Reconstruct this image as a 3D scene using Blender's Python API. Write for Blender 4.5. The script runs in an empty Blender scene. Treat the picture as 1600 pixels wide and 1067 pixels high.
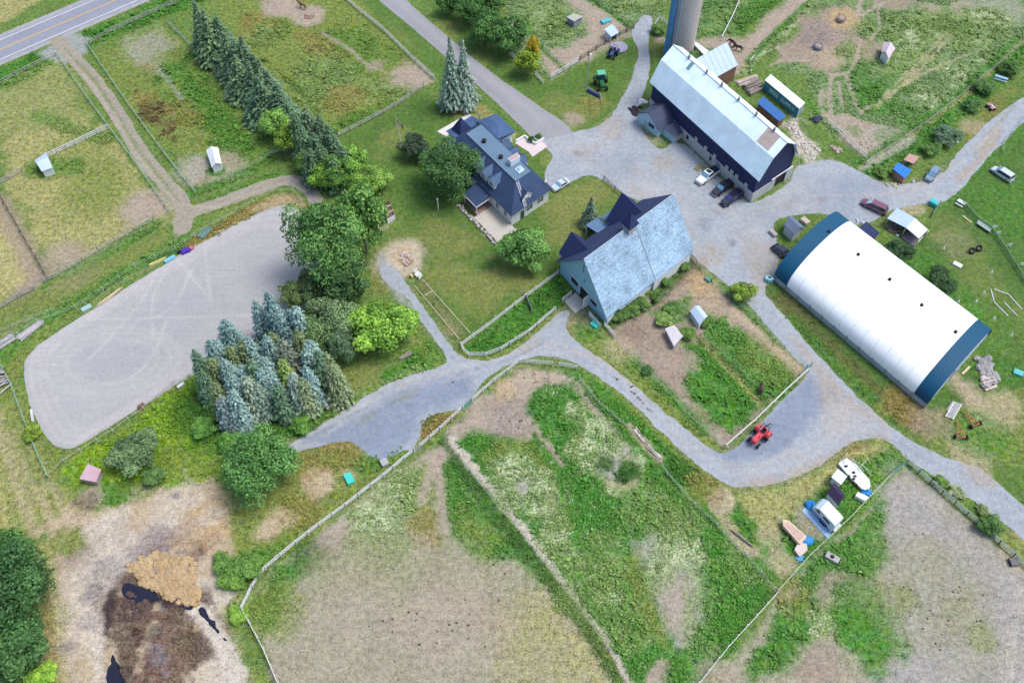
import bpy, math, random
import numpy as np
from mathutils import Vector, Matrix
random.seed(7); RNG = np.random.default_rng(11)
sc = bpy.context.scene
col = sc.collection
# ---------------- camera -----------------------------------------------------
CAM_H = 140.0; FPX = 1450.0; PITCH = math.radians(53.85)      # focal length in pixels of a 1600 px wide frame
cd = bpy.data.cameras.new('camera'); cam = bpy.data.objects.new('camera', cd); col.objects.link(cam)
cam.location = (0, 0, CAM_H); cam.rotation_euler = (math.pi/2 - PITCH, 0, 0)
cd.sensor_width = 36; cd.lens = 36*FPX/1600; cd.clip_end = 6000; cd.clip_start = 1
sc.camera = cam
# ---------------- sky and sun ------------------------------------------------
SUN_AZ = math.radians(88)      # direction the light comes from, measured from +Y towards +X
SUN_EL = math.radians(64)
w = bpy.data.worlds.new('World'); sc.world = w; w.use_nodes = True
nt = w.node_tree; bg = nt.nodes['Background']; sk = nt.nodes.new('ShaderNodeTexSky')
sk.sky_type = 'NISHITA'; sk.sun_disc = False; sk.sun_elevation = SUN_EL; sk.sun_rotation = SUN_AZ
sk.air_density = 1.0; sk.dust_density = 3.5; sk.ozone_density = 1.0
nt.links.new(sk.outputs[0], bg.inputs[0]); bg.inputs[1].default_value = 0.15
sl = bpy.data.lights.new('sun', 'SUN'); so = bpy.data.objects.new('sun', sl); col.objects.link(so)
sl.energy = 1.65; sl.angle = math.radians(24); sl.color = (1, .95, .87)
sd = Vector((math.sin(SUN_AZ)*math.cos(SUN_EL), math.cos(SUN_AZ)*math.cos(SUN_EL), math.sin(SUN_EL)))
so.rotation_euler = sd.to_track_quat('Z', 'Y').to_euler(); so.location = sd*200
sc.view_settings.view_transform = 'Standard'; sc.view_settings.look = 'None'
sc.view_settings.exposure = 0.6; sc.view_settings.gamma = 1
sc.cycles.max_bounces = 4; sc.cycles.diffuse_bounces = 2; sc.cycles.glossy_bounces = 2
sc.cycles.transmission_bounces = 2; sc.cycles.transparent_max_bounces = 6

# ---------------- from the survey of the place (pixel + height) to metres -----
_F = np.array([0, math.cos(PITCH), -math.sin(PITCH)]); _U = np.array([0, math.sin(PITCH), math.cos(PITCH)])
def P(x, y, z=0.0):
    d = _F + np.array([1., 0, 0])*(x-800)/FPX - _U*(y-533.5)/FPX
    t = (z-CAM_H)/d[2]
    return Vector((d[0]*t, d[1]*t, z))
def PA(pts):
    return np.array([P(x, y)[:2] for x, y in pts])

def lin(c):
    c = c/255.0
    return c/12.92 if c <= .04045 else ((c+.055)/1.055)**2.4
GAIN = 1.3
GROUND_GAIN = np.array([1.58, 1.61, 1.74])
def C(r, g, b, k=None):           # a colour as it shows in open light -> base colour
    k = GAIN if k is None else k
    return (lin(r)/k, lin(g)/k, lin(b)/k)

# ---------------- noise ------------------------------------------------------
def _h(ix, iy, s):
    n = (ix*374761393 + iy*668265263 + s*2147483647*3) & 0xffffffff
    n = ((n ^ (n >> 13))*1274126177) & 0xffffffff
    return ((n ^ (n >> 16)) & 0xffff)/65535.0
def vnoise(x, y, s=0):
    ix = np.floor(x).astype(np.int64); iy = np.floor(y).astype(np.int64); fx = x-ix; fy = y-iy
    fx = fx*fx*(3-2*fx); fy = fy*fy*(3-2*fy)
    a = _h(ix, iy, s); b = _h(ix+1, iy, s); c = _h(ix, iy+1, s); d = _h(ix+1, iy+1, s)
    return (a*(1-fx)+b*fx)*(1-fy) + (c*(1-fx)+d*fx)*fy
def fbm(x, y, sc_, s=0, o=4):
    v = 0; a = .5; t = 0
    for i in range(o):
        v = v + a*vnoise(x/sc_*2**i + 17.3*i, y/sc_*2**i + 5.1*i, s+i); t += a; a *= .55
    return v/t                      # 0..1
def seg_dist(X, Y, a, b):
    dx, dy = b[0]-a[0], b[1]-a[1]; L = dx*dx+dy*dy+1e-9
    t = np.clip(((X-a[0])*dx+(Y-a[1])*dy)/L, 0, 1)
    return np.hypot(X-a[0]-t*dx, Y-a[1]-t*dy)
def poly_sd(X, Y, pts):            # signed distance, inside positive
    d = np.full(X.shape, 1e9); ins = np.zeros(X.shape, bool); n = len(pts)
    for i in range(n):
        a = pts[i]; b = pts[(i+1) % n]
        d = np.minimum(d, seg_dist(X, Y, a, b))
        c = ((a[1] > Y) != (b[1] > Y)) & (X < (b[0]-a[0])*(Y-a[1])/(b[1]-a[1]+1e-12)+a[0])
        ins ^= c
    return np.where(ins, d, -d)
def line_sd(X, Y, pts, half):
    d = np.full(X.shape, 1e9)
    for i in range(len(pts)-1): d = np.minimum(d, seg_dist(X, Y, pts[i], pts[i+1]))
    return half-d
def smooth_px(pts, it=2, closed=True):
    pts = [np.array(p, float) for p in pts]
    for _ in range(it):
        q = []
        n = len(pts)
        rng = range(n) if closed else range(n-1)
        if not closed: q.append(pts[0])
        for i in rng:
            a = pts[i]; b = pts[(i+1) % n]
            q += [a*.75+b*.25, a*.25+b*.75]
        if not closed: q.append(pts[-1])
        pts = q
    return pts

# ---------------- materials --------------------------------------------------
def new_mat(name):
    m = bpy.data.materials.new(name); m.use_nodes = True
    return m, m.node_tree, m.node_tree.nodes['Principled BSDF']
_mats = {}
def mat(name, c, rough=.7, var=.15, scale=2.0, metal=0, bump=0, c2=None, spec=.3, stretch=None, objcol=False, coat=0):
    """procedural surface: base colour broken up by two scales of noise, optional second colour, bump"""
    if name in _mats: return _mats[name]
    m, t, b = new_mat(name); N = t.nodes; Lk = t.links
    tc = N.new('ShaderNodeTexCoord'); mp = N.new('ShaderNodeMapping'); Lk.new(tc.outputs['Object'], mp.inputs[0])
    if stretch: mp.inputs['Scale'].default_value = stretch
    n1 = N.new('ShaderNodeTexNoise'); n1.inputs['Scale'].default_value = scale; n1.inputs['Detail'].default_value = 5
    n2 = N.new('ShaderNodeTexNoise'); n2.inputs['Scale'].default_value = scale*.18; n2.inputs['Detail'].default_value = 2
    for n in (n1, n2): Lk.new(mp.outputs[0], n.inputs['Vector'])
    ad = N.new('ShaderNodeMath'); ad.operation = 'ADD'; Lk.new(n1.outputs['Fac'], ad.inputs[0]); Lk.new(n2.outputs['Fac'], ad.inputs[1])
    mr = N.new('ShaderNodeMapRange'); mr.inputs['From Min'].default_value = .65; mr.inputs['From Max'].default_value = 1.35
    Lk.new(ad.outputs[0], mr.inputs['Value'])
    mx = N.new('ShaderNodeMix'); mx.data_type = 'RGBA'
    if c2 is None:
        lo = tuple(max(0, v*(1-var)) for v in c); hi = tuple(min(1, v*(1+var)) for v in c)
    else: lo, hi = c, c2
    mx.inputs[6].default_value = (*lo, 1); mx.inputs[7].default_value = (*hi, 1); Lk.new(mr.outputs[0], mx.inputs[0])
    out = mx.outputs[2]
    if objcol:
        oi = N.new('ShaderNodeObjectInfo'); m2 = N.new('ShaderNodeMix'); m2.data_type = 'RGBA'; m2.blend_type = 'MULTIPLY'; m2.inputs[0].default_value = 1
        Lk.new(out, m2.inputs[6]); Lk.new(oi.outputs['Color'], m2.inputs[7]); out = m2.outputs[2]
    Lk.new(out, b.inputs['Base Color'])
    b.inputs['Roughness'].default_value = rough; b.inputs['Metallic'].default_value = metal
    b.inputs['Specular IOR Level'].default_value = spec; b.inputs['Coat Weight'].default_value = coat
    if bump:
        bp = N.new('ShaderNodeBump'); bp.inputs['Strength'].default_value = bump; bp.inputs['Distance'].default_value = .05
        Lk.new(n1.outputs['Fac'], bp.inputs['Height']); Lk.new(bp.outputs[0], b.inputs['Normal'])
    _mats[name] = m
    return m

# ---------------- objects ----------------------------------------------------
def tag(o, label=None, cat=None, group=None, kind=None):
    if label: o['label'] = label
    if cat: o['category'] = cat
    if group: o['group'] = group
    if kind: o['kind'] = kind
    return o
def empty(name, loc, rz=0, label=None, cat=None, group=None):
    o = bpy.data.objects.new(name, None); col.objects.link(o); o.location = loc; o.rotation_euler = (0, 0, rz)
    o.empty_display_size = .5
    return tag(o, label, cat, group)
def local_of(parent):
    if parent is None: return Matrix.Identity(4)
    m = Matrix.Translation(parent.location) @ Matrix.Rotation(parent.rotation_euler[2], 4, 'Z') @ Matrix.Diagonal((*parent.scale, 1))
    if parent.parent: m = local_of(parent.parent) @ m
    return m
class Frame:                      # a building's own axes: u along, v across, metres
    def __init__(s, O, U, V):
        s.O = Vector((O[0], O[1], 0)); s.U = Vector((U[0], U[1], 0)).normalized(); s.V = Vector((V[0], V[1], 0)).normalized()
    def __call__(s, u, v, z=0): return s.O + s.U*u + s.V*v + Vector((0, 0, z))
def frame_px(o, u, v, z=0):
    O = P(*o, z); return Frame(O, P(*u, z)-O, P(*v, z)-O)
IDF = Frame((0, 0), (1, 0), (0, 1))
class MB:
    def __init__(s, fr=None): s.v = []; s.f = []; s.fr = fr or (lambda a, b, c=0: Vector((a, b, c)))
    def add(s, pts, faces):
        n = len(s.v); s.v += [tuple(s.fr(*p)) for p in pts]; s.f += [[i+n for i in f] for f in faces]
        return s
    def box(s, u0, u1, v0, v1, z0, z1):
        return s.add([(u0, v0, z0), (u1, v0, z0), (u1, v1, z0), (u0, v1, z0), (u0, v0, z1), (u1, v0, z1), (u1, v1, z1), (u0, v1, z1)],
                     [(0, 3, 2, 1), (4, 5, 6, 7), (0, 1, 5, 4), (1, 2, 6, 5), (2, 3, 7, 6), (3, 0, 4, 7)])
    def bev(s, u0, u1, v0, v1, z0, z1, b=.05):   # box with chamfered top edges and corners
        def ring(d, z, c): return [(u0+d+c, v0+d, z), (u1-d-c, v0+d, z), (u1-d, v0+d+c, z), (u1-d, v1-d-c, z), (u1-d-c, v1-d, z), (u0+d+c, v1-d, z), (u0+d, v1-d-c, z), (u0+d, v0+d+c, z)]
        P_ = ring(0, z0, b)+ring(0, z1-b, b)+ring(b, z1, b)
        F_ = [[7, 6, 5, 4, 3, 2, 1, 0], list(range(16, 24))]
        for k in (0, 8):
            F_ += [[k+i, k+(i+1) % 8, k+8+(i+1) % 8, k+8+i] for i in range(8)]
        return s.add(P_, F_)
    def prism(s, poly, z0, z1):                  # poly in (u,v)
        n = len(poly)
        return s.add([(p[0], p[1], z0) for p in poly]+[(p[0], p[1], z1) for p in poly],
                     [list(range(n))[::-1], list(range(n, 2*n))]+[[i, (i+1) % n, n+(i+1) % n, n+i] for i in range(n)])
    def extr_u(s, prof, u0, u1):                 # profile in (v,z) swept along u
        n = len(prof)
        return s.add([(u0, p[0], p[1]) for p in prof]+[(u1, p[0], p[1]) for p in prof],
                     [list(range(n)), list(range(n, 2*n))[::-1]]+[[i, n+i, n+(i+1) % n, (i+1) % n] for i in range(n)])
    def extr_v(s, prof, v0, v1):                 # profile in (u,z) swept along v
        n = len(prof)
        return s.add([(p[0], v0, p[1]) for p in prof]+[(p[0], v1, p[1]) for p in prof],
                     [list(range(n)), list(range(n, 2*n))[::-1]]+[[i, n+i, n+(i+1) % n, (i+1) % n] for i in range(n)])
    def slab(s, pts, t):                         # thick sheet: pts 3D loop, thickness down t
        n = len(pts)
        return s.add(list(pts)+[(p[0], p[1], p[2]-t) for p in pts],
                     [list(range(n)), list(range(n, 2*n))[::-1]]+[[i, n+i, n+(i+1) % n, (i+1) % n] for i in range(n)])
    def tube(s, pts, r, n=6, cap=True):
        pts = [Vector(s.fr(*p)) for p in pts]; rs = r if isinstance(r, (list, tuple)) else [r]*len(pts)
        base = len(s.v)
        for i, p in enumerate(pts):
            d = (pts[min(i+1, len(pts)-1)]-pts[max(i-1, 0)]).normalized()
            a = d.cross(Vector((0, 0, 1)))
            if a.length < .05: a = d.cross(Vector((1, 0, 0)))
            a.normalize(); b = d.cross(a)
            for k in range(n):
                an = 2*math.pi*k/n; s.v.append(tuple(p+(a*math.cos(an)+b*math.sin(an))*rs[i]))
        for i in range(len(pts)-1):
            for k in range(n):
                s.f.append([base+i*n+k, base+i*n+(k+1) % n, base+(i+1)*n+(k+1) % n, base+(i+1)*n+k])
        if cap:
            s.f.append([base+k for k in range(n)][::-1]); e = base+(len(pts)-1)*n; s.f.append([e+k for k in range(n)])
        return s
    def cyl(s, u, v, z0, z1, r, n=16, r1=None): return s.tube([(u, v, z0), (u, v, z1)], [r, r if r1 is None else r1], n)
    def wheel(s, u, v, z, r, wd, n=16, axis='v'):
        d = (0, wd/2, 0) if axis == 'v' else (wd/2, 0, 0)
        return s.tube([(u-d[0], v-d[1], z), (u-d[0]*.8, v-d[1]*.98, z), (u+d[0]*.8, v+d[1]*.98, z), (u+d[0], v+d[1], z)], [r*.86, r, r, r*.86], n)
    def blob(s, c, r, n=8, m=5, jit=0.0, rng=random):
        pts = []; f = []
        for j in range(m+1):
            ph = math.pi*j/m
            for i in range(n):
                th = 2*math.pi*i/n; k = 1+rng.uniform(-jit, jit)
                pts.append((c[0]+r[0]*math.sin(ph)*math.cos(th)*k, c[1]+r[1]*math.sin(ph)*math.sin(th)*k, c[2]+r[2]*math.cos(ph)*k))
        for j in range(m):
            for i in range(n): f.append([j*n+i, (j+1)*n+i, (j+1)*n+(i+1) % n, j*n+(i+1) % n])
        return s.add(pts, f)
    def build(s, name, m, parent=None, smooth=False, world=True, label=None):
        me = bpy.data.meshes.new(name); v = s.v
        if parent is not None and world:
            inv = local_of(parent).inverted(); v = [tuple(inv @ Vector(p)) for p in v]
        me.from_pydata(v, [], s.f); me.update()
        import bmesh
        b = bmesh.new(); b.from_mesh(me); bmesh.ops.recalc_face_normals(b, faces=b.faces); b.to_mesh(me); b.free()
        if smooth:
            me.polygons.foreach_set('use_smooth', [True]*len(me.polygons))
        me.materials.append(m)
        o = bpy.data.objects.new(name, me); col.objects.link(o)
        if parent is not None: o.parent = parent
        if label: o['label'] = label
        return o
def copy_tree(o, parent=None):
    c = o.copy(); col.objects.link(c)
    if parent is not None: c.parent = parent
    for ch in o.children: copy_tree(ch, c)
    return c
# ---------------- the ground: one sheet whose soil and grass kinds follow the fields --
# kind: (r,g,b as it shows in open light, roughness of growth 0..1, flowers 0..1)
K = dict(
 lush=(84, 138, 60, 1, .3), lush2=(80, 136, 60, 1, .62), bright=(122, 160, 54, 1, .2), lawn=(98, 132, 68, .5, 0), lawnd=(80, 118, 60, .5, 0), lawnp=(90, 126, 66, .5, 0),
 lawny=(136, 145, 88, .45, 0), olive=(128, 146, 80, .85, .1), dry=(170, 170, 118, .8, .15), dry2=(178, 175, 126, .7, .05), brown=(112, 96, 72, 1, 0),
 rust=(150, 132, 84, .9, 0), dirt=(180, 168, 160, .3, 0), dirt2=(168, 154, 146, .35, 0), tan=(196, 182, 160, .35, 0), pale=(210, 204, 198, .35, 0),
 gravel=(174, 180, 190, .2, 0), graveld=(140, 148, 164, .2, 0), track=(168, 164, 152, .35, 0), paddock=(168, 166, 150, .4, .12), paddock2=(152, 156, 124, .55, .3), greyd=(172, 172, 175, .35, .05),
 flower=(124, 152, 92, 1, .7), flower2=(132, 158, 104, 1, .95), gold=(198, 176, 134, .55, 0), dark=(92, 76, 72, 1, 0), mud=(128, 108, 100, .8, 0), slate=(130, 124, 136, .5, 0),
 muck=(122, 104, 92, .9, 0), weedd=(58, 100, 46, 1, .15), grey=(174, 174, 170, .35, .1), meadow=(124, 152, 106, .9, .5), K0=(52, 46, 58, .8, 0), sand=(206, 178, 134, .5, 0), ditch=(62, 60, 62, .4, 0))
# layers are painted in order: (shape, kind, strength, edge softness m, edge wander m, points[, half width m or radii])
L = []
def pg(k, pts, a=1, soft=2, wob=2.0): L.append(('p', k, a, soft, wob, pts))
def ln(k, pts, hw, a=1, soft=.8, wob=.5): L.append(('l', k, a, soft, wob, pts, hw))
def el(k, x, y, r, a=1, soft=2, wob=1.5): L.append(('e', k, a, soft, wob, [(x, y)], r))
YPTS = [(842, 222), (905, 206), (945, 195), (975, 150), (990, 115), (1000, 80), (985, 55), (995, 35), (1010, 20), (1022, 30), (1012, 60), (1018, 100), (1003, 155), (995, 175), (1003, 205), (1030, 240), (1060, 215), (1110, 265), (1160, 310), (1178, 322), (1236, 285), (1242, 262), (1262, 256), (1298, 246), (1345, 268), (1375, 285), (1400, 292), (1470, 278), (1500, 235), (1545, 190), (1600, 150), (1760, 50), (1765, 85), (1640, 160), (1585, 205), (1530, 260), (1500, 300), (1465, 322), (1432, 318), (1390, 330), (1365, 348), (1330, 350), (1305, 335), (1270, 332), (1225, 338), (1205, 350), (1213, 375), (1216, 400), (1212, 432), (1200, 440), (1192, 455), (1215, 480), (1260, 535), (1310, 590), (1360, 640), (1420, 690), (1480, 715), (1540, 735), (1600, 790), (1850, 995), (1850, 1070), (1660, 900), (1600, 842), (1540, 795), (1480, 755), (1425, 722), (1395, 690), (1372, 682), (1330, 690), (1290, 722), (1225, 755), (1150, 762), (1110, 742), (1050, 690), (985, 625), (915, 572), (865, 556), (810, 560), (760, 588), (733, 622), (730, 638), (700, 642), (665, 650), (655, 680), (645, 705), (630, 700), (600, 722), (575, 712), (555, 690), (520, 690), (470, 705), (440, 712), (452, 695), (500, 665), (560, 625), (620, 592), (692, 572), (700, 560), (680, 530), (650, 490), (640, 470), (600, 440), (590, 418), (605, 412), (640, 445), (665, 485), (700, 535), (722, 558), (760, 566), (800, 552), (850, 512), (880, 480), (893, 488), (880, 512), (900, 532), (950, 568), (1000, 610), (1060, 662), (1110, 704), (1140, 710), (1180, 670), (1235, 614), (1264, 588), (1250, 565), (1215, 530), (1180, 488), (1160, 468), (1130, 440), (1085, 405), (1080, 390), (1060, 330), (1050, 305), (1000, 320), (945, 284), (925, 272), (900, 280), (870, 300), (862, 296), (845, 270), (872, 243), (840, 222)]
# north-west corner and road verges
pg('dry', [(-60, -40), (60, -40), (66, 0), (20, 28), (-60, 50)], 1, 2, 1)
pg('lush', [(-60, 110), (0, 106), (150, 45), (320, -30), (320, 0), (130, 78), (0, 150), (-60, 170)])
pg('gravel', [(60, 84), (110, 48), (140, 62), (135, 85), (100, 100)], .8, 1.5, 1)
pg('dry', [(0, 225), (90, 195), (165, 195), (268, 335), (235, 350), (150, 400), (78, 432), (12, 300)], .9, 3, 3)
pg('olive', [(70, 210), (160, 215), (200, 300), (150, 330), (60, 270)], .6, 4, 4)
pg('dry2', [(-60, 200), (60, 225), (150, 195), (90, 100), (-60, 160)], .5, 5, 4)
el('dirt', 222, 322, 5, .9, 3); el('dirt2', 105, 418, 6, .6, 4); el('dirt', 90, 400, 4, .5, 3); el('olive', 150, 300, 8, .5, 5)
ln('lush', [(60, 180), (110, 200), (170, 215)], 2, .5, 2); ln('lush', [(60, 262), (110, 262)], 3, .6, 2)
pg('dry2', [(-60, 300), (0, 312), (70, 435), (40, 452), (-60, 490)], 1, 2, 2)
ln('dirt2', [(0, 315), (30, 370), (60, 432), (30, 460)], 2, .7, 2); ln('dirt2', [(60, 440), (100, 425), (170, 385), (235, 345)], 1.6, .6, 1.5)
ln('lush', [(75, 442), (150, 405), (240, 350)], 1.6, .7, 1)
for d in (0, 9): ln('track', [(284+d*.3, 345), (280, 368+d), (245, 402+d*.8), (160, 448+d), (80, 484+d), (-40, 532+d)], .55, .6, .9, .7)
# paddock with the white shelter
pg('olive', [(150, 75), (255, 35), (300, 90), (445, 245), (300, 298), (170, 120)], .8, 3, 3)
pg('lush', [(240, 110), (290, 90), (430, 235), (380, 262), (290, 180)], .8, 5, 5)
pg('grey', [(180, 70), (250, 40), (262, 70), (240, 110), (200, 95)], .6, 4, 3)
for q in [(208, 130, 1.0), (213, 141, 1.3), (236, 168, 1.2), (246, 180, 1.7), (257, 190, 1.3), (264, 205, 1.4), (276, 215, 1.7), (288, 224, 1.3)]: el('brown', *q, .75, 1.2, 3.0)
for q in [(232, 104, 1.8), (282, 168, 2.4), (300, 190, 2.4), (225, 150, 2)]: el('rust', *q, .45, 2.5, 3)
el('dirt', 352, 262, 5, .6, 3, 3); el('dirt', 318, 272, 5, .7, 3, 3); el('grey', 300, 262, 5, .6, 3, 3); el('lush', 335, 268, 2.2, .9, 1.4)
ln('grey', [(250, 110), (285, 155)], .6, .5, .8); ln('lush', [(300, 300), (350, 285), (420, 250)], 1.5, .7, 1.2)
# paddock behind the spruces
pg('olive', [(310, -40), (535, -40), (680, 128), (528, 210), (470, 200), (400, 150)], .9, 3, 3)
pg('lush', [(480, 60), (560, 40), (640, 110), (560, 110)], .5, 4, 4); pg('rust', [(480, 70), (540, 75), (560, 95), (500, 90)], .35, 3, 3)
el('dirt', 438, 10, 5, 1, 2); el('dirt', 480, 25, 4.5, .95, 1.5); el('dirt', 640, 120, 5.5, .95, 2.5, 2.5); el('dirt2', 588, 102, 2.4, .7, 1.5)
for q in [(430, 45, 5), (410, 60, 4), (500, 125, 6), (520, 110, 5), (555, 140, 6), (480, 100, 4), (505, 80, 4), (620, 145, 4), (475, 150, 5)]: el('flower', *q, .55, 3, 3)
for q in [(395, 30, 3), (385, 45, 2.6), (470, 55, 2.4), (430, 35, 2), (540, 155, 4), (600, 170, 3), (500, 72, 4)]: el('rust', *q, .5, 2, 2)
ln('track', [(505, 52), (548, 78), (575, 103), (625, 122)], .5, .8, .5); ln('lush', [(528, 205), (560, 185), (610, 165)], 2, .6, 2)
ln('weedd', [(412, 92), (470, 140), (495, 175)], .5, .5, 1)
# verge between fence and the paved lane, lane side
pg('lawn', [(538, -40), (600, -20), (690, 90), (800, 190), (850, 250), (770, 190), (700, 175), (682, 125), (600, 45)], 1, 1.5, .6)
pg('lawny', [(600, 30), (640, 62), (660, 90), (610, 50)], .5, 2, 1)
pg('dry', [(725, 150), (760, 165), (800, 205), (815, 235), (790, 225), (750, 185), (700, 175)], .8, 2, 1.5)
pg('rust', [(690, 150), (740, 150), (760, 175), (700, 180)], .5, 2.5, 2)
# fields north of the yard
pg('lawn', [(640, -40), (760, -40), (800, 110), (860, 130), (1000, 50), (990, 110), (960, 170), (915, 205), (860, 185), (780, 120), (700, 50)], 1, 1.5, .8)
for q in [(870, 165, 5), (895, 187, 3), (760, 90, 4), (700, 45, 4), (920, 160, 4)]: el('lawny', *q, .55, 3, 3)
el('dirt', 893, 187, 2, .7, 1.5); el('rust', 925, 165, 3, .4, 3)
pg('meadow', [(790, -40), (1030, -40), (1000, 40), (860, 125), (800, 95)], 1, 2, 1)
pg('dirt', [(880, -20), (920, 0), (960, 20), (992, 44), (940, 78), (862, 118), (850, 105), (840, 82), (880, 75), (915, 50), (905, 25)], .95, 2.5, 2)
pg('meadow', [(925, -20), (1040, -20), (1035, 25), (990, 38), (960, 15)], .9, 1.5, 1)
for q in [(850, 20, 5), (870, 50, 5), (835, 40, 4), (1010, 5, 3), (975, 8, 4)]: el('flower', *q, .7, 3, 3)
ln('lush', [(925, 0), (955, 20), (985, 42)], 1.0, .9, 1)
ln('lush', [(820, 35), (845, 75), (880, 106)], .9, .7, 1); ln('dirt2', [(800, 35), (820, 62), (840, 90)], .8, .6, 1)
pg('lawn', [(1000, 60), (1030, 40), (1045, 80), (1020, 140), (1000, 160), (985, 140), (1000, 110)], 1, 1.5, .8)
el('dirt', 1032, 62, 2, .9, 1); el('lawny', 1025, 75, 3, .7, 2)
# fields north-east
pg('meadow', [(1080, -40), (1220, -40), (1170, 20), (1130, 75), (1085, 75)], 1, 2, 1)
pg('lush', [(1100, 0), (1165, 0), (1130, 60), (1095, 60)], .6, 3, 2); ln('flower', [(1100, 60), (1130, 20), (1180, -10)], 2, .6, 3)
pg('dirt', [(1095, 66), (1135, 55), (1165, 60), (1195, 25), (1260, -20), (1320, -40), (1300, -10), (1220, 40), (1180, 85), (1150, 115), (1140, 110), (1125, 80)], .95, 2, 1.5)
pg('lush', [(1165, 0), (1225, -30), (1250, -20), (1190, 25), (1160, 55), (1145, 55)], .8, 2, 2)
ln('flower2', [(1300, -30), (1255, 25), (1210, 68), (1180, 92), (1165, 112)], 1.2, .9, .8)
ln('lush', [(1290, -20), (1240, 25), (1200, 62), (1170, 95)], .8, .8, .8)
pg('meadow', [(1305, -40), (1640, -40), (1610, 60), (1500, 150), (1440, 195), (1360, 255), (1290, 205), (1265, 120), (1205, 105), (1225, 85), (1255, 40)], 1, 2, 1)
pg('dirt2', [(1250, 30), (1300, 10), (1345, 20), (1345, 60), (1380, 65), (1385, 95), (1330, 92), (1305, 115), (1240, 95), (1215, 95), (1240, 60)], .95, 2.5, 2.5)
el('gold', 1318, 30, 4, .7, 2.5); el('tan', 1300, 90, 3.5, .5, 3); el('slate', 1275, 55, 4, .4, 4)
el('dirt', 1512, 18, 4, .95, 1.5); el('dirt', 1457, 16, 2.6, .95, 1.2); el('dirt2', 1395, -2, 5, .8, 2); el('grey', 1560, 10, 7, .5, 4)
for q in [(1420, 45, 7), (1480, 40, 7), (1530, 35, 6), (1400, 100, 6), (1430, 85, 5), (1505, 60, 6), (1360, 50, 4), (1540, 90, 4), (1330, 78, 3.5)]: el('flower', *q, .8, 3, 3)
for q in [(1550, 28, 4), (1495, 120, 4), (1455, 155, 4.5), (1445, 150, 3.5), (1420, 60, 3), (1460, 98, 2.5), (1490, 165, 3), (1540, 92, 2.5)]: el('flower2', *q, .8, 2, 2.5)
for q in [(1390, 135, 5), (1370, 160, 5), (1350, 150, 4), (1425, 180, 5), (1340, 115, 4)]: el('lush', *q, .6, 3, 3)
for pts in [[(1340, 25), (1345, 0)], [(1345, 25), (1380, 5)], [(1372, 8), (1375, 45), (1360, 62)], [(1345, 60), (1338, 95), (1325, 115), (1300, 118)], [(1300, 118), (1295, 150), (1300, 190)],
            [(1322, 118), (1335, 155), (1345, 175)], [(1200, 105), (1220, 95), (1260, 95)], [(1215, 75), (1235, 95)], [(1310, 130), (1316, 165)], [(1345, 178), (1360, 165)], [(1285, 140), (1282, 165)]]:
    ln('dirt', pts, .42, .85, .5, .45)
for d in (0, 5): ln('tan', [(1380+d*1.4, 150+d), (1440+d*1.4, 95+d), (1480+d*1.4, 50+d)], .45, .5, .7)
ln('tan', [(1370, 165), (1400, 140), (1450, 112), (1500, 90), (1530, 78)], .5, .45, .8)
pg('dirt', [(1285, 180), (1310, 175), (1345, 185), (1400, 205), (1425, 215), (1400, 240), (1370, 255), (1350, 250), (1320, 220)], .9, 2, 2)
el('grey', 1380, 215, 3.5, .6, 2); el('meadow', 1385, 212, 2.5, .6, 1.5); el('meadow', 1335, 205, 1.6, .6, 1.5)
pg('pale', [(1235, 165), (1262, 195), (1285, 240), (1270, 262), (1245, 240), (1230, 205), (1215, 195), (1230, 185)], .75, 1.5, 1.5)
pg('lawn', [(1245, 180), (1270, 200), (1285, 222), (1268, 222), (1245, 200)], .9, 1, .7); pg('lawn', [(1295, 220), (1320, 225), (1350, 250), (1330, 262), (1298, 245)], .95, 1, .7)
pg('lush', [(1258, 160), (1282, 185), (1280, 178), (1262, 150)], .8, 1, 1)
ln('lush2', [(1360, 262), (1450, 205), (1520, 145), (1600, 70)], 3.2, .85, 2); ln('dry', [(1345, 262), (1420, 215), (1520, 140), (1600, 62)], .5, .6, .6)
ln('grey', [(1350, 262), (1425, 218)], .8, .6, .8)
pg('lawn', [(1475, 235), (1540, 180), (1600, 110), (1640, 90), (1640, 150), (1560, 230), (1500, 310), (1490, 315)], .7, 2, 1.5)
pg('rust', [(1500, 210), (1560, 150), (1600, 130), (1560, 170), (1515, 230)], .4, 2, 2); el('tan', 1520, 198, 3, .5, 2)
# by the barn door and annex
el('dirt', 1010, 215, 4, .4, 2.5); pg('lawn', [(1025, 245), (1060, 212), (1100, 255), (1130, 275), (1108, 265), (1085, 270), (1060, 250)], .55, 2, 1.5)
el('tan', 1092, 262, 2.5, .7, 1.5); el('tan', 1022, 240, 2, .6, 1.2)
pg('lawn', [(1180, 322), (1238, 285), (1245, 290), (1215, 315)], .8, 1, .7)
pg('lawn', [(1205, 350), (1225, 338), (1280, 330), (1268, 350), (1240, 380), (1225, 395), (1215, 378)], .9, 1, .7)
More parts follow.
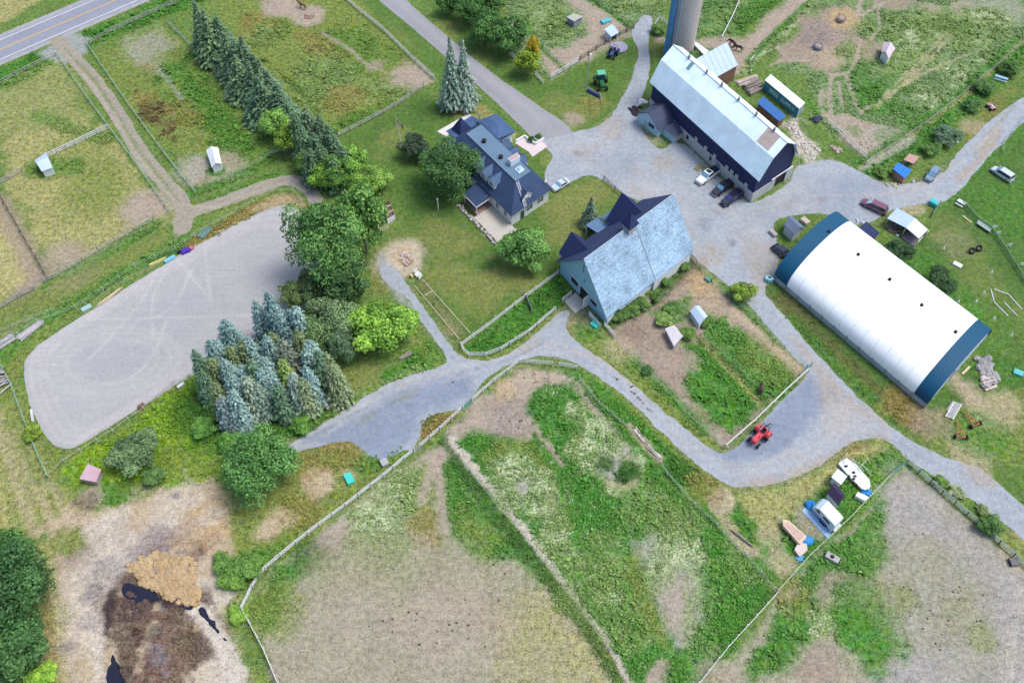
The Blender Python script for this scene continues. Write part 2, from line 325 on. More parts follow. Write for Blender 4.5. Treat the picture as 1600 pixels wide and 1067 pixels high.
# lawn around the house
pg('lawn', [(530, 215), (600, 178), (660, 140), (700, 178), (770, 200), (870, 265), (945, 285), (985, 310), (900, 395), (868, 432), (720, 545), (650, 440), (610, 370), (640, 330), (600, 300)], 1, 1.5, .8)
pg('lawnd', [(615, 280), (660, 255), (720, 300), (740, 345), (790, 400), (700, 420), (640, 350)], .8, 5, 3)  # shade of the big tree by the house, painted into the grass colour
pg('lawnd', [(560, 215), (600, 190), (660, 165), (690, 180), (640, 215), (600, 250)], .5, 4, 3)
for i in range(9):
    x = 620+i*16; ln('lawny', [(x-20, 350-i*3), (x+50, 425), (x+105, 500-i*6)], .8, .28, 1.4, 1)
for i in range(8):
    x = 850+i*14; ln('lawny', [(x-10, 395-i*4), (x+22, 345-i*5), (x+40, 315-i*5)], .7, .3, 1.2, 1)
for q in [(620, 218, 4), (600, 235, 3), (905, 310, 5), (925, 295, 4), (880, 340, 4), (700, 370, 5), (740, 380, 4), (790, 440, 5), (690, 440, 4), (750, 450, 6), (900, 355, 4)]: el('lawny', *q, .65, 3.5, 3)
pg('lawny', [(700, 178), (735, 160), (770, 190), (745, 190)], .5, 2, 1.5)
el('pale', 630, 405, 4.2, .95, 2.5, 1.5); el('tan', 622, 408, 5.5, .5, 2.5); el('mud', 638, 408, .9, .9, .6); el('gold', 632, 402, 1.6, .5, 1)
el('rust', 600, 440, 3, .3, 2); pg('gravel', [(588, 405), (598, 395), (625, 440), (640, 470), (660, 480), (640, 490), (600, 440)], .9, 1.5, 1)
pg('brown', [(640, 440), (665, 430), (730, 530), (720, 545), (700, 520)], .35, 1, .6); pg('tan', [(655, 445), (670, 440), (720, 520), (708, 520)], .25, 1.5, 1)
ln('tan', [(590, 360), (605, 345)], 1, .5, 1)
pg('lawn', [(825, 238), (855, 225), (877, 245), (845, 268)], 1, .8, .4); el('lawny', 855, 245, 2.4, .6, 1.5)
# barn paddocks in the middle
pg('dirt2', [(955, 512), (1020, 470), (1080, 415), (1115, 440), (1165, 490), (1215, 535), (1262, 578), (1140, 700), (1085, 640), (1010, 590), (960, 530)], .95, 1.5, 1)
el('mud', 1072, 422, 4, .6, 2.5); el('mud', 985, 515, 3, .4, 2); el('gold', 1095, 445, 3.5, .7, 3, 2); el('tan', 1120, 500, 4, .4, 3)
pg('lush', [(1010, 485), (1050, 470), (1080, 455), (1075, 500), (1040, 515)], .75, 2, 2)
pg('lush', [(1095, 490), (1135, 500), (1240, 575), (1245, 600), (1190, 640), (1110, 575)], .95, 1.5, 1.5); el('olive', 1205, 560, 6, .5, 3)
pg('lush', [(1062, 535), (1100, 535), (1165, 590), (1188, 635), (1145, 680), (1105, 660), (1060, 600)], 1, 1.5, 1.5)
ln('dry', [(1095, 530), (1140, 575), (1188, 628)], .8, .8, .7); ln('weedd', [(1090, 528), (1140, 570), (1195, 628)], .6, .6, .7)
el('dirt2', 1050, 570, 4.5, .9, 2.5, 2); ln('dirt', [(1062, 620), (1100, 665), (1135, 695)], .9, .8, 1); ln('tan', [(1150, 480), (1200, 530), (1250, 575)], 1.3, .7, 1.3)
ln('weedd', [(955, 508), (1000, 485), (1040, 455), (1075, 415)], 1.2, .6, 1.0)
pg('olive', [(900, 500), (950, 520), (1010, 590), (1080, 660), (1130, 702), (1110, 700), (1040, 655), (960, 590), (900, 535), (880, 515)], .95, 1.2, 1)
ln('lush', [(985, 560), (1040, 610), (1100, 670)], 1.2, .8, 1.5); el('tan', 965, 545, 3, .4, 3); el('dirt2', 905, 495, 3, .4, 2)
pg('lush', [(900, 510), (935, 515), (945, 530), (910, 530)], .7, 1, 1)
pg('lush', [(1110, 425), (1140, 452), (1180, 490), (1225, 540), (1262, 572), (1200, 530), (1150, 475)], .8, 1, .8)
pg('lush', [(1260, 590), (1235, 610), (1150, 692), (1135, 706), (1140, 696), (1225, 610)], .7, .8, .6)
# south of the dome barn
pg('lawnd', [(1195, 450), (1215, 445), (1440, 640), (1540, 545), (1600, 560), (1640, 600), (1640, 760), (1560, 720), (1500, 712), (1430, 690), (1360, 640), (1300, 580), (1240, 520)], .8, 2, 1.5)
pg('olive', [(1380, 640), (1440, 645), (1530, 640), (1640, 600), (1640, 780), (1540, 710), (1460, 700)], .9, 3, 2.5)
ln('brown', [(1225, 470), (1300, 545), (1400, 640), (1440, 665)], 1.8, .55, 2.5, 1.5); ln('lush', [(1240, 500), (1330, 590), (1400, 655)], 1.2, .6, 1.5)
for q in [(1420, 640, 3), (1400, 625, 3)]: el('rust', *q, .6, 2, 2)
pg('dirt', [(1490, 590), (1500, 585), (1525, 610), (1530, 630), (1510, 625)], .7, 1.5, 1.2); ln('tan', [(1485, 585), (1520, 630), (1545, 665)], 1.2, .6, 2, 1)
el('tan', 1560, 640, 4, .6, 3, 2); el('tan', 1540, 655, 3, .5, 2.5); el('tan', 1520, 715, 4, .6, 2); el('lush', 1535, 680, 5, .7, 3); el('dirt2', 1455, 660, 3, .5, 2.5)
pg('lush', [(1520, 570), (1600, 560), (1600, 590), (1545, 610)], .5, 2, 2)
# playing lawn east
pg('lawnp', [(1370, 385), (1450, 345), (1480, 310), (1520, 270), (1600, 180), (1660, 150), (1660, 600), (1560, 540), (1440, 450)], 1, 1.5, .8)
pg('lawny', [(1460, 370), (1500, 360), (1540, 400), (1560, 450), (1520, 470), (1490, 400)], .4, 5, 4); el('dirt2', 1490, 375, 4, .22, 4); el('lush', 1440, 420, 5, .5, 4); el('lush', 1500, 480, 5, .5, 4)
el('lawny', 1580, 500, 6, .3, 4); el('lawny', 1470, 350, 4, .3, 3); el('lush', 1590, 330, 9, .5, 5); el('lush', 1540, 510, 6, .4, 4); ln('lush', [(1475, 310), (1520, 260), (1600, 190)], 2.5, .5, 2)
el('tan', 1427, 325, 2.4, .7, 1.5); el('tan', 1340, 395, 1.2, .4, 1)
# riding arena surrounds
pg('olive', [(0, 560), (60, 500), (160, 440), (280, 370), (340, 335), (430, 290), (470, 310), (480, 335), (440, 310), (340, 350), (140, 470), (50, 540), (30, 600), (70, 690), (120, 705), (300, 590), (330, 620), (150, 740), (75, 745)], .8, 2, 1.5)
ln('lush', [(0, 560), (60, 505), (150, 450), (240, 400), (300, 372)], 1.8, .7, 1.6); ln('rust', [(300, 380), (350, 355), (400, 325), (450, 310), (478, 330)], 1.6, .8, 1.2)
pg('tan', [(390, 330), (440, 300), (470, 310), (478, 335), (430, 325)], .5, 1.5, 1)
pg('lawny', [(0, 470), (80, 440), (180, 395), (260, 360), (250, 385), (150, 440), (0, 515)], .6, 2, 1.5)
pg('lush', [(330, 310), (440, 262), (480, 290), (450, 282), (400, 298), (320, 332)], .5, 1.5, 1)
pg('bright', [(130, 700), (200, 665), (300, 590), (345, 640), (360, 720), (320, 760), (240, 765), (110, 755), (85, 740)], 1, 2, 1.5)
pg('lush', [(300, 600), (345, 660), (355, 720), (300, 700), (290, 640)], .8, 3, 2); pg('olive', [(250, 690), (340, 720), (350, 755), (240, 762)], .6, 3, 3)
pg('lush', [(150, 755), (260, 765), (200, 790), (140, 790)], .8, 2, 2); el('dirt', 145, 777, 2, .7, 1.2); el('tan', 225, 775, 3, .4, 2)
# south-west rough field
pg('dry', [(-60, 640), (15, 640), (75, 745), (110, 800), (60, 830), (0, 830), (-60, 900)], .9, 3, 2)
for k in range(7): ln('tan' if k % 2 else 'olive', [(-20+k*14, 640+k*12), (10+k*16, 720+k*10), (35+k*17, 830)], 1.0, .55, 1.2, 1)
ln('olive', [(0, 600), (20, 640), (70, 740)], 2, .7, 2)
pg('tan', [(60, 815), (110, 800), (180, 800), (250, 765), (330, 750), (362, 790), (362, 850), (385, 900), (345, 935), (350, 970), (410, 1080), (400, 1100), (80, 1100), (70, 1000), (85, 930), (75, 870)], 1, 2, 2)
pg('dirt', [(90, 860), (190, 820), (330, 780), (350, 830), (330, 880), (160, 930), (120, 980), (130, 1080), (90, 1080)], .6, 4, 3)
for q in [(200, 850, 4), (280, 800, 5), (150, 900, 3.5), (100, 920, 3), (120, 1000, 4), (300, 860, 3), (350, 920, 4), (345, 960, 3), (160, 870, 3), (330, 1030, 5)]: el('pale', *q, .6, 3, 3)
for q in [(240, 850, 3.5), (265, 855, 4), (285, 848, 3), (165, 895, 2.5), (120, 865, 2.5), (340, 850, 2)]: el('slate', *q, .45, 2.5, 3)
for q in [(310, 830, 4), (330, 800, 4), (345, 840, 3)]: el('sand', *q, .45, 3, 3)
for q in [(95, 845, 2.4), (115, 850, 2), (70, 860, 2), (90, 960, 1.6)]: el('olive', *q, .8, 1.4, 1.5)
ln('dry', [(65, 860), (78, 930), (85, 1000), (90, 1080)], 1.8, .6, 1.5); ln('rust', [(66, 900), (75, 980), (85, 1060)], .9, .6, 1)
pg('pale', [(140, 905), (155, 910), (170, 1000), (168, 1070), (150, 1080), (130, 1000), (125, 940)], .8, 1.5, 1)
pg('dark', [(195, 905), (215, 890), (330, 925), (360, 990), (370, 1020), (345, 1020), (300, 960), (180, 950), (168, 1000), (172, 1060), (160, 1080), (165, 960)], .75, 1.5, 1)
pg('pale', [(300, 950), (315, 945), (360, 1000), (400, 1070), (380, 1090), (340, 1090), (330, 1020), (325, 980)], .95, 1, .7)
_r = random.Random(77)
for _ in range(70):
    x, y = _r.uniform(100, 360), _r.uniform(775, 1075); el(_r.choice(['pale', 'mud', 'slate', 'dirt', 'pale', 'tan']), x, y, _r.uniform(.5, 1.8), _r.uniform(.3, .7), .8, 2.5)
pg('dark', [(192, 905), (215, 895), (300, 930), (318, 960), (330, 1000), (335, 1022), (300, 1045), (280, 1100), (180, 1100), (176, 1040), (166, 990), (172, 945)], .8, 1.4, 1.4)
pg('muck', [(225, 945), (275, 948), (310, 990), (305, 1040), (270, 1100), (215, 1080), (205, 980)], .9, 2, 1.8); el('mud', 262, 985, 2.6, .8, 2, 2); el('mud', 245, 1035, 2.4, .8, 2, 2); el('tan', 225, 1020, .7, .7, .6, 1.5)
for _ in range(60):
    x, y = _r.uniform(178, 325), _r.uniform(925, 1075); el(_r.choice(['dark', 'slate', 'tan', 'muck', 'mud', 'K0']), x, y, _r.uniform(.25, .9), _r.uniform(.4, .8), .5, 1.2)
ln('K0', [(176, 925), (168, 965), (170, 1010), (176, 1040)], .5, .7, .6, .8); ln('K0', [(215, 945), (245, 935), (290, 950)], .5, .8, .5, 1.2); ln('pale', [(303, 952), (318, 962), (345, 1000), (380, 1060), (400, 1095)], 1.3, .95, .7, .5)
pg('pale', [(345, 915), (372, 918), (374, 935), (350, 945), (335, 935)], .8, .8, 1)
# between manure yard and white fence
pg('olive', [(360, 800), (460, 700), (560, 720), (640, 700), (600, 745), (520, 812), (440, 875), (405, 905), (375, 940), (380, 1000), (430, 1090), (400, 1080), (350, 960), (385, 900), (365, 850)], 1, 1.5, 1.2)
pg('lush', [(380, 870), (420, 850), (470, 830), (420, 885), (385, 930), (350, 920)], .8, 2, 2)
pg('lush', [(560, 745), (600, 730), (640, 700), (600, 690), (560, 720), (535, 740)], .7, 2, 1.5)
for q in [(500, 752, 3), (495, 760, 2.4), (440, 808, 2.4), (425, 820, 2), (415, 828, 2), (545, 742, 1.5)]: el('tan', *q, .8, 1.5, 1.2)
for q in [(480, 720, 4), (530, 710, 4), (460, 790, 4), (540, 690, 3)]: el('rust', *q, .45, 2.5, 2.5)
pg('rust', [(670, 650), (720, 640), (715, 650), (662, 690), (655, 672)], .9, .8, .5); pg('weedd', [(658, 655), (690, 640), (690, 645), (662, 668)], .5, 1, .6)
# big dry paddock
pg('paddock', [(695, 700), (660, 712), (560, 780), (490, 845), (420, 890), (385, 945), (440, 1100), (990, 1100), (900, 965), (820, 865), (740, 770), (708, 700)], 1, 1.2, .8)
pg('dirt', [(695, 700), (660, 712), (560, 785), (500, 835), (485, 860), (520, 865), (560, 830), (580, 790), (640, 740), (690, 720)], .8, 2, 1.2)
pg('slate', [(488, 845), (520, 832), (545, 845), (530, 862), (500, 865)], .25, 2.5, 1.5)
pg('lush', [(420, 890), (470, 860), (498, 868), (480, 890), (450, 935), (420, 990), (408, 1000), (388, 948)], .95, 2, 1.5); el('olive', 425, 950, 5, .7, 3); el('weedd', 480, 870, 3, .6, 2)
pg('lush', [(690, 722), (715, 722), (740, 770), (800, 838), (860, 905), (850, 930), (800, 880), (745, 870), (700, 838), (688, 780)], .95, 2, 1.5)
pg('olive', [(720, 790), (780, 850), (760, 860), (710, 830)], .7, 3, 2); pg('olive', [(630, 735), (680, 728), (690, 800), (690, 850), (660, 830), (620, 790)], .8, 2, 1.5)
for q in [(600, 790, 4), (580, 820, 4), (610, 850, 3.5), (625, 770, 3.5), (560, 800, 2.5), (640, 745, 3), (600, 830, 4)]: el('flower2', *q, .65, 2.5, 2.5)
for q in [(540, 880, 5), (590, 870, 5), (700, 880, 5), (800, 940, 7), (500, 900, 4), (820, 1000, 7), (620, 900, 6)]: el('paddock2', *q, .35, 4, 4)
for q in [(900, 1000, 7), (860, 1030, 8), (840, 960, 6), (930, 1050, 5)]: el('dry', *q, .35, 5, 4)
for q in [(720, 990, 6), (640, 980, 6), (560, 960, 6), (770, 960, 5), (700, 930, 5)]: el('dirt', *q, .3, 4, 4)
ln('dirt', [(690, 705), (672, 740), (660, 780)], .8, .7, .8); ln('dirt', [(688, 705), (685, 740), (692, 790), (695, 830)], .6, .8, .6); el('rust', 668, 825, 3, .5, 2)
# green paddock with the docks
pg('lush2', [(735, 640), (815, 575), (900, 582), (960, 650), (1040, 745), (1120, 822), (1212, 925), (1150, 1000), (1080, 1100), (1010, 1100), (900, 930), (800, 810), (715, 705), (722, 672)], 1, 1.2, .8)
pg('dirt', [(740, 632), (815, 572), (870, 578), (905, 598), (935, 640), (985, 700), (975, 705), (925, 640), (895, 600), (850, 605), (828, 625), (822, 648), (838, 665), (828, 690), (790, 680), (740, 665), (728, 672), (705, 690), (705, 672)], .95, 1.6, 1.2)
pg('tan', [(800, 580), (865, 578), (880, 590), (820, 600), (790, 620), (770, 640)], .6, 2.5, 2); el('gold', 790, 610, 2.5, .5, 2); el('slate', 800, 655, 4, .3, 3)
ln('dirt', [(828, 655), (850, 685), (868, 710), (880, 725)], .6, .9, .5, .5); ln('dirt', [(848, 728), (856, 765), (866, 800)], .55, .85, .5, .4); ln('weedd', [(700, 692), (722, 728), (755, 775), (792, 824), (832, 876), (880, 935), (930, 1005), (975, 1080)], 1.2, .7, .8, .7); ln('pale', [(706, 686), (732, 722), (772, 765), (806, 812), (840, 852), (872, 897), (905, 938), (945, 990), (990, 1080)], .55, .85, .5, .5)
pg('olive', [(780, 690), (840, 690), (870, 730), (850, 740), (800, 720), (770, 710)], .8, 2.5, 2)
el('grey', 818, 752, 3.6, .9, 1.5, 1.5); ln('flower2', [(795, 728), (815, 722), (838, 728), (850, 745), (848, 755)], .8, .9, .8, 1); ln('flower2', [(795, 760), (800, 775), (822, 785), (840, 790)], .8, .8, .8, 1)
for q in [(800, 728, 2.2), (822, 725, 2), (845, 745, 2.2), (790, 745, 2), (845, 785, 2.5), (870, 820, 2.4), (795, 775, 2), (905, 700, 2.6), (920, 720, 2.6), (935, 668, 2.4), (900, 640, 1.8), (960, 690, 2), (870, 840, 2.6), (985, 720, 2.4), (960, 760, 2.2)]: el('flower2', *q, .8, 1.4, 1.8)
el('grey', 965, 725, 3.6, .95, 1.2, 1); ln('tan', [(940, 745), (960, 758), (990, 755), (996, 735)], .5, .7, .6)
for q in [(945, 705, 1.6), (985, 725, 1.6), (960, 700, 1.2)]: el('flower2', *q, .8, 1, 1.2)
for q in [(946, 725, 1.6), (984, 735, 1.8), (972, 745, 1.4)]: el('weedd', *q, .9, .8, .8)
pg('grey', [(1010, 830), (1050, 825), (1090, 860), (1115, 900), (1122, 960), (1105, 1020), (1060, 1010), (1030, 960), (1005, 900), (990, 860)], .9, 2.5, 2)
pg('dirt', [(1045, 890), (1075, 895), (1090, 950), (1100, 1000), (1060, 1000), (1035, 940)], .7, 2.5, 2)
for q in [(1040, 870, 3), (1080, 870, 3), (1105, 930, 3), (1020, 900, 3), (1090, 980, 2.5), (1060, 850, 3)]: el('flower2', *q, .7, 2, 2)
pg('olive', [(970, 870), (1000, 860), (1030, 960), (1040, 1010), (1010, 980), (985, 920)], .8, 2.5, 2)
for q in [(930, 870, 4), (950, 890, 3), (900, 880, 3), (905, 930, 4), (960, 960, 4), (985, 1000, 3), (1020, 800, 5), (1060, 810, 4), (1140, 880, 3), (1170, 905, 2), (875, 810, 2)]: el('flower', *q, .6, 2, 2.5)
pg('dirt', [(1030, 1030), (1048, 1035), (1045, 1090), (1005, 1095), (1015, 1050)], .9, 1, .7); pg('dirt2', [(1110, 1010), (1128, 1012), (1095, 1060), (1080, 1055)], .7, 1, .8)
ln('lush', [(1125, 905), (1130, 960), (1115, 1010), (1070, 1060)], 3, .8, 2)
# strip between paddock and curved road
pg('lush', [(900, 575), (930, 585), (1000, 650), (1090, 735), (1165, 790), (1220, 860), (1215, 920), (1130, 825), (1040, 745), (960, 650)], 1, 1.2, .8)
ln('olive', [(915, 572), (985, 625), (1050, 690), (1110, 745), (1150, 770)], 1.1, .8, 1); el('weedd', 1065, 735, 3, .6, 2); el('tan', 1128, 785, 2.2, .8, 1)
ln('tan', [(985, 665), (1005, 690), (1030, 718)], .8, .8, .7); ln('tan', [(1135, 815), (1160, 850), (1180, 862)], .9, .7, .8); el('rust', 1095, 760, 3, .5, 2)
pg('dry', [(1155, 765), (1225, 760), (1285, 730), (1330, 700), (1375, 685), (1390, 700), (1350, 735), (1290, 760), (1250, 800), (1215, 830), (1190, 830), (1160, 790)], .85, 2, 1.5)
pg('rust', [(1295, 725), (1340, 690), (1370, 688), (1330, 715)], .6, 1.5, 1)
pg('lush', [(1290, 760), (1350, 720), (1390, 705), (1395, 740), (1370, 780), (1300, 850), (1240, 900), (1215, 880), (1215, 840), (1250, 800)], .95, 2, 1.5)
pg('bright', [(1365, 735), (1392, 735), (1345, 800), (1325, 815), (1340, 780)], .6, 2, 1.5); el('dirt', 1270, 815, 2.5, .7, 1.5); el('tan', 1220, 880, 2.4, .6, 1.5); el('tan', 1205, 840, 2, .5, 1.5)
# south-east dry paddock and its weedy edge
pg('paddock', [(1400, 742), (1420, 735), (1500, 800), (1600, 890), (1660, 930), (1660, 1100), (1090, 1100), (1130, 1060), (1213, 930), (1300, 845), (1380, 780)], 1, 1.2, .8)
pg('greyd', [(1400, 745), (1420, 738), (1490, 800), (1600, 895), (1660, 960), (1660, 1100), (1330, 1100), (1400, 1000), (1390, 900), (1375, 800)], .85, 5, 3)
pg('lush', [(1318, 835), (1378, 785), (1378, 840), (1395, 870), (1370, 900), (1330, 920), (1290, 940), (1280, 1000), (1240, 1050), (1150, 1075), (1180, 1000), (1215, 930)], .95, 2, 2)
pg('olive', [(1290, 930), (1380, 900), (1390, 920), (1340, 930), (1300, 990), (1285, 985)], .5, 3, 2.5); el('dirt2', 1310, 935, 3.4, .7, 2); el('dirt2', 1325, 925, 3, .6, 2)
for q in [(1345, 960, 5), (1350, 990, 4), (1350, 1020, 3.6), (1400, 1010, 2.4), (1330, 980, 3)]: el('lush', *q, .75, 2.5, 2.5)
for q in [(1230, 945, 2), (1270, 960, 2), (1285, 985, 2), (1240, 920, 2)]: el('flower2', *q, .7, 1, 1.5)
el('rust', 1235, 930, 3, .5, 2); el('olive', 1415, 935, 2.5, .7, 1.8); el('olive', 1535, 998, 1.8, .6, 1.5); el('dirt', 1130, 1075, 4, .7, 2); pg('dirt2', [(1250, 1010), (1300, 1000), (1330, 1060), (1250, 1090), (1240, 1050)], .7, 3, 2.5)
for q in [(1450, 950, 7), (1480, 900, 6), (1430, 880, 6), (1500, 1000, 6)]: el('paddock2', *q, .3, 5, 4)
ln('pale', [(1598, 925), (1580, 980), (1572, 1067)], .8, .5, 1); el('tan', 1590, 860, 3, .8, 1.5); 
pg('olive', [(1400, 700), (1430, 710), (1500, 760), (1545, 800), (1600, 850), (1640, 890), (1600, 885), (1500, 795), (1425, 728)], .9, 1, .8); ln('lush', [(1410, 712), (1470, 755), (1550, 820)], 1.3, .6, 1.2)
pg('lawn', [(1545, 720), (1640, 740), (1640, 830), (1600, 795), (1560, 760)], .9, 1.5, 1)
# corner between the forks
pg('lush', [(560, 600), (640, 560), (670, 530), (700, 560), (690, 575), (640, 582), (590, 610), (520, 650), (480, 680), (430, 680), (420, 640)], .95, 1.2, 1)
for q in [(575, 590, 3), (560, 605, 2), (540, 585, 1.6)]: el('lawny', *q, .7, 1.8, 1.5)
ln('flower', [(480, 668), (540, 625), (620, 590), (660, 575)], 1.0, .7, 1); ln('weedd', [(300, 640), (400, 660), (480, 640)], 4, .7, 3)
ln('olive', [(595, 470), (640, 520), (690, 570)], 1.2, .5, 1)
pg('lush', [(722, 545), (800, 480), (872, 432), (890, 460), (850, 500), (800, 542), (760, 556), (730, 556)], 1, .8, .5); pg('lushw' if 0 else 'weedd', [(735, 545), (800, 490), (860, 445), (865, 455), (800, 505), (740, 550)], .3, 2, 1)
ln('olive', [(718, 550), (735, 562), (765, 562), (805, 548), (850, 510), (885, 480)], .9, .8, .8)

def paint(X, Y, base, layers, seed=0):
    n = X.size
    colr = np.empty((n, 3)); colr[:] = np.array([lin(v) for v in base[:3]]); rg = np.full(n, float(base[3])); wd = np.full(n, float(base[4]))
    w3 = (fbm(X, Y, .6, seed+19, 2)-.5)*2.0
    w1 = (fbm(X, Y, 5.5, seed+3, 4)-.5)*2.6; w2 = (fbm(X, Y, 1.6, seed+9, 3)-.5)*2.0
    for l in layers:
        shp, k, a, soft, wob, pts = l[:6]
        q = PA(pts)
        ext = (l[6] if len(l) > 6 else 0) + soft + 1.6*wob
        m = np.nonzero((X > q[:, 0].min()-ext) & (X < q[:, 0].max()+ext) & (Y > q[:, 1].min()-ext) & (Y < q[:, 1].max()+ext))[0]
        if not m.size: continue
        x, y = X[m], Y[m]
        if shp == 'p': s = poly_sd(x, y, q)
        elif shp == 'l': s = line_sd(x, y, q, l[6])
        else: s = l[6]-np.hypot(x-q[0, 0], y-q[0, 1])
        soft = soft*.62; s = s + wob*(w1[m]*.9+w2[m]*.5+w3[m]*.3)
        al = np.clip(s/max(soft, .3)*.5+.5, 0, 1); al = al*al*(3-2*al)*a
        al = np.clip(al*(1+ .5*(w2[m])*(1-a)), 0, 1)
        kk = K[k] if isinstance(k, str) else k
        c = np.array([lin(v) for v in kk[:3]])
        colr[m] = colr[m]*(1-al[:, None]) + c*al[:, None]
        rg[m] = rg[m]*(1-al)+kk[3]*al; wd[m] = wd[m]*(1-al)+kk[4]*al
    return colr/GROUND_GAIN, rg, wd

def set_attrs(me, colr, rg, wd):
    n = len(me.vertices)
    ca = me.color_attributes.new('Col', 'FLOAT_COLOR', 'POINT'); buf = np.ones((n, 4), np.float32); buf[:, :3] = colr; ca.data.foreach_set('color', buf.ravel())
    for nm, arr in (('rg', rg), ('wd', wd)):
        at = me.attributes.new(nm, 'FLOAT', 'POINT'); at.data.foreach_set('value', arr.astype(np.float32))

def ground_mat(name, amp=1.0, fine=1.0, flowers=True, streak=None, bump=.5):
    m, t, b = new_mat(name); N = t.nodes; Lk = t.links
    ge = N.new('ShaderNodeNewGeometry'); pos = ge.outputs['Position']
    def noise(scale, det=4, vec=pos, rough=.6):
        n = N.new('ShaderNodeTexNoise'); n.inputs['Scale'].default_value = scale; n.inputs['Detail'].default_value = det; n.inputs['Roughness'].default_value = rough
        Lk.new(vec, n.inputs['Vector']); return n.outputs['Fac']
    def math_(op, a, b_=None, c=None):
        n = N.new('ShaderNodeMath'); n.operation = op
        for i, v in enumerate((a, b_, c)):
            if v is None: continue
            if isinstance(v, (int, float)): n.inputs[i].default_value = v
            else: Lk.new(v, n.inputs[i])
        return n.outputs[0]
    def attr(nm):
        n = N.new('ShaderNodeAttribute'); n.attribute_name = nm; return n
    rg = attr('rg').outputs['Fac']; wd = attr('wd').outputs['Fac']; colr = attr('Col').outputs['Color']
    # tufts and stones: contrast grows with how rough the growth is
    a = noise(1.15, 5, rough=.7); bb = noise(3.6, 4, rough=.7); cc = noise(.22, 3)
    s = math_('ADD', math_('MULTIPLY', math_('SUBTRACT', a, .5), 2.7*amp), math_('MULTIPLY', math_('SUBTRACT', bb, .5), 3.3*fine))
    s = math_('MULTIPLY', s, math_('MULTIPLY_ADD', rg, 1.05, .22))
    s = math_('ADD', s, math_('MULTIPLY', math_('SUBTRACT', cc, .5), .45*amp))
    f = math_('MAXIMUM', math_('ADD', s, 1.0), .25)
    mul = N.new('ShaderNodeVectorMath'); mul.operation = 'SCALE'; Lk.new(colr, mul.inputs[0]); Lk.new(f, mul.inputs['Scale'])
    out = mul.outputs[0]
    # hue wander green <-> straw
    hs = N.new('ShaderNodeHueSaturation'); Lk.new(out, hs.inputs['Color'])
    hue = math_('MULTIPLY_ADD', math_('MULTIPLY', math_('SUBTRACT', noise(.5, 4), .5), rg), -.14, .5); Lk.new(hue, hs.inputs['Hue'])
    sat = math_('MULTIPLY_ADD', math_('SUBTRACT', noise(.8, 3), .5), -.8, 1.0); Lk.new(sat, hs.inputs['Saturation'])
    out = hs.outputs[0]
    if flowers:                   # seed heads and flower heads, about a hand wide, in drifts
        th = math_('SUBTRACT', .85, math_('MULTIPLY', wd, .36))
        cl = math_('MULTIPLY', noise(2.9, 5, rough=.75), math_('MULTIPLY_ADD', noise(.35, 3), .7, .72))
        fm = N.new('ShaderNodeMapRange'); Lk.new(math_('SUBTRACT', cl, th), fm.inputs['Value']); fm.inputs['From Min'].default_value = 0; fm.inputs['From Max'].default_value = .08
        fm.inputs['To Max'].default_value = .85
        mx = N.new('ShaderNodeMix'); mx.data_type = 'RGBA'; Lk.new(fm.outputs[0], mx.inputs[0]); Lk.new(out, mx.inputs[6]); mx.inputs[7].default_value = (*C(208, 218, 184), 1); out = mx.outputs[2]
    if streak:                    # rake / tyre marks with a direction
        mp = N.new('ShaderNodeMapping'); Lk.new(pos, mp.inputs[0]); mp.inputs['Rotation'].default_value = (0, 0, streak[0]); mp.inputs['Scale'].default_value = (streak[1], streak[2], 1)
        n = noise(1.0, 4, mp.outputs[0]); sc2 = N.new('ShaderNodeVectorMath'); sc2.operation = 'SCALE'
        Lk.new(out, sc2.inputs[0]); Lk.new(math_('MULTIPLY_ADD', math_('SUBTRACT', n, .5), streak[3], 1.0), sc2.inputs['Scale']); out = sc2.outputs[0]
    Lk.new(out, b.inputs['Base Color']); b.inputs['Roughness'].default_value = .95; b.inputs['Specular IOR Level'].default_value = .1
    bp = N.new('ShaderNodeBump'); bp.inputs['Distance'].default_value = .35; Lk.new(math_('MULTIPLY', rg, bump), bp.inputs['Strength'])
    Lk.new(math_('ADD', a, math_('MULTIPLY', bb, .5)), bp.inputs['Height']); Lk.new(bp.outputs[0], b.inputs['Normal'])
    return m

# mounds of manure, straw and soil raise the sheet itself a little
MOUNDS = [((250, 1010), (6.0, 7.5), .9), ((258, 895), (4.2, 2.2), .5), ((355, 930), (4, 3), .5), ((1128, 787), (2, 2), .5)]
def terrain(X, Y):
    z = np.zeros(X.shape)
    for (x, y), (rx, ry), h in MOUNDS:
        p = P(x, y); d = ((X-p.x)/rx)**2+((Y-p.y)/ry)**2
        z = np.maximum(z, h*np.clip(1-d, 0, 1)**.8)
    return z
def axis(lo, hi, step, far):
    core = np.arange(lo, hi+step/2, step); out = [core]
    e = []; d = step; v = core[-1]
    while v < far: d *= 1.35; v += d; e.append(v)
    e2 = []; d = step; v = core[0]
    while v > -far: d *= 1.35; v -= d; e2.append(v)
    return np.concatenate([np.array(e2[::-1]), core, np.array(e)])
def grid_mesh(name, xs, ys, zf):
    X, Y = np.meshgrid(xs, ys); n, m_ = X.shape
    V = np.stack([X.ravel(), Y.ravel(), zf(X, Y).ravel()], 1)
    i = np.arange(n*m_).reshape(n, m_); F = np.stack([i[:-1, :-1], i[:-1, 1:], i[1:, 1:], i[1:, :-1]], -1).reshape(-1, 4)
    return np_mesh(name, V, F), X.ravel(), Y.ravel()
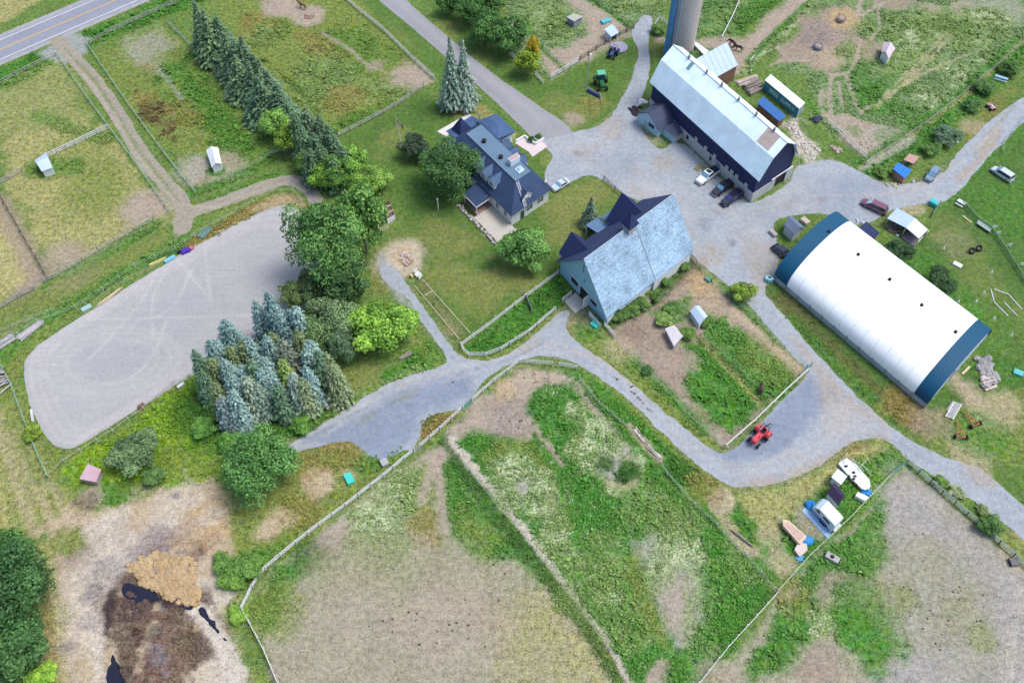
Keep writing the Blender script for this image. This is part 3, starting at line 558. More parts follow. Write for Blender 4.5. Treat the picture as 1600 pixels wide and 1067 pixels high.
def np_mesh(name, V, F):
    me = bpy.data.meshes.new(name); me.vertices.add(len(V)); me.vertices.foreach_set('co', np.asarray(V, np.float32).ravel())
    k = F.shape[1]; me.loops.add(F.size); me.loops.foreach_set('vertex_index', F.astype(np.int32).ravel())
    me.polygons.add(len(F)); me.polygons.foreach_set('loop_start', np.arange(0, F.size, k, dtype=np.int32)); me.polygons.foreach_set('loop_total', np.full(len(F), k, np.int32))
    me.update(calc_edges=True); return me
L.insert(0, ('p', 'track', .55, 3.2, 1.4, YPTS))
gm, GX, GY = grid_mesh('ground', axis(-136, 136, .43, 3000), axis(36, 214, .43, 3000), lambda x, y: terrain(x, y)+(fbm(x, y, 6, 77, 3)-.5)*.0)
gc, grg, gwd = paint(GX, GY, (110, 140, 76, .8, .15), L)
set_attrs(gm, gc, grg, gwd)
GROUND_M = ground_mat('ground_growth'); gm.materials.append(GROUND_M)
go = bpy.data.objects.new('ground', gm); col.objects.link(go); tag(go, kind='structure')

# ---------------- sheets for roads, yard and arena (ragged edged, cut out by contouring) --
def sheet(name, shapes, z, m, base, layers, step=.45, wob=.45, seed=0):
    qs = []
    for s in shapes:
        pts = smooth_px(s[1], 2, s[0] == 'p'); qs.append((s[0], PA(pts), s[2] if len(s) > 2 else 0))
    allp = np.concatenate([q[1] for q in qs]); ex = max(q[2] for q in qs)+2
    xs = np.arange(allp[:, 0].min()-ex, allp[:, 0].max()+ex, step); ys = np.arange(allp[:, 1].min()-ex, allp[:, 1].max()+ex, step)
    X, Y = np.meshgrid(xs, ys); f = np.full(X.shape, -1e9)
    for k, q, hw in qs:
        f = np.maximum(f, poly_sd(X, Y, q) if k == 'p' else line_sd(X, Y, q, hw))
    f = f + wob*((fbm(X, Y, 4, seed, 3)-.5)*2.4+(fbm(X, Y, 1.1, seed+5, 2)-.5)*1.3)
    V = []; F = []; vid = {}
    def vert(key, x, y):
        if key not in vid: vid[key] = len(V); V.append((x, y, z))
        return vid[key]
    ins = f > 0; n, mm = f.shape
    any_ = ins[:-1, :-1] | ins[1:, :-1] | ins[:-1, 1:] | ins[1:, 1:]
    for j, i in zip(*np.nonzero(any_)):
        c = [(j, i), (j, i+1), (j+1, i+1), (j+1, i)]; out = []
        for k in range(4):
            a = c[k]; b = c[(k+1) % 4]; fa = f[a]; fb = f[b]
            if fa > 0: out.append(vert(a, X[a], Y[a]))
            if (fa > 0) != (fb > 0):
                t = fa/(fa-fb); key = (a, b) if a < b else (b, a)
                out.append(vert(key, X[a]+(X[b]-X[a])*t, Y[a]+(Y[b]-Y[a])*t))
        if len(out) > 2: F.append(out)
    me = bpy.data.meshes.new(name); me.from_pydata(V, [], F); me.update()
    va = np.array(V); c_, r_, w_ = paint(va[:, 0], va[:, 1], base, layers, seed)
    set_attrs(me, c_, r_, w_); me.materials.append(m)
    o = bpy.data.objects.new(name, me); col.objects.link(o); tag(o, kind='structure'); return o
K['gr1'] = (172, 182, 198, .15, 0); K['gr2'] = (145, 160, 188, .12, 0); K['gr3'] = (192, 194, 202, .12, 0); K['grt'] = (182, 168, 152, .25, 0); K['oil'] = (110, 108, 118, .2, 0); K['grg'] = (146, 152, 120, .5, 0)
YL = []
def g_(shp, k, a, soft, wob, pts, *r): YL.append((shp, k, a, soft, wob, pts, *r))
g_('p', 'gr2', .9, 2.5, 1.5, [(500, 688), (560, 650), (600, 615), (680, 590), (730, 590), (745, 610), (700, 640), (660, 650), (650, 690), (600, 725), (570, 715), (540, 695)])
g_('p', 'gr2', .9, 1.5, 1, [(1265, 590), (1285, 610), (1285, 640), (1270, 670), (1210, 710), (1140, 720), (1100, 705), (1150, 695), (1230, 620)])
g_('p', 'grt', .5, 3, 2, [(1285, 600), (1310, 610), (1350, 650), (1340, 680), (1290, 690), (1270, 700), (1290, 660)]); g_('p', 'gr3', .7, 3, 2, [(1285, 650), (1330, 630), (1380, 660), (1360, 680), (1300, 700), (1250, 740), (1230, 735), (1270, 690)])
g_('l', 'grt', .55, 1.5, 1, [(1150, 765), (1220, 752), (1290, 725), (1340, 690), (1380, 685)], 1.2)
g_('l', 'grt', .5, 1.5, 1, [(1240, 530), (1290, 585), (1330, 630), (1385, 665)], .8)
g_('e', 'oil', .85, 1.2, 1, [(1143, 381)], 1.3); g_('e', 'oil', .3, 2, 1.5, [(1100, 350)], 2)
g_('l', 'oil', .3, .6, .6, [(1105, 320), (1140, 350), (1160, 375)], .3)
for q in [(1110, 395, 4), (1190, 400, 5), (1080, 420, 3), (1200, 440, 3), (1040, 250, 3), (960, 200, 3)]: g_('e', 'grt', .4, 3, 2, [q[:2]], q[2])
for q in [(930, 240, 6), (1000, 290, 5), (1060, 310, 6), (1250, 320, 7), (1420, 290, 6), (880, 225, 5), (1170, 360, 5)]: g_('e', 'gr3', .35, 4, 3, [q[:2]], q[2])
for q in [(1300, 315, 6), (1350, 300, 5), (1230, 355, 5), (960, 260, 5)]: g_('e', 'gr2', .35, 4, 3, [q[:2]], q[2])
g_('l', 'gr3', .4, .6, .5, [(860, 545), (930, 555), (1000, 620), (1080, 700), (1140, 740), (1220, 735)], .5)
g_('l', 'gr3', .45, .6, .5, [(470, 690), (560, 635), (640, 600), (720, 580), (800, 555), (870, 535)], 1.3)
g_('l', 'grg', .4, 1, 1, [(560, 662), (610, 630), (650, 612)], .5)
for q in [(985, 603), (990, 610), (998, 618), (1003, 626), (1013, 638), (1020, 645)]: pass
g_('l', 'gr3', .5, .5, .5, [(1170, 740), (1215, 715), (1260, 690), (1290, 650)], .4)
g_('l', 'gr2', .4, .5, .4, [(1400, 690), (1450, 720), (1520, 745), (1600, 800)], .4)
g_('l', 'grt', .6, .8, 1, [(1560, 200), (1530, 250), (1500, 280)], .8); g_('l', 'grg', .35, .5, .6, [(1585, 165), (1550, 205), (1520, 245)], .5)
g_('e', 'grt', .5, 2, 1.5, [(1530, 735)], 3); g_('l', 'grt', .4, 1, 1, [(885, 470), (850, 505), (820, 545)], 1.2)
_q = random.Random(5)
for pts in ([(600, 5), (700, 90), (810, 180), (900, 240), (1000, 300), (1080, 350), (1130, 420)], [(1000, 110), (975, 180), (940, 225), (900, 245)], [(870, 250), (960, 250), (1060, 300), (1120, 330), (1200, 350)],
            [(1120, 430), (1080, 360), (1100, 320), (1170, 335), (1260, 310), (1350, 305), (1430, 300), (1500, 255), (1560, 195)], [(1190, 470), (1240, 530), (1300, 600), (1370, 665), (1450, 705), (1530, 755), (1600, 815)], [(860, 545), (930, 565), (1000, 625), (1070, 690), (1130, 735), (1220, 735), (1300, 690), (1350, 655)], [(470, 695), (560, 640), (650, 605), (740, 575), (800, 562), (860, 530)]):
    for k in range(5):
        o_ = _q.uniform(-9, 9); g_('l', _q.choice(['gr2', 'gr3', 'grt', 'gr3', 'gr2']), _q.uniform(.25, .45), .35, .35, [tuple(p) for p in smooth_px([(x+o_+_q.uniform(-3, 3), y-o_*.6+_q.uniform(-3, 3)) for x, y in pts], 2, False)], .12)
for _ in range(46):
    x, y = _q.choice([(1050, 290), (1130, 380), (1260, 320), (930, 235), (1320, 620), (1180, 720), (600, 650), (1400, 300)]); g_('e', _q.choice(['gr2', 'grt', 'gr3', 'oil']), _q.uniform(.15, .4), _q.uniform(.4, 1), .8, [(x+_q.gauss(0, 45), y+_q.gauss(0, 28))], _q.uniform(.3, 1.1))
ROADM = ground_mat('crushed_gravel', .8, .8, False, bump=.3)
yard = [('p', YPTS)]
sheet('gravel_yard', yard, .016, ROADM, (174, 185, 202, .2, 0), YL, step=.5, wob=.35, seed=4)
sheet('gravel_track', [('l', [(283, 345), (300, 330), (345, 318), (400, 296), (445, 280), (478, 288), (492, 312)], 1.7), ('l', [(88, 62), (112, 86), (150, 130), (185, 180), (215, 235), (250, 278), (282, 312), (290, 335), (284, 356)], 1.8)], .012, ROADM, (170, 166, 158, .3, 0),
      [('l', 'graveld', .5, .6, .5, [(450, 283), (478, 292), (492, 315)], .6), ('l', (120, 140, 84, .8, 0), .6, .5, .5, [(100, 75), (150, 130), (185, 180), (215, 235), (250, 278), (280, 318)], .3), ('l', (196, 188, 176, .2, 0), .5, .4, .3, [(96, 78), (146, 134), (211, 238), (276, 318), (330, 325), (400, 299), (450, 284)], .25)], step=.4, wob=.3, seed=8)
PAVM = ground_mat('worn_paving', .4, .6, False, bump=.1)
sheet('lane', [('p', [(560, -40), (608, -40), (632, 0), (700, 58), (760, 108), (830, 158), (905, 206), (870, 224), (842, 226), (800, 184), (740, 128), (690, 84), (640, 40), (590, 0)])], .008, PAVM, (168, 172, 186, .08, 0),
      [('l', (160, 160, 178, .1, 0), .5, .8, .5, [(590, -10), (690, 75), (800, 172)], .6), ('l', (184, 184, 196, .1, 0), .5, 1, .5, [(620, 0), (720, 88), (850, 190)], .7)], step=.5, wob=.12, seed=2)
ARM = ground_mat('arena_sand', .35, .8, False, streak=(math.radians(-38), .08, 1.4, .2), bump=.15)
AL = []
ar = [(36, 572), (42, 556), (70, 530), (140, 486), (290, 392), (400, 334), (440, 319), (468, 326), (485, 345), (560, 400), (540, 440), (400, 530), (290, 592), (125, 697), (100, 703), (78, 692), (60, 662), (38, 605)]
def _in(k):
    c = np.array([265, 515]); return [tuple(c+(np.array(p)-c)*k) for p in ar]
for k, a in ((.95, .5), (.9, .4), (.84, .35)): AL.append(('l', (208, 208, 216, .1, 0), a, .6, .3, [tuple(p) for p in smooth_px(_in(k), 2)] , .35))
AL.append(('p', (179, 183, 194, .15, 0), .8, 4, 2, [(120, 560), (240, 470), (340, 440), (360, 480), (260, 560), (170, 620)]))
for pts in [[(95, 500), (230, 497), (400, 492)], [(330, 470), (290, 420), (270, 400)], [(140, 560), (190, 510), (230, 460), (245, 420)], [(240, 530), (235, 470), (260, 420)], [(160, 600), (200, 595), (240, 560), (260, 500)], [(200, 520), (215, 500), (250, 495), (280, 470), (300, 420)], [(320, 380), (325, 440), (330, 470)]]:
    AL.append(('l', (208, 210, 218, .1, 0), .7, .45, .2, [tuple(p) for p in smooth_px(pts, 2, False)], .14))
for rx, ry in ((70, 52), (88, 66), (104, 78)):
    AL.append(('l', (201, 203, 211, .1, 0), .5, 1.1, .3, [(175+rx*math.cos(a*.314)-.35*ry*math.sin(a*.314), 565-ry*.62*math.sin(a*.314)-.35*rx*math.cos(a*.314)*.6) for a in range(21)], .35))
AL.append(('l', (176, 172, 168, .3, 0), .6, .6, .5, [(125, 697), (290, 592), (330, 570)], .4))
sheet('riding_arena', [('p', ar)], .012, ARM, (186, 189, 199, .15, 0), AL, step=.42, wob=.2, seed=6)
# highway: asphalt, shoulders and painted lines, each a sheet above the last
def strip(name, a, b, hw, z, m, c, off=0):
    A, B = P(*a), P(*b); d = (B-A).normalized(); n = Vector((-d.y, d.x, 0)); A = A-d*120+n*off; B = B+d*120+n*off
    mb = MB(); mb.add([tuple(A-n*hw+Vector((0, 0, z))), tuple(B-n*hw+Vector((0, 0, z))), tuple(B+n*hw+Vector((0, 0, z))), tuple(A+n*hw+Vector((0, 0, z)))], [(0, 1, 2, 3)])
    return mb.build(name, m)
h0, h1 = (0, 78), (180, 1)
tag(strip('highway_shoulder', h0, h1, 5.9, .006, mat('shoulder_gravel', C(158, 162, 166), .95, .2, 3), 0), kind='structure')
tag(strip('highway', h0, h1, 4.4, .011, mat('asphalt', C(142, 148, 164), .85, .12, 1.2), 0), kind='structure')
for off, nm, cc in ((-3.7, 'road_line_white', C(226, 230, 236)), (3.7, 'road_line_white', C(226, 230, 236)), (.16, 'road_line_yellow', C(206, 172, 96)), (-.16, 'road_line_yellow', C(206, 172, 96))):
    tag(strip('painted_line', h0, h1, .09 if cc[2] < .4 else .11, .015, mat(nm, cc, .7, .15, 3), 0, off), kind='structure')
# ---------------- trees -------------------------------------------------------
def foliage_mat(name, spread=.55, huev=.05):
    m, t, b = new_mat(name); N = t.nodes; Lk = t.links
    at = N.new('ShaderNodeAttribute'); at.attribute_name = 'tone'
    oi = N.new('ShaderNodeObjectInfo')
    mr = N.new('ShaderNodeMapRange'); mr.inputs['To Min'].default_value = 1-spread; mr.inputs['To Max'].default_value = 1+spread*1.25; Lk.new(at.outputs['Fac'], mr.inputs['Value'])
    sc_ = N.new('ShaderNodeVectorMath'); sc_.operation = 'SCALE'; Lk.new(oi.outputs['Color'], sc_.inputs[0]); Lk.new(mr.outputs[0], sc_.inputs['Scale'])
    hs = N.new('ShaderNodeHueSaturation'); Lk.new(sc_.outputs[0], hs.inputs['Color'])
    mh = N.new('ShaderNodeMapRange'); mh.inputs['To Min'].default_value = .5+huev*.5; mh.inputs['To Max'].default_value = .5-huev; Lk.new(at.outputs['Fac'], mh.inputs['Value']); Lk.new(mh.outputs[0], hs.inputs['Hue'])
    Lk.new(hs.outputs[0], b.inputs['Base Color']); b.inputs['Roughness'].default_value = .65; b.inputs['Specular IOR Level'].default_value = .25
    # thin leaves let some light through
    tr = N.new('ShaderNodeBsdfTranslucent'); Lk.new(hs.outputs[0], tr.inputs[0]); ms = N.new('ShaderNodeMixShader'); ms.inputs[0].default_value = .22
    Lk.new(b.outputs[0], ms.inputs[1]); Lk.new(tr.outputs[0], ms.inputs[2]); Lk.new(ms.outputs[0], N['Material Output'].inputs[0])
    return m
LEAFM = foliage_mat('leaves', .6, .02); NEEDM = foliage_mat('needles', .72, .02)
BARK = mat('bark', C(120, 108, 98), .9, .3, 6)
def leaf_mesh(name, cen, nrm, size, tone, m, asp=.62):
    n = len(cen); r = np.random.default_rng(5).normal(size=(n, 3)); nrm = nrm/(np.linalg.norm(nrm, axis=1)[:, None]+1e-9)
    a = np.cross(nrm, r); a /= np.linalg.norm(a, axis=1)[:, None]+1e-9; b = np.cross(nrm, a); s = size[:, None]
    V = np.stack([cen-a*s*.5, cen+b*s*asp*.5+nrm*s*.1, cen+a*s*.5-nrm*s*.05, cen-b*s*asp*.5+nrm*s*.1], 1).reshape(-1, 3)
    me = np_mesh(name, V, np.arange(n*4).reshape(n, 4)); at = me.attributes.new('tone', 'FLOAT', 'POINT'); at.data.foreach_set('value', np.repeat(tone, 4).astype(np.float32))
    me.materials.append(m); return me
def sph(n, rng):
    v = rng.normal(size=(n, 3)); return v/np.linalg.norm(v, axis=1)[:, None]
def broad_mesh(seed, nb=46, nl=150, leaf=.13, top=1.0):
    """crown of unit radius and unit half height 1: lobes of leaves, gaps between"""
    rng = np.random.default_rng(seed); d = sph(nb*3, rng); d = d[d[:, 2] > -.62][:nb]
    k = rng.uniform(.5, .86, len(d)); lob = 1+.18*np.sin(3*np.arctan2(d[:, 1], d[:, 0])+seed)+.1*rng.normal(size=len(d))
    c = d*(k*lob)[:, None]; c[:, 2] *= top; c[:8] *= .45; br = rng.uniform(.2, .36, len(d))
    cen = []; nr = []; tn = []; sz = []
    for i in range(len(d)):
        n = int(nl*(br[i]/.28)**2); s = sph(n, rng); s[:, 2] = np.where(s[:, 2] < -.35, -s[:, 2], s[:, 2])
        rr = br[i]*rng.uniform(.72, 1.08, n); cen.append(c[i]+s*rr[:, None]*np.array([1, 1, .82])); nr.append(s+rng.normal(size=(n, 3))*.55+np.array([0, 0, .35]))
        tn.append(np.clip(rng.uniform(.2, .75)+rng.normal(size=n)*.2, 0, 1)); sz.append(leaf*rng.uniform(.55, 1.25, n))
    n = 260; s = sph(n, rng); cen.append(s*rng.uniform(.85, 1.12, n)[:, None]*np.array([1, 1, top*.9])); nr.append(s); tn.append(rng.uniform(.3, .9, n)); sz.append(np.full(n, leaf*.9))
    return leaf_mesh('crown', np.concatenate(cen), np.concatenate(nr), np.concatenate(sz), np.concatenate(tn), LEAFM)
def conifer_mesh(seed, tiers=19, slim=1.0, droop=.5):
    """unit height, unit radius at the skirt: tiers of drooping sprays"""
    rng = np.random.default_rng(seed); cen = []; nr = []; tn = []; sz = []
    for t in range(tiers):
        f = t/(tiers-1); z = .1+.88*f; R = (1-f)**slim*.94+.05; nbr = int(7+11*(1-f))
        R *= rng.uniform(.86, 1.1); off = rng.uniform(0, 6.28)
        for k in range(nbr):
            an = off+6.283*k/nbr+rng.normal()*.12; rl = R*rng.uniform(.72, 1.12); m = max(3, int(8*rl+3)); bt = rng.uniform(.25, .75)
            for j in range(m):
                q = (j+.6)/m; side = rng.normal()*.16*rl*(1.25-q); r = rl*q
                x = math.cos(an)*r-math.sin(an)*side; y = math.sin(an)*r+math.cos(an)*side
                zz = z-droop*.1*(q**1.5)*(1-f*.6)+rng.normal()*.007
                for e in range(4):
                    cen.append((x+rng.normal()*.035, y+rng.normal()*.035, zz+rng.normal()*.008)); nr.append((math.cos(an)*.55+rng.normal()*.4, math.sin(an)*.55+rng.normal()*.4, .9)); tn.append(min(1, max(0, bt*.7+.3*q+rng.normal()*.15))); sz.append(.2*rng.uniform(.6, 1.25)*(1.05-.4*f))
    cen = np.array(cen); nr = np.array(nr)
    # sprays keep their real proportions although the tree is stored at unit size (about 2.4 m x 13 m)
    n = len(cen); g = np.random.default_rng(seed+1); r = g.normal(size=(n, 3)); S = np.array([2.3, 2.3, 13.0]); C_ = cen*S; nr /= np.linalg.norm(nr, axis=1)[:, None]
    out = np.stack([cen[:, 0], cen[:, 1], np.zeros(n)], 1)+g.normal(size=(n, 3))*.25; a = out-nr*np.sum(out*nr, 1)[:, None]; a /= np.linalg.norm(a, axis=1)[:, None]+1e-9; b = np.cross(nr, a); s = (np.array(sz)*2.35)[:, None]
    a = a-np.array([0, 0, .35])
    V = (np.stack([C_-a*s*.45, C_+b*s*.26, C_+a*s*.62, C_-b*s*.26], 1)/S).reshape(-1, 3)
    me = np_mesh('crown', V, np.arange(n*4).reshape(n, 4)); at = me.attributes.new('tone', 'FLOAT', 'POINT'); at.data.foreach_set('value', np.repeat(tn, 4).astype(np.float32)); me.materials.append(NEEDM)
    return me
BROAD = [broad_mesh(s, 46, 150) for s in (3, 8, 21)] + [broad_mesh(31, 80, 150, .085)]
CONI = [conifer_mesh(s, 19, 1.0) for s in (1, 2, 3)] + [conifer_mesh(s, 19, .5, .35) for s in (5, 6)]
def trunk_mesh(seed, limbs):
    mb = MB(); rng = random.Random(seed); mb.tube([(0, 0, 0), (.02, 0, .45), (0, .03, .8)], [.5, .32, .16], 7)
    for i in range(limbs):
        a = 6.28*i/limbs+rng.uniform(-.3, .3); r = rng.uniform(1.2, 2.2); z = rng.uniform(.3, .5); mb.tube([(0, 0, z), (math.cos(a)*r*.5, math.sin(a)*r*.5, z+.15), (math.cos(a)*r, math.sin(a)*r, z+.32)], [.2, .13, .06], 5)
    o = mb.build('trunk', BARK); me = o.data; bpy.data.objects.remove(o); return me
TRB = trunk_mesh(1, 6); TRC = trunk_mesh(2, 0)
def _tree(name, x, y, crown, trunk, cs, ts, cz, color, label, cat, group, rz):
    e = empty(name, (x, y, 0), rz, label, cat, group)
    t = bpy.data.objects.new('trunk', trunk); col.objects.link(t); t.parent = e; t.scale = ts
    c = bpy.data.objects.new('crown', crown); col.objects.link(c); c.parent = e; c.location = (0, 0, cz); c.scale = cs
    c.color = (*color, 1)
    return e
def broad(cx, cy, R, Ht, color, label, cat='tree', name='broadleaf_tree', group=None, low=.12, v=None, elong=1.0):
    half = Ht*(1-low)/2; cz = Ht*low+half; p = P(cx, cy, cz)
    v = random.randrange(3) if v is None else v
    return _tree(name, p.x, p.y, BROAD[v], TRB, (R, R*elong, half*1.02), (R*.09+.12, R*.09+.12, Ht*.85), cz, C(*color, .86), label, cat, group, random.uniform(0, 6.28))
def conif(tx, ty, Ht, R, color, label, cat='spruce', name='spruce_tree', group=None, slim=False):
    p = P(tx, ty, Ht); v = (3+random.randrange(2)) if slim else random.randrange(3)
    return _tree(name, p.x, p.y, CONI[v], TRC, (R*1.1, R*1.1, Ht), (.5, .5, Ht*1.1), 0, C(*color, .86), label, cat, group, random.uniform(0, 6.28))
G1 = (84, 124, 62); G2 = (70, 108, 60); G3 = (112, 152, 62); G4 = (62, 94, 60); G5 = (100, 132, 82); Y1 = (150, 160, 56)
broad(512, 382, 6.9, 19, (90, 134, 74), 'tallest broad tree at the end of the riding arena, dense mid green', name='poplar_tree', v=3)
broad(563, 340, 5.0, 18, (96, 140, 72), 'tall green tree right behind the largest one, next to the lawn shed', name='poplar_tree')
broad(540, 440, 4.6, 9, (64, 98, 58), 'shaded lower tree at the foot of the tallest broad tree', name='poplar_tree')  # darker leaf colour puts the shade low in the tall crown into paint
broad(594, 508, 5.6, 8.5, (118, 164, 66), 'bright lime green rounded tree beside the gravel path')
broad(404, 722, 5.8, 10.5, (86, 134, 72), 'round green tree at the edge of the pale manure yard', v=3)
broad(206, 706, 4.0, 5, (96, 124, 84), 'grey green rounded bush south of the riding arena', 'bush', 'bush')
broad(240, 742, 1.9, 2.4, (88, 124, 70), 'small green shrub beside the grey green rounded bush', 'shrub', 'shrub')
broad(-2, 940, 7.6, 12, (62, 102, 58), 'large dark green tree cut by the left edge below the dirt track', v=3)
broad(-14, 872, 5.0, 8, (70, 112, 58), 'dark tree at the left edge, above the larger dark one')
broad(10, 1020, 5.2, 9, (66, 104, 58), 'dark tree in the bottom left corner')
broad(66, 1058, 2.2, 3, (128, 172, 66), 'yellow green bush in the bottom left corner', 'bush', 'bush')
broad(704, 262, 6.1, 11, (70, 108, 60), 'big dark green tree in front of the white farmhouse', v=3)
broad(648, 228, 3.3, 5.5, (66, 88, 66), 'small grey green tree beside the flagpole')
broad(819, 388, 4.6, 8.5, (96, 142, 74), 'green tree on the lawn between farmhouse and shingled barn')
broad(826, 96, 3.2, 7, (120, 150, 50), 'small yellowing tree beside the paved lane')
broad(833, 80, 1.7, 9, (176, 164, 50), 'golden young tree behind the yellowing one', 'tree', 'broadleaf_tree')
for q, l in (((702, 4, 3.0, 6), 'leftmost dark tree of the row along the lane at the top edge'), ((733, 12, 4.0, 8), 'second dark tree of the lane row, cut by the top edge'), ((759, 42, 4.4, 9), 'middle tree of the dark row beside the lane'),
             ((793, 56, 4.6, 9), 'largest tree of the dark row, nearest the yellowing tree'), ((766, 4, 3.4, 6), 'dark tree at the top edge behind the lane row')):
    broad(*q, (70, 112, 58), l, group='dark trees along the lane')
broad(430, 192, 3.4, 7.5, (112, 158, 76), 'yellow green tree at the left end of the shelter belt', group='trees of the shelter belt')
broad(452, 214, 3.2, 8, (112, 148, 60), 'bright green tree of the shelter belt beside the small gate', group='trees of the shelter belt')
broad(505, 272, 3.2, 6.5, (106, 150, 60), 'bright green tree above the bend of the gravel track', group='trees of the shelter belt')
broad(548, 252, 3.4, 7.5, (110, 158, 70), 'lime green tree at the lawn end of the shelter belt', group='trees of the shelter belt')
broad(590, 278, 2.8, 5.5, (122, 162, 78), 'yellowish tree standing out on the lawn beside the shelter belt', group='trees of the shelter belt')
broad(528, 268, 3.4, 8, (92, 138, 66), 'green tree between the conifers and the lime green tree of the belt', group='trees of the shelter belt')
broad(480, 250, 2.8, 6, (96, 136, 66), 'small green tree below the belt conifers beside the track', group='trees of the shelter belt')
broad(565, 292, 3.0, 7, (110, 152, 66), 'green tree between the yellowish tree and the tallest broad tree', group='trees of the shelter belt')
broad(490, 446, 3.4, 7.5, (88, 116, 76), 'dull green tree in the corner of the arena, by the blue spruces', group='trees of the grove')
broad(458, 462, 2.8, 6.5, (98, 124, 74), 'olive tree at the back of the spruce grove', group='trees of the grove')
broad(520, 496, 4.2, 9.5, (104, 132, 92), 'grey green tree beside the bright lime tree', group='trees of the grove')
broad(500, 522, 3.6, 9, (96, 126, 82), 'grey green tree between blue spruces and lime tree', group='trees of the grove')
broad(535, 540, 2.8, 7.5, (88, 118, 88), 'bluish green tree at the foot of the grey green ones', group='trees of the grove')
for x, y, r, l in ((318, 668, 2.2, 'green bush at the arena side of the spruce grove foot'), (338, 640, 2.0, 'green bush half under the left spruces of the grove'), (470, 662, 2.0, 'dark green bush in front of the grove by the gravel'), (360, 690, 2.2, 'green bush between the grove and the round tree')):
    broad(x, y, r, 2.2, (88, 138, 62), l, 'bush', 'bush', 'bushes at the foot of the grove')
broad(1161, 455, 2.3, 3.6, (118, 148, 62), 'yellow green bush on the barn paddock corner by the yard', 'bush', 'bush')
broad(1549, 820, 1.9, 2.6, (84, 122, 66), 'round green bush beside the double rail fence', 'bush', 'bush')
broad(1404, 395, 2.8, 4.2, (58, 88, 54), 'dark bush between the open run-in shed and the white dome', 'bush', 'bush')
broad(1472, 438, 3.0, 4.4, (58, 88, 54), 'dark bush against the long side of the white dome', 'bush', 'bush')
broad(50, 676, 1.5, 2, (120, 150, 58), 'small bush on the wire fence at the end of the arena', 'bush', 'bush')
broad(1030, 46, 2.0, 2.2, (98, 132, 72), 'low bush inside the white corner fence by the silo', 'bush', 'bush')
broad(1084, 88, 1.8, 2.4, (96, 132, 76), 'low bush between silo and lean-to roof', 'bush', 'bush')
broad(880, 172, .1, .2, G1, 'x') if 0 else None
for i, (x, y, r) in enumerate(((968, 492, 1.5), (985, 484, 1.8), (1002, 474, 1.7), (1025, 462, 1.3), (1040, 440, 1.2), (1068, 415, 1.2))):
    broad(x, y, r, 1.7, (88, 124, 64), ['first leafy shrub from the open door end of the shingled barn', 'second leafy shrub along the shingled barn wall', 'third leafy shrub along the shingled barn wall', 'shrub beside the pale rocks at the barn wall', 'shrub at the notch in the shingled barn wall', 'shrub at the yard corner of the shingled barn'][i], 'shrub', 'shrub', 'shrubs along the shingled barn wall')
for i, (x, y, r, hh, c, l) in enumerate(((1481, 212, 3.0, 3, (92, 120, 96), 'greyish bush on the field fence above the blue roofed hut'), (1455, 232, 2.0, 2.2, G1, 'green bush nearer the blue roofed hut'), (1540, 135, 2.4, 2.6, (82, 122, 66), 'bush on the field fence beside the blue bench'),
        (1578, 105, 2.4, 3, (82, 120, 62), 'bush on the field fence right of the blue bench'), (1395, 262, 1.9, 1.8, (100, 136, 66), 'low leafy shrub left of the blue roofed hut'), (1378, 268, 1.7, 1.6, (96, 132, 62), 'leftmost low shrub by the blue roofed hut'), (1520, 165, 2.0, 2.0, (76, 116, 66), 'bush on the field fence above the parked quad'),
        (385, 886, 2.6, 2.8, (92, 134, 64), 'bushy growth beside the bend of the long rail fence'), (365, 905, 2.2, 2.2, (98, 138, 60), 'light shrub at the edge of the manure yard'), (372, 960, 1.6, 1.6, (118, 160, 66), 'yellow green shrub below the fence bend'),
        (350, 880, 2, 2, (90, 130, 62), 'shrub at the pale sand left of the fence bend'), (1012, 578, 1.1, 1.3, (70, 112, 58), 'dark little shrub on the strip beside the curved track'), (870, 178, 0.01, .1, G1, None), (1102, 506, .9, 1.2, (90, 126, 60), 'small shrub between the two small barn huts'),
        (1075, 520, 1.6, 1.6, (92, 130, 60), 'shrub beside the white topped hut'), (1038, 500, 1.7, 1.7, (118, 150, 80), 'pale green shrub left of the white topped hut'), (1050, 480, 1.6, 1.2, (84, 124, 64), 'low green shrub above the white topped hut'),
        (1535, 795, 1.0, 1.1, (120, 140, 90), 'pale shrub on the verge of the right hand track'), (830, 218, .8, 1.2, (52, 84, 54), 'clipped shrub beside the house walkway'), (842, 212, .7, .8, (90, 128, 66), 'small flowering shrub in the bed by the lane'), (1135, 455, 1, 1, (96, 130, 64), None), (1470, 752, 1.2, 1.3, (100, 136, 70), 'shrub between the double rail fence and the track'), (1496, 768, 1.3, 1.0, (140, 156, 116), 'greyish thistle patch beside the double rail fence'))):
    if l: broad(x, y, r, hh, c, l, 'shrub' if r < 2.3 else 'bush', 'shrub' if r < 2.3 else 'bush')
conif(702, 58, 19, 3.3, (120, 142, 128), 'left one of the two tall grey blue spruces beside the lane'); conif(722, 62, 18, 3.1, (126, 146, 134), 'right one of the two tall grey blue spruces beside the lane')
conif(925, 308, 8, 2.1, (98, 118, 100), 'small spruce alone on the lawn beside the shingled barn')
row = [(303, 2, 16), (318, 12, 15), (340, 30, 13), (333, 34, 12), (350, 50, 13), (363, 62, 12), (378, 58, 14), (370, 84, 12), (390, 84, 13), (385, 98, 12), (404, 92, 12), (398, 118, 11), (414, 112, 12), (410, 136, 10), (426, 132, 11)]
nth = ['first', 'second', 'third', 'fourth', 'fifth', 'sixth', 'seventh', 'eighth', 'ninth', 'tenth', 'eleventh', 'twelfth', 'thirteenth', 'fourteenth', 'fifteenth', 'sixteenth', 'seventeenth', 'eighteenth', 'nineteenth', 'twentieth']
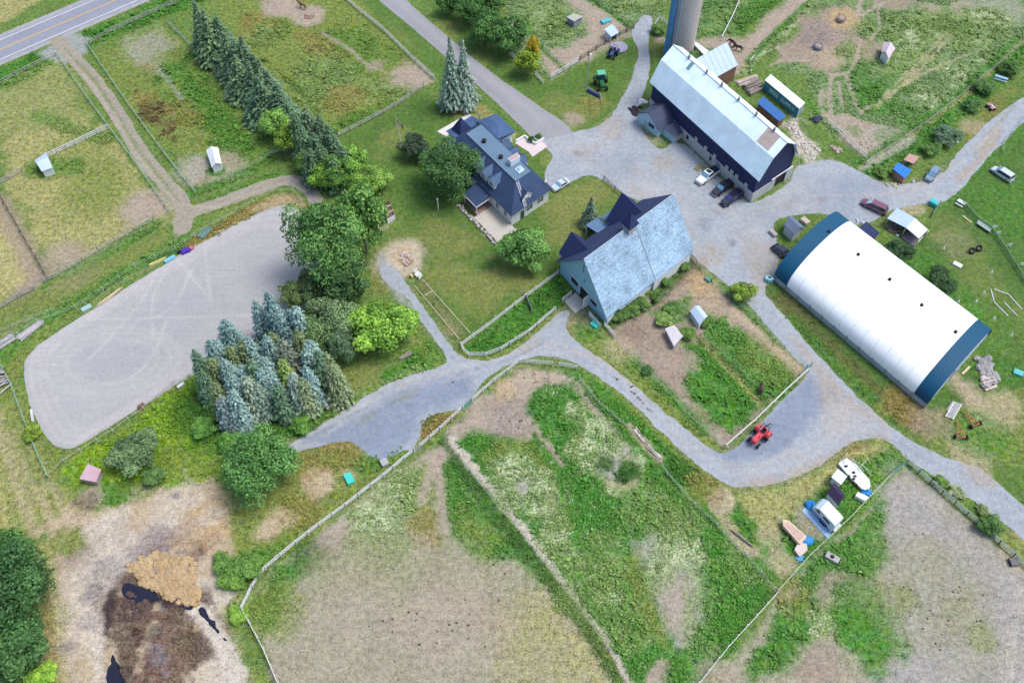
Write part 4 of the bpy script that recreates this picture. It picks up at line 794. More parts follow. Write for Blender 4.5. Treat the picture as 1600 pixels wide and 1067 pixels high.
for i, (x, y, h) in enumerate(row): conif(x+random.uniform(-4, 4), y+random.uniform(-3, 3), h*random.uniform(.85, 1.05), 3.5+.6*(i % 3), ((90, 118, 90), (98, 126, 92), (84, 112, 88))[i % 3], nth[i]+' dark spruce of the upper left row, counted from the highway end', group='dark spruce row by the paddock fence')
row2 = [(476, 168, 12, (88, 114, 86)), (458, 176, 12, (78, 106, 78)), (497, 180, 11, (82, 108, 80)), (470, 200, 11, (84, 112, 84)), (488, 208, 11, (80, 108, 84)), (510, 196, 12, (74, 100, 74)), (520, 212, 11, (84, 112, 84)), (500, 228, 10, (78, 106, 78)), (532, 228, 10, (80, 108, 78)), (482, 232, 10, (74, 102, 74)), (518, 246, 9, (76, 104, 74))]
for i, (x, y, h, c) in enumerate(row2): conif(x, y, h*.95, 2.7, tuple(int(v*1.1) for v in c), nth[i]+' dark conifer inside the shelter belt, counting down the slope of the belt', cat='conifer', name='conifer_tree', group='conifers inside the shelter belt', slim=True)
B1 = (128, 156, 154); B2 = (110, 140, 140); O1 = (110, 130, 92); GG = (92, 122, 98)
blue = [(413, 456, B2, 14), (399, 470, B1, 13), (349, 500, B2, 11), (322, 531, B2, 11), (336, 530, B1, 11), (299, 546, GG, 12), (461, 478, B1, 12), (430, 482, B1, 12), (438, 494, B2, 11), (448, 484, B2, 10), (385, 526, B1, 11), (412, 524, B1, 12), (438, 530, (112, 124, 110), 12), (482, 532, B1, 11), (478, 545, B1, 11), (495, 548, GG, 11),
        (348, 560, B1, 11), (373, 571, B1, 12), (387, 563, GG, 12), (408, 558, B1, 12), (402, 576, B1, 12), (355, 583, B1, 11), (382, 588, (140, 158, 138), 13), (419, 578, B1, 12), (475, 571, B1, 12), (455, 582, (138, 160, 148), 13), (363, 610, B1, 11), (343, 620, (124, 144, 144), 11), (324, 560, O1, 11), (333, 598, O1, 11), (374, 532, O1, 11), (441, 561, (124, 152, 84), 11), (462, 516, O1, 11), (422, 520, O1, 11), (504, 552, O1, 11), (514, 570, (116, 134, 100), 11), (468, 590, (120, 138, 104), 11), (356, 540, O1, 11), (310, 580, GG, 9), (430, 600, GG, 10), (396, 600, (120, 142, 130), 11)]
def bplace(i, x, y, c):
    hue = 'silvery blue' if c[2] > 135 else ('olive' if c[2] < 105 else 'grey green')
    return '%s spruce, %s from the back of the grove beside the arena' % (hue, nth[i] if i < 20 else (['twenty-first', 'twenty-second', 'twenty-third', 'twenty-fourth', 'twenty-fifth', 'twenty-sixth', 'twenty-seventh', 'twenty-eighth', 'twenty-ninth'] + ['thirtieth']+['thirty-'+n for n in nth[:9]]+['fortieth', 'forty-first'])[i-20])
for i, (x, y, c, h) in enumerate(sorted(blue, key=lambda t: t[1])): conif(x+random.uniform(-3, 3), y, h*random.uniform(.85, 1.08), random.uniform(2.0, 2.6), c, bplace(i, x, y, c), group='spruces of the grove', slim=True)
# dead pale tree between the row and the belt
p = P(438, 165, 4); e = empty('dead_tree', (p.x, p.y, 0), 0, 'bare grey dead tree between the spruce row and the shelter belt', 'dead tree')
mb = MB(lambda a, b, c=0: Vector((p.x+a, p.y+b, c))); mb.tube([(0, 0, 0), (0, 0, 9)], [.2, .05], 6); mb.build('trunk', mat('deadwood', C(150, 152, 158), .9, .2, 4), e)
mb = MB(lambda a, b, c=0: Vector((p.x+a, p.y+b, c)))
for i in range(90):
    z = 1.2+7.4*i/90; r = (1.8*(1-z/9.5)+.2)*random.uniform(.6, 1); a = i*2.4; mb.tube([(0, 0, z), (math.cos(a)*r*.6, math.sin(a)*r*.6, z+.05), (math.cos(a)*r, math.sin(a)*r, z-.25)], [.05, .04, .02], 4, False)
mb.build('branches', mat('deadwood', (0, 0, 0)), e)

# ---------------- weeds, docks and long grass (uncountable) --------------------
ROADPOLY = [PA(smooth_px(yard[0][1], 1)), PA(ar)]; ROADLINE = [PA(t) for t in ([(283, 345), (300, 330), (345, 318), (400, 296), (445, 280), (478, 288), (492, 312)], [(88, 62), (112, 86), (150, 130), (185, 180), (215, 235), (250, 278), (282, 312), (290, 335)], [(620, -40), (700, 70), (870, 215)])]
def idx(gx, gy, x, y): return np.clip(np.searchsorted(gy, y), 0, len(gy)-1)*len(gx)+np.clip(np.searchsorted(gx, x), 0, len(gx)-1)
_gx = np.unique(GX); _gy = np.unique(GY)
def weeds(name, n, rmin, size, hmax, seed, cols=None, wmin=None, blades=3):
    rng = np.random.default_rng(seed); x = rng.uniform(-134, 134, n*4); y = rng.uniform(38, 212, n*4)
    k = idx(_gx, _gy, x, y); keep = (grg[k] > rmin)
    keep &= rng.uniform(0, 1, x.size) < np.clip((fbm(x, y, 3.5, seed+50, 3)-.38)*4, .05, 1)
    if wmin is not None: keep &= (gwd[k] > wmin) & (rng.uniform(0, 1, x.size) < gwd[k])
    keep &= (np.abs(x) < 10+.6*(y+20))
    x, y, k = x[keep], y[keep], k[keep]
    for q in ROADPOLY:
        m = poly_sd(x, y, q) < .35; x, y, k = x[m], y[m], k[m]
    for q, hw in zip(ROADLINE, (2.1, 2.2, 4.5)):
        m = line_sd(x, y, q, hw) < 0; x, y, k = x[m], y[m], k[m]
    x, y, k = x[:n], y[:n], k[:n]; n = len(x); s = rng.uniform(*size, n); V = []; T = []
    for b in range(blades):
        a = rng.uniform(0, 6.28, n); d = np.stack([np.cos(a), np.sin(a)], 1); nn = np.stack([-d[:, 1], d[:, 0]], 1); ln_ = s*rng.uniform(.7, 1.2, n); hh = rng.uniform(.35, 1, n)*hmax; z0 = terrain(x, y)
        o = np.stack([x, y], 1)+rng.normal(size=(n, 2))*.12
        v0 = np.c_[o-nn*ln_[:, None]*.1, z0]; v1 = np.c_[o+d*ln_[:, None]*.5-nn*ln_[:, None]*.28, z0+hh*.8]; v2 = np.c_[o+d*ln_[:, None], z0+hh*.75]; v3 = np.c_[o+d*ln_[:, None]*.5+nn*ln_[:, None]*.28, z0+hh]
        V.append(np.stack([v0, v1, v2, v3], 1)); T.append(k)
    V = np.concatenate(V).reshape(-1, 3); kk = np.concatenate(T)
    me = np_mesh(name, V, np.arange(len(V)).reshape(-1, 4)); c = gc[kk]*rng.uniform(.75, 1.7, (len(kk), 1))*np.array([1, 1.06, .95]) if cols is None else np.array(cols)[rng.integers(0, len(cols), len(kk))]
    buf = np.ones((len(V), 4), np.float32); buf[:, :3] = np.repeat(c, 4, 0); ca = me.color_attributes.new('Col', 'FLOAT_COLOR', 'POINT'); ca.data.foreach_set('color', buf.ravel())
    return me
wm, t, b = new_mat('weed_leaf'); at = t.nodes.new('ShaderNodeAttribute'); at.attribute_name = 'Col'; t.links.new(at.outputs['Color'], b.inputs['Base Color']); b.inputs['Roughness'].default_value = .8; b.inputs['Specular IOR Level'].default_value = .15
for nm, me in (('tall_weeds', weeds('tall_weeds', 5000, .93, (.5, 1.0), .75, 21, None, None, 5)), ('weeds', weeds('weeds', 70000, .86, (.25, .6), .38, 3)), ('seed_heads', weeds('seed_heads', 12000, .5, (.12, .26), .5, 9, [C(206, 214, 170), C(190, 200, 150), C(222, 226, 196)], .3, 2))):
    me.materials.append(wm); o = bpy.data.objects.new(nm, me); col.objects.link(o)
    tag(o, 'rank green weeds and docks over the ungrazed ground' if nm == 'weeds' else 'knee high clumps of coarse weeds in the rough corners' if nm == 'tall_weeds' else 'pale flower and seed heads scattered through the paddocks', 'flowers' if nm == 'seed_heads' else 'weeds', kind='stuff')
# ---------------- fences ------------------------------------------------------
WHITEP = mat('white_paint_rail', C(226, 228, 232), .6, .1, 3); GREYW = mat('weathered_rail', C(176, 172, 172), .85, .2, 3); DARKW = mat('dark_rail', C(62, 58, 60), .8, .2, 3)
BROWNR = mat('brown_rail', C(138, 124, 112), .85, .2, 3); WIRE = mat('fence_wire', C(168, 180, 172), .6, .1, 3); GREENT = mat('fence_tape_green', C(150, 186, 164), .6, .1, 3)
_postmesh = {}
def post_mesh(w_, h, m):
    k = (w_, h, m.name)
    if k not in _postmesh:
        mb = MB(); mb.bev(-w_/2, w_/2, -w_/2, w_/2, 0, h, w_*.2); o = mb.build('post', m); _postmesh[k] = o.data; bpy.data.objects.remove(o)
    return _postmesh[k]
def fence(pts, label, name='rail_fence', cat='fence', rails=(.5, .9, 1.3), gap=2.6, h=1.4, pw=.16, m=None, rh=.15, rt=.05, pm=None, jit=.03, group=None, closed=False, wire=False):
    m = m or WHITEP; pm = pm or m
    W = [P(*q) for q in pts]; O = W[0]
    e = empty(name, (O.x, O.y, 0), 0, label, cat, group)
    st = []
    for a, b in zip(W[:-1], W[1:]):
        L_ = (b-a).length; n = max(1, round(L_/gap)); 
        for i in range(n): st.append(a+(b-a)*(i/n))
    st.append(W[-1])
    if len(st) > 100:
        step = len(st)/99.0; st = [st[int(i*step)] for i in range(99)]+[st[-1]]
    rnd = random.Random(len(st)*7+int(abs(O.x)))
    for i, s in enumerate(st):
        o = bpy.data.objects.new('post', post_mesh(pw, h, pm)); col.objects.link(o); o.parent = e
        d = st[min(i+1, len(st)-1)]-st[max(i-1, 0)]; o.location = (s.x-O.x, s.y-O.y, 0); o.rotation_euler = (rnd.gauss(0, jit), rnd.gauss(0, jit), math.atan2(d.y, d.x))
        o.scale = (1, 1, rnd.uniform(.95, 1.05))
    for z in rails:
        mb = MB()
        for a, b in zip(st[:-1], st[1:]):
            d = (b-a).normalized(); n = Vector((-d.y, d.x, 0)); za = z+rnd.gauss(0, .02); zb = z+rnd.gauss(0, .02)
            if wire: mb.tube([tuple(a+Vector((0, 0, za))), tuple((a+b)/2+Vector((0, 0, (za+zb)/2-.04))), tuple(b+Vector((0, 0, zb)))], rt, 4, False); continue
            off = n*(pw*.5+rt*.5); q = []
            for pnt, zz in ((a-d*.05, za), (b+d*.05, zb)):
                for s_, t_ in ((-1, -1), (1, -1), (1, 1), (-1, 1)): q.append(tuple(pnt+off+n*(s_*rt/2)+Vector((0, 0, zz+t_*rh/2))))
            mb.add(q, [(0, 3, 2, 1), (4, 5, 6, 7), (0, 1, 5, 4), (1, 2, 6, 5), (2, 3, 7, 6), (3, 0, 4, 7)])
        mb.build('rail' if not wire else 'strand', m, e)
    return e
def wirefence(pts, label, gap=4, h=1.3, m=None, pm=None, pw=.12, rails=(.6, 1.15), rt=.035, **k):
    return fence(pts, label, 'wire_fence', rails=rails, gap=gap, h=h, pw=pw, m=m or WIRE, pm=pm or GREYW, rt=rt, wire=True, **k)
fence([(437, 1069), (414, 1015), (380, 952), (396, 918), (416, 890), (464, 850), (500, 822), (541, 792), (600, 746), (648, 706)], 'long white rail fence bending round the big dry paddock', rails=(.45, .85, 1.25), rt=.07)
fence([(656, 701), (688, 673), (724, 640)], 'white rail fence section between the two gateways, ending at the path')
fence([(738, 628), (772, 598), (812, 568), (863, 572)], 'white rail fence curving round the trodden corner by the gravel track')
fence([(874, 573), (901, 578)], 'short separate piece of white rail fence beside the gravel track', gap=2.9)
fence([(872, 428), (820, 466), (760, 512), (720, 541)], 'upper white rail fence of the grassy lane leading to the shingled barn', rails=(.4, .8, 1.2))
fence([(720, 541), (724, 550), (733, 558), (759, 558)], 'white rail fence closing the round end of the grassy lane', gap=2.2)
fence([(759, 558), (783, 549), (826, 522), (868, 486)], 'lower white rail fence of the grassy lane leading to the shingled barn')
fence([(879, 473), (892, 462)], 'short white rail gate piece at the open barn door', gap=1.6)
fence([(819, 461), (831, 489)], 'weathered single panel across the grassy lane', gap=3.6, m=GREYW, h=1.4, rails=(.4, .75, 1.1), rh=.32)
fence([(1134, 701), (1180, 661), (1225, 617), (1262, 583)], 'thick pale rail fence between the weedy pen and the slate grey parking', rails=(1.1,), rh=.28, rt=.22, m=mat('pale_log', C(206, 208, 196), .8, .15, 2), gap=3.2, h=1.1)
fence([(1214, 926), (1180, 964), (1136, 1012), (1090, 1069)], 'white rail fence running into the bottom edge beside the docks', rails=(.6, 1.15), rh=.17)
wirefence([(1214, 926), (1262, 872), (1330, 808), (1392, 742)], 'pale tape fence behind the white camper trailer', rails=(1.15,), rt=.06, m=mat('pale_tape', C(206, 210, 190), .7, .1, 2), gap=4)
fence([(1416, 724), (1452, 756), (1490, 788), (1530, 822), (1560, 850), (1604, 890)], 'grey green double rail fence along the right hand dirt paddock', rails=(.4, .8, 1.2), m=mat('greenish_rail', C(168, 180, 176), .8, .15, 2), pm=DARKW, rt=.09)
fence([(533, -6), (560, 18), (600, 50), (640, 90), (678, 124)], 'white rail fence along the verge of the paved lane', rails=(.4, .8, 1.2))
fence([(662, 136), (632, 158), (600, 177), (564, 196), (528, 214)], 'weathered grey rail fence between lawn and upper paddock', m=mat('grey_rail', C(190, 190, 186), .8, .15, 3), pm=DARKW, rails=(.45, .85, 1.25))
fence([(262, 38), (285, 60), (305, 82), (330, 110), (360, 145), (400, 188)], 'grey rail fence at the foot of the spruce row', m=mat('bluegrey_rail', C(164, 172, 184), .8, .1, 3), rails=(.5, 1.1))
fence([(168, 55), (205, 38), (250, 18), (300, -4)], 'white rail fence along the roadside verge at the top', m=GREYW)
fence([(0, 133), (40, 112), (88, 88)], 'weathered rail fence beside the highway entrance, left side', m=GREYW, rails=(.5, 1.1))
fence([(140, 70), (170, 54)], 'short weathered rail fence at the highway entrance, right side', m=GREYW, rails=(.5, 1.1))
wirefence([(92, 90), (130, 145), (168, 197), (215, 260), (270, 338)], 'pale tape fence left of the dirt track from the highway', m=GREENT, rt=.06)
wirefence([(136, 70), (170, 120), (205, 170), (245, 225), (278, 268), (308, 305)], 'pale tape fence right of the dirt track from the highway', m=GREENT, rt=.06)
fence([(76, 247), (120, 226), (170, 202)], 'clean white three rail fence beside the roofed paddock shelter', rails=(.3, .75, 1.2), rt=.09)
fence([(-4, 292), (36, 270)], 'short rail fence at the left edge below the paddock shelter', m=GREYW)
fence([(0, 305), (20, 340), (40, 375), (58, 405), (76, 438)], 'brown weathered rail fence down the far left paddock', m=BROWNR, rails=(.5, .9, 1.3))
fence([(-4, 488), (30, 466), (55, 454)], 'rail fence at the left edge above the timber stacks', m=GREYW); fence([(72, 442), (84, 436)], 'tiny piece of rail fence at the paddock gateway', m=GREYW, gap=1.8)
wirefence([(84, 436), (130, 408), (180, 378), (240, 346)], 'overgrown wire fence along the lower side of the yellow paddock', pm=BROWNR)
wirefence([(0, 545), (60, 505), (120, 483), (162, 455), (212, 418), (275, 391), (305, 370), (350, 345), (396, 318), (428, 302), (459, 300), (472, 318)], 'post and tape fence along the upper side of the riding arena', m=GREENT, pm=WHITEP, gap=5, rails=(.7, 1.2), rt=.03)
wirefence([(76, 746), (101, 722), (127, 706), (153, 690), (178, 675), (226, 640), (246, 622), (272, 600), (298, 590)], 'post and rail fence along the lower side of the riding arena', m=GREYW, pm=WHITEP, gap=3.6, rails=(.9,), rt=.05)
wirefence([(-2, 563), (18, 600), (33, 640), (52, 690), (76, 746)], 'green wire fence at the short end of the riding arena', m=GREENT, pm=mat('greenpost', C(110, 140, 120), .8, .1, 2), rt=.045)
wirefence([(905, 592), (935, 632), (968, 660), (1010, 692), (1042, 742), (1085, 790), (1120, 822), (1165, 870), (1210, 922)], 'wire fence with pale posts along the dock paddock below the curved track', pm=WHITEP)
wirefence([(700, 688), (735, 738), (775, 790), (812, 832), (852, 882), (900, 945), (950, 1015), (985, 1069)], 'low overgrown wire fence beside the worn path through the paddocks', pm=BROWNR, h=1.0, rails=(.8,), gap=4.5)
wirefence([(1078, 402), (1094, 420), (1112, 440), (1140, 465), (1180, 500), (1225, 545), (1260, 576)], 'green wire fence between the yard and the barn pens', m=GREENT, pm=mat('greenpost', (0, 0, 0)))
wirefence([(1096, 524), (1130, 555), (1165, 590), (1200, 622)], 'low wire fence dividing the two weedy pens', m=WIRE, h=1.0, rails=(.8,))
wirefence([(958, 528), (1000, 568), (1035, 606), (1080, 655), (1134, 701)], 'sagging wire fence on the bank above the curved track', m=WIRE, h=1.0, rails=(.8,))
fence([(1128, 64), (1145, 30), (1160, -4)], 'single white rail fence running up from the lean-to roof', rails=(1.2,), rh=.2, rt=.16, gap=4)
fence([(860, 124), (882, 112), (904, 98)], 'white three rail fence across the mown triangle', rails=(.35, .8, 1.25), rt=.09)
fence([(836, 118), (848, 132)], 'short white three rail fence beside the yellowing tree', rails=(.35, .8, 1.25)); fence([(796, 86), (810, 100)], 'white rail fence end behind the yellowing tree', rails=(.35, .8, 1.25))
fence([(906, 96), (945, 70), (990, 45)], 'old wooden fence overgrown along the trodden paddock', m=BROWNR, pm=DARKW)
wirefence([(990, 46), (955, 20), (915, -6)], 'overgrown fence line at the top between two paddocks', pm=DARKW)
wirefence([(838, 62), (858, 86), (882, 108)], 'dark overgrown fence crossing the trodden paddock corner', pm=DARKW)
fence([(1021, 46), (1030, 32), (1044, 42)], 'white corner fence around the bush beside the silo', rails=(.6, 1.1), gap=2)
fence([(1293, 194), (1320, 218), (1352, 248)], 'white double rail fence at the mouth of the north field', rails=(.5, 1.1), rt=.08)
wirefence([(1352, 258), (1400, 226), (1450, 192), (1500, 152), (1550, 110), (1602, 64)], 'wire fence along the top of the right hand track, lined with bushes', pm=GREYW)
wirefence([(1602, 182), (1578, 215), (1566, 225), (1566, 240)], 'thin fence in the grass above the silver minivan')
fence([(943, 282), (960, 298), (976, 312)], 'black rail fence on the yard side of the shingled barn', m=DARKW, rails=(.5, 1.1))
wirefence([(1602, 925), (1586, 965), (1574, 1012), (1572, 1069)], 'faint tape fence in the bottom right corner', pm=WHITEP, gap=6)
fence([(424, 243), (446, 236)], 'small white gate in the shade of the shelter belt', gap=3.2, rails=(.5, .9))
wirefence([(326, 290), (360, 278), (400, 258), (424, 244)], 'thin tape fence under the shelter belt above the track bend', m=GREENT)
wirefence([(1170, 100), (1178, 92)], 'short white tape behind the lean-to roof', m=WHITEP, rt=.06)
fence([(1078, 402), (1088, 414)], 'grey gate at the yard corner of the shingled barn', m=GREYW, gap=1.6)
fence([(944, 510), (958, 526)], 'white gate at the lower corner of the shingled barn', gap=1.5, rails=(.3, .6, .9, 1.2))
# teal tube gates
def gate(a, b, label, m=None, h=1.3):
    m = m or mat('teal_gate', C(88, 150, 140), .5, .1, 3); A, B = P(*a), P(*b); e = empty('metal_gate', (A.x, A.y, 0), 0, label, 'gate'); fr = Frame(A, B-A, Vector((-(B-A).y, (B-A).x, 0))); L_ = (B-A).length
    mb = MB(fr)
    mb.tube([(0, 0, .2), (L_, 0, .2), (L_, 0, h), (0, 0, h), (0, 0, .2)], .05, 6); mb.build('gate_frame', m, e)
    mb = MB(fr)
    for k in range(1, 5): mb.tube([(0, 0, .2+(h-.2)*k/5), (L_, 0, .2+(h-.2)*k/5)], .035, 5)
    mb.build('bars', m, e)
    for u in (-.12, L_+.12): MB(fr).cyl(u, 0, 0, h+.25, .09).build('post', GREYW, e)
gate((724, 640), (738, 628), 'teal tube gate at the gravel track into the dock paddock'); gate((1392, 742), (1414, 725), 'dark teal gate at the corner of the right hand dirt paddock'); gate((1250, 590), (1266, 573), 'green tube gate beside the dome barn road')
gate((1455, 340), (1466, 322), 'teal gate beside the run-in shed with two roofs')
gate((648, 706), (656, 701), 'narrow grey gate in the long white fence', GREYW)
# green mesh fence of the play lawn
A = [(1503, 320), (1524, 344), (1546, 360), (1560, 380), (1572, 398), (1586, 420), (1602, 446)]
e = fence(A, 'green mesh fence around the play lawn', 'mesh_fence', rails=(1.15,), m=GREENT, pm=mat('greenpost', (0, 0, 0)), h=1.3, pw=.08, rh=.05, gap=3)
def mesh_mat():
    m, t, b = new_mat('green_mesh'); b.inputs['Base Color'].default_value = (*C(84, 140, 104), 1); N = t.nodes
    tr = N.new('ShaderNodeBsdfTransparent'); mx = N.new('ShaderNodeMixShader'); mx.inputs[0].default_value = .5
    t.links.new(tr.outputs[0], mx.inputs[1]); t.links.new(b.outputs[0], mx.inputs[2]); t.links.new(mx.outputs[0], N['Material Output'].inputs[0]); return m
mb = MB(); W = [P(*q) for q in A]
for a, b in zip(W[:-1], W[1:]):
    n = (b-a).normalized(); n = Vector((-n.y, n.x, 0))*.02
    mb.add([tuple(a+n), tuple(b+n), tuple(b+n+Vector((0, 0, 1.1))), tuple(a+n+Vector((0, 0, 1.1)))], [(0, 1, 2, 3)])
mb.build('netting', mesh_mat(), e)
# ---------------- building helpers -------------------------------------------
def hit(fr, ax, k, x, y):
    """where the sight line through a surveyed point meets the wall plane u=k / v=k of a building: (other axis, z)"""
    C0 = Vector((0, 0, CAM_H)); d = _F + np.array([1., 0, 0])*(x-800)/FPX - _U*(y-533.5)/FPX; d = Vector(d)
    M = Matrix(((fr.U.x, fr.V.x), (fr.U.y, fr.V.y))).inverted()
    o = M @ Vector((C0-fr.O).xy); q = M @ Vector(d.xy); i = 0 if ax == 'u' else 1
    t = (k-o[i])/q[i]; return o[1-i]+q[1-i]*t, CAM_H+d.z*t
def roof_quad(mb, a, b, c, d, t=.14): mb.slab([a, b, c, d], t)
def seams(mb, a, b, c, d, n, r=.035):
    """standing seams from edge a-b to edge d-c of a roof plane"""
    a, b, c, d = map(Vector, (a, b, c, d))
    for i in range(n+1):
        t = i/n; p = a.lerp(b, t)+Vector((0, 0, .02)); q = d.lerp(c, t)+Vector((0, 0, .02)); mb.tube([tuple(p), tuple(q)], r, 4, False)
GLASS = mat('window_glass', C(60, 70, 84), .15, .1, 1, spec=.6); WHITEW = mat('white_siding', C(226, 234, 240), .7, .06, 2, stretch=(.3, .3, 6)); WHITET = mat('white_trim', C(236, 240, 244), .6, .05, 3)
DARKIN = mat('dark_inside', C(48, 44, 46), .9, .2, 2); STONE = mat('fieldstone', C(172, 174, 178), .9, .3, 2.2, c2=C(204, 206, 206), bump=.5)  # dark_inside: unlit interiors painted dark, also used on plain dark parts
CONC = mat('concrete', C(198, 196, 192), .9, .12, 1.5); WOODB = mat('brown_boards', C(132, 98, 84), .85, .25, 2, stretch=(4, 4, .4)); WOODG = mat('grey_boards', C(168, 160, 158), .9, .2, 2)
def window(fr, parent, ax, k, c, z, w_, h, out, fm=None):
    """window (frame) with panes set into wall plane ax=k, centred at c,z; out = +1/-1 outward"""
    def bx(mb, c0, c1, z0, z1, d0, d1):
        lo, hi = sorted((k+out*d0, k+out*d1))
        return mb.box(lo, hi, c0, c1, z0, z1) if ax == 'u' else mb.box(c0, c1, lo, hi, z0, z1)
    mb = MB(fr); f = .1
    bx(mb, c-w_/2-f, c+w_/2+f, z-h/2-f, z-h/2, .0, .08); bx(mb, c-w_/2-f, c+w_/2+f, z+h/2, z+h/2+f, .0, .08); bx(mb, c-w_/2-f, c-w_/2, z-h/2, z+h/2, .0, .08); bx(mb, c+w_/2, c+w_/2+f, z-h/2, z+h/2, .0, .08)
    bx(mb, c-w_/2, c+w_/2, z-.04, z+.04, .0, .06); bx(mb, c-.03, c+.03, z-h/2, z+h/2, .0, .055)
    o = mb.build('window', fm or WHITET, parent); g = MB(fr); bx(g, c-w_/2, c+w_/2, z-h/2, z+h/2, .005, .03); gp = g.build('pane', GLASS, parent); gp.parent = o; return o
def gable_u(fr, parent, L_, W_, ze, zr, wallm, roofm, over=.4, vr=None, z0=0, nseam=0, t=.16, wallname='walls'):
    """gable roof, ridge along u; walls and two roof planes in one roof part"""
    vr = W_/2 if vr is None else vr; mb = MB(fr); mb.extr_u([(0.15, z0), (W_-.15, z0), (W_-.15, ze-.05), (vr, zr-.15), (.15, ze-.05)], .15, L_-.15); wl = mb.build(wallname, wallm, parent)
    s1 = (zr-ze)/vr; s2 = (zr-ze)/(W_-vr); mb = MB(fr)
    a = (-over, -over, ze-s1*over); b = (L_+over, -over, ze-s1*over); c = (L_+over, vr, zr); d = (-over, vr, zr); e = (-over, W_+over, ze-s2*over); f = (L_+over, W_+over, ze-s2*over)
    mb.slab([a, b, c, d], t); mb.slab([d, c, f, e], t)
    if nseam: seams(mb, a, b, c, d, nseam); seams(mb, e, f, c, d, nseam)
    rf = mb.build('roof', roofm, parent); return wl, rf
_sh = {}
def shingle_mat(name, c, var=.25, row=(.9, .22), patch=.25):
    if name in _sh: return _sh[name]
    m, t, b = new_mat(name); N = t.nodes; Lk = t.links; tc = N.new('ShaderNodeTexCoord')
    def nz(s, sc_, d=3):
        mp = N.new('ShaderNodeMapping'); mp.inputs['Scale'].default_value = s; Lk.new(tc.outputs['Object'], mp.inputs[0]); n = N.new('ShaderNodeTexNoise'); n.inputs['Scale'].default_value = sc_; n.inputs['Detail'].default_value = d; Lk.new(mp.outputs[0], n.inputs['Vector']); return n.outputs['Fac']
    def mm(op, a, b_):
        n = N.new('ShaderNodeMath'); n.operation = op
        for i, v in enumerate((a, b_)):
            if isinstance(v, (int, float)): n.inputs[i].default_value = v
            else: Lk.new(v, n.inputs[i])
        return n.outputs[0]
    s = mm('ADD', mm('MULTIPLY', mm('SUBTRACT', nz((1, 1, 3.2), 2.2, 4), .5), var*3), mm('MULTIPLY', mm('SUBTRACT', nz((1, 1, 1), .35, 3), .5), patch*3))
    s = mm('ADD', s, mm('MULTIPLY', mm('SUBTRACT', nz((.25, .25, 9), 1.0, 2), .5), var*1.6)); s = mm('MAXIMUM', mm('ADD', s, 1.0), .3)
    v = N.new('ShaderNodeVectorMath'); v.operation = 'SCALE'; v.inputs[0].default_value = c; Lk.new(s, v.inputs['Scale']); Lk.new(v.outputs[0], b.inputs['Base Color']); b.inputs['Roughness'].default_value = .8; b.inputs['Specular IOR Level'].default_value = .2; _sh[name] = m
    return m
# ---------------- black gambrel barn -----------------------------------------
O = P(1184, 281, 6.9); BF = Frame(O, P(1017.5, 130, 6.9)-O, P(1245.6, 240.5, 6.9)-O); BL, BW = 36.0, 12.14
e = empty('gambrel_barn', (BF.O.x, BF.O.y, 0), 0, 'long black boarded barn with silver gambrel roof beside the silo', 'barn')
BLACKB = mat('black_boards', C(34, 46, 92), .8, .3, 1.5, stretch=(3, 3, .3), spec=.4); SILVER = shingle_mat('silver_roof', (.70, .86, .97), .07, patch=.14)
SILVER.node_tree.nodes['Principled BSDF'].inputs['Roughness'].default_value = .45
mb = MB(BF); pr = [(.3, 2.6), (BW-.3, 2.6), (BW-.3, 6.9), (9.35, 11.2), (6.07, 13.5), (2.8, 11.2), (.3, 6.9)]; mb.extr_u(pr, .35, BL-.35); mb.box(.35, 1.8, .3, 1, 1.6, 2.6); mb.build('board_walls', BLACKB, e)
mb = MB(BF); mb.box(.2, BL-.2, .15, .6, 0, 2.6); mb.box(.2, BL-.2, BW-.6, BW-.15, 0, 2.6); mb.box(BL-.6, BL-.2, .6, BW-.6, 0, 2.6); mb.box(.2, .6, .6, 7.2, 0, 2.6); mb.box(.2, .6, 10.4, BW-.6, 0, 2.6)
for u in (2.2, 5.2, 6.8, 8.4, 12.5, 15.5, 18.8): mb.box(u, u+.9, .12, .5, 2.6, 3.5)
mb.build('stone_foundation', STONE, e)
mb = MB(BF); o = .45
pl = [(-.05, 6.85), (2.7, 11.5), (6.07, 13.8), (9.44, 11.5), (BW+.05, 6.85)]
for (v0, z0), (v1, z1) in zip(pl[:-1], pl[1:]): mb.slab([(-.5, v0, z0), (BL+.5, v0, z0), (BL+.5, v1, z1), (-.5, v1, z1)], .14); seams(mb, (-.5, v0, z0), (BL+.5, v0, z0), (BL+.5, v1, z1), (-.5, v1, z1), 36, .03)
mb.tube([(-.5, 6.07, 13.84), (BL+.5, 6.07, 13.84)], .12, 6); rf = mb.build('roof', SILVER, e)
def sub(o, parent): o.parent = parent; return o
mb = MB(BF)
for u in (3.5, 9.0, 14.5, 20, 25, 31): mb.box(u-.2, u+.2, 5.85, 6.3, 13.7, 14.5); mb.tube([(u, 6.07, 14.4), (u, 6.07, 14.9)], [.32, .05], 8)
sub(mb.build('ridge_vents', WOODG, e), rf)
mb = MB(BF); mb.slab([(29.0, 4.4, 12.74), (29.9, 4.4, 12.74), (29.9, 6.0, 13.84), (29.0, 6.0, 13.84)], .05); sub(mb.build('skylight_sheet', mat('green_sheet', C(120, 160, 172), .5, .1, 2), e), rf)
mb = MB(BF); mb.slab([(1.5, 3.0, 11.78), (5.0, 3.0, 11.78), (5.0, 5.9, 13.76), (1.5, 5.9, 13.76)], .03); sub(mb.build('rusty_patch', mat('rusty_tin', C(196, 190, 190), .7, .3, .9, c2=C(190, 160, 148)), e), rf)
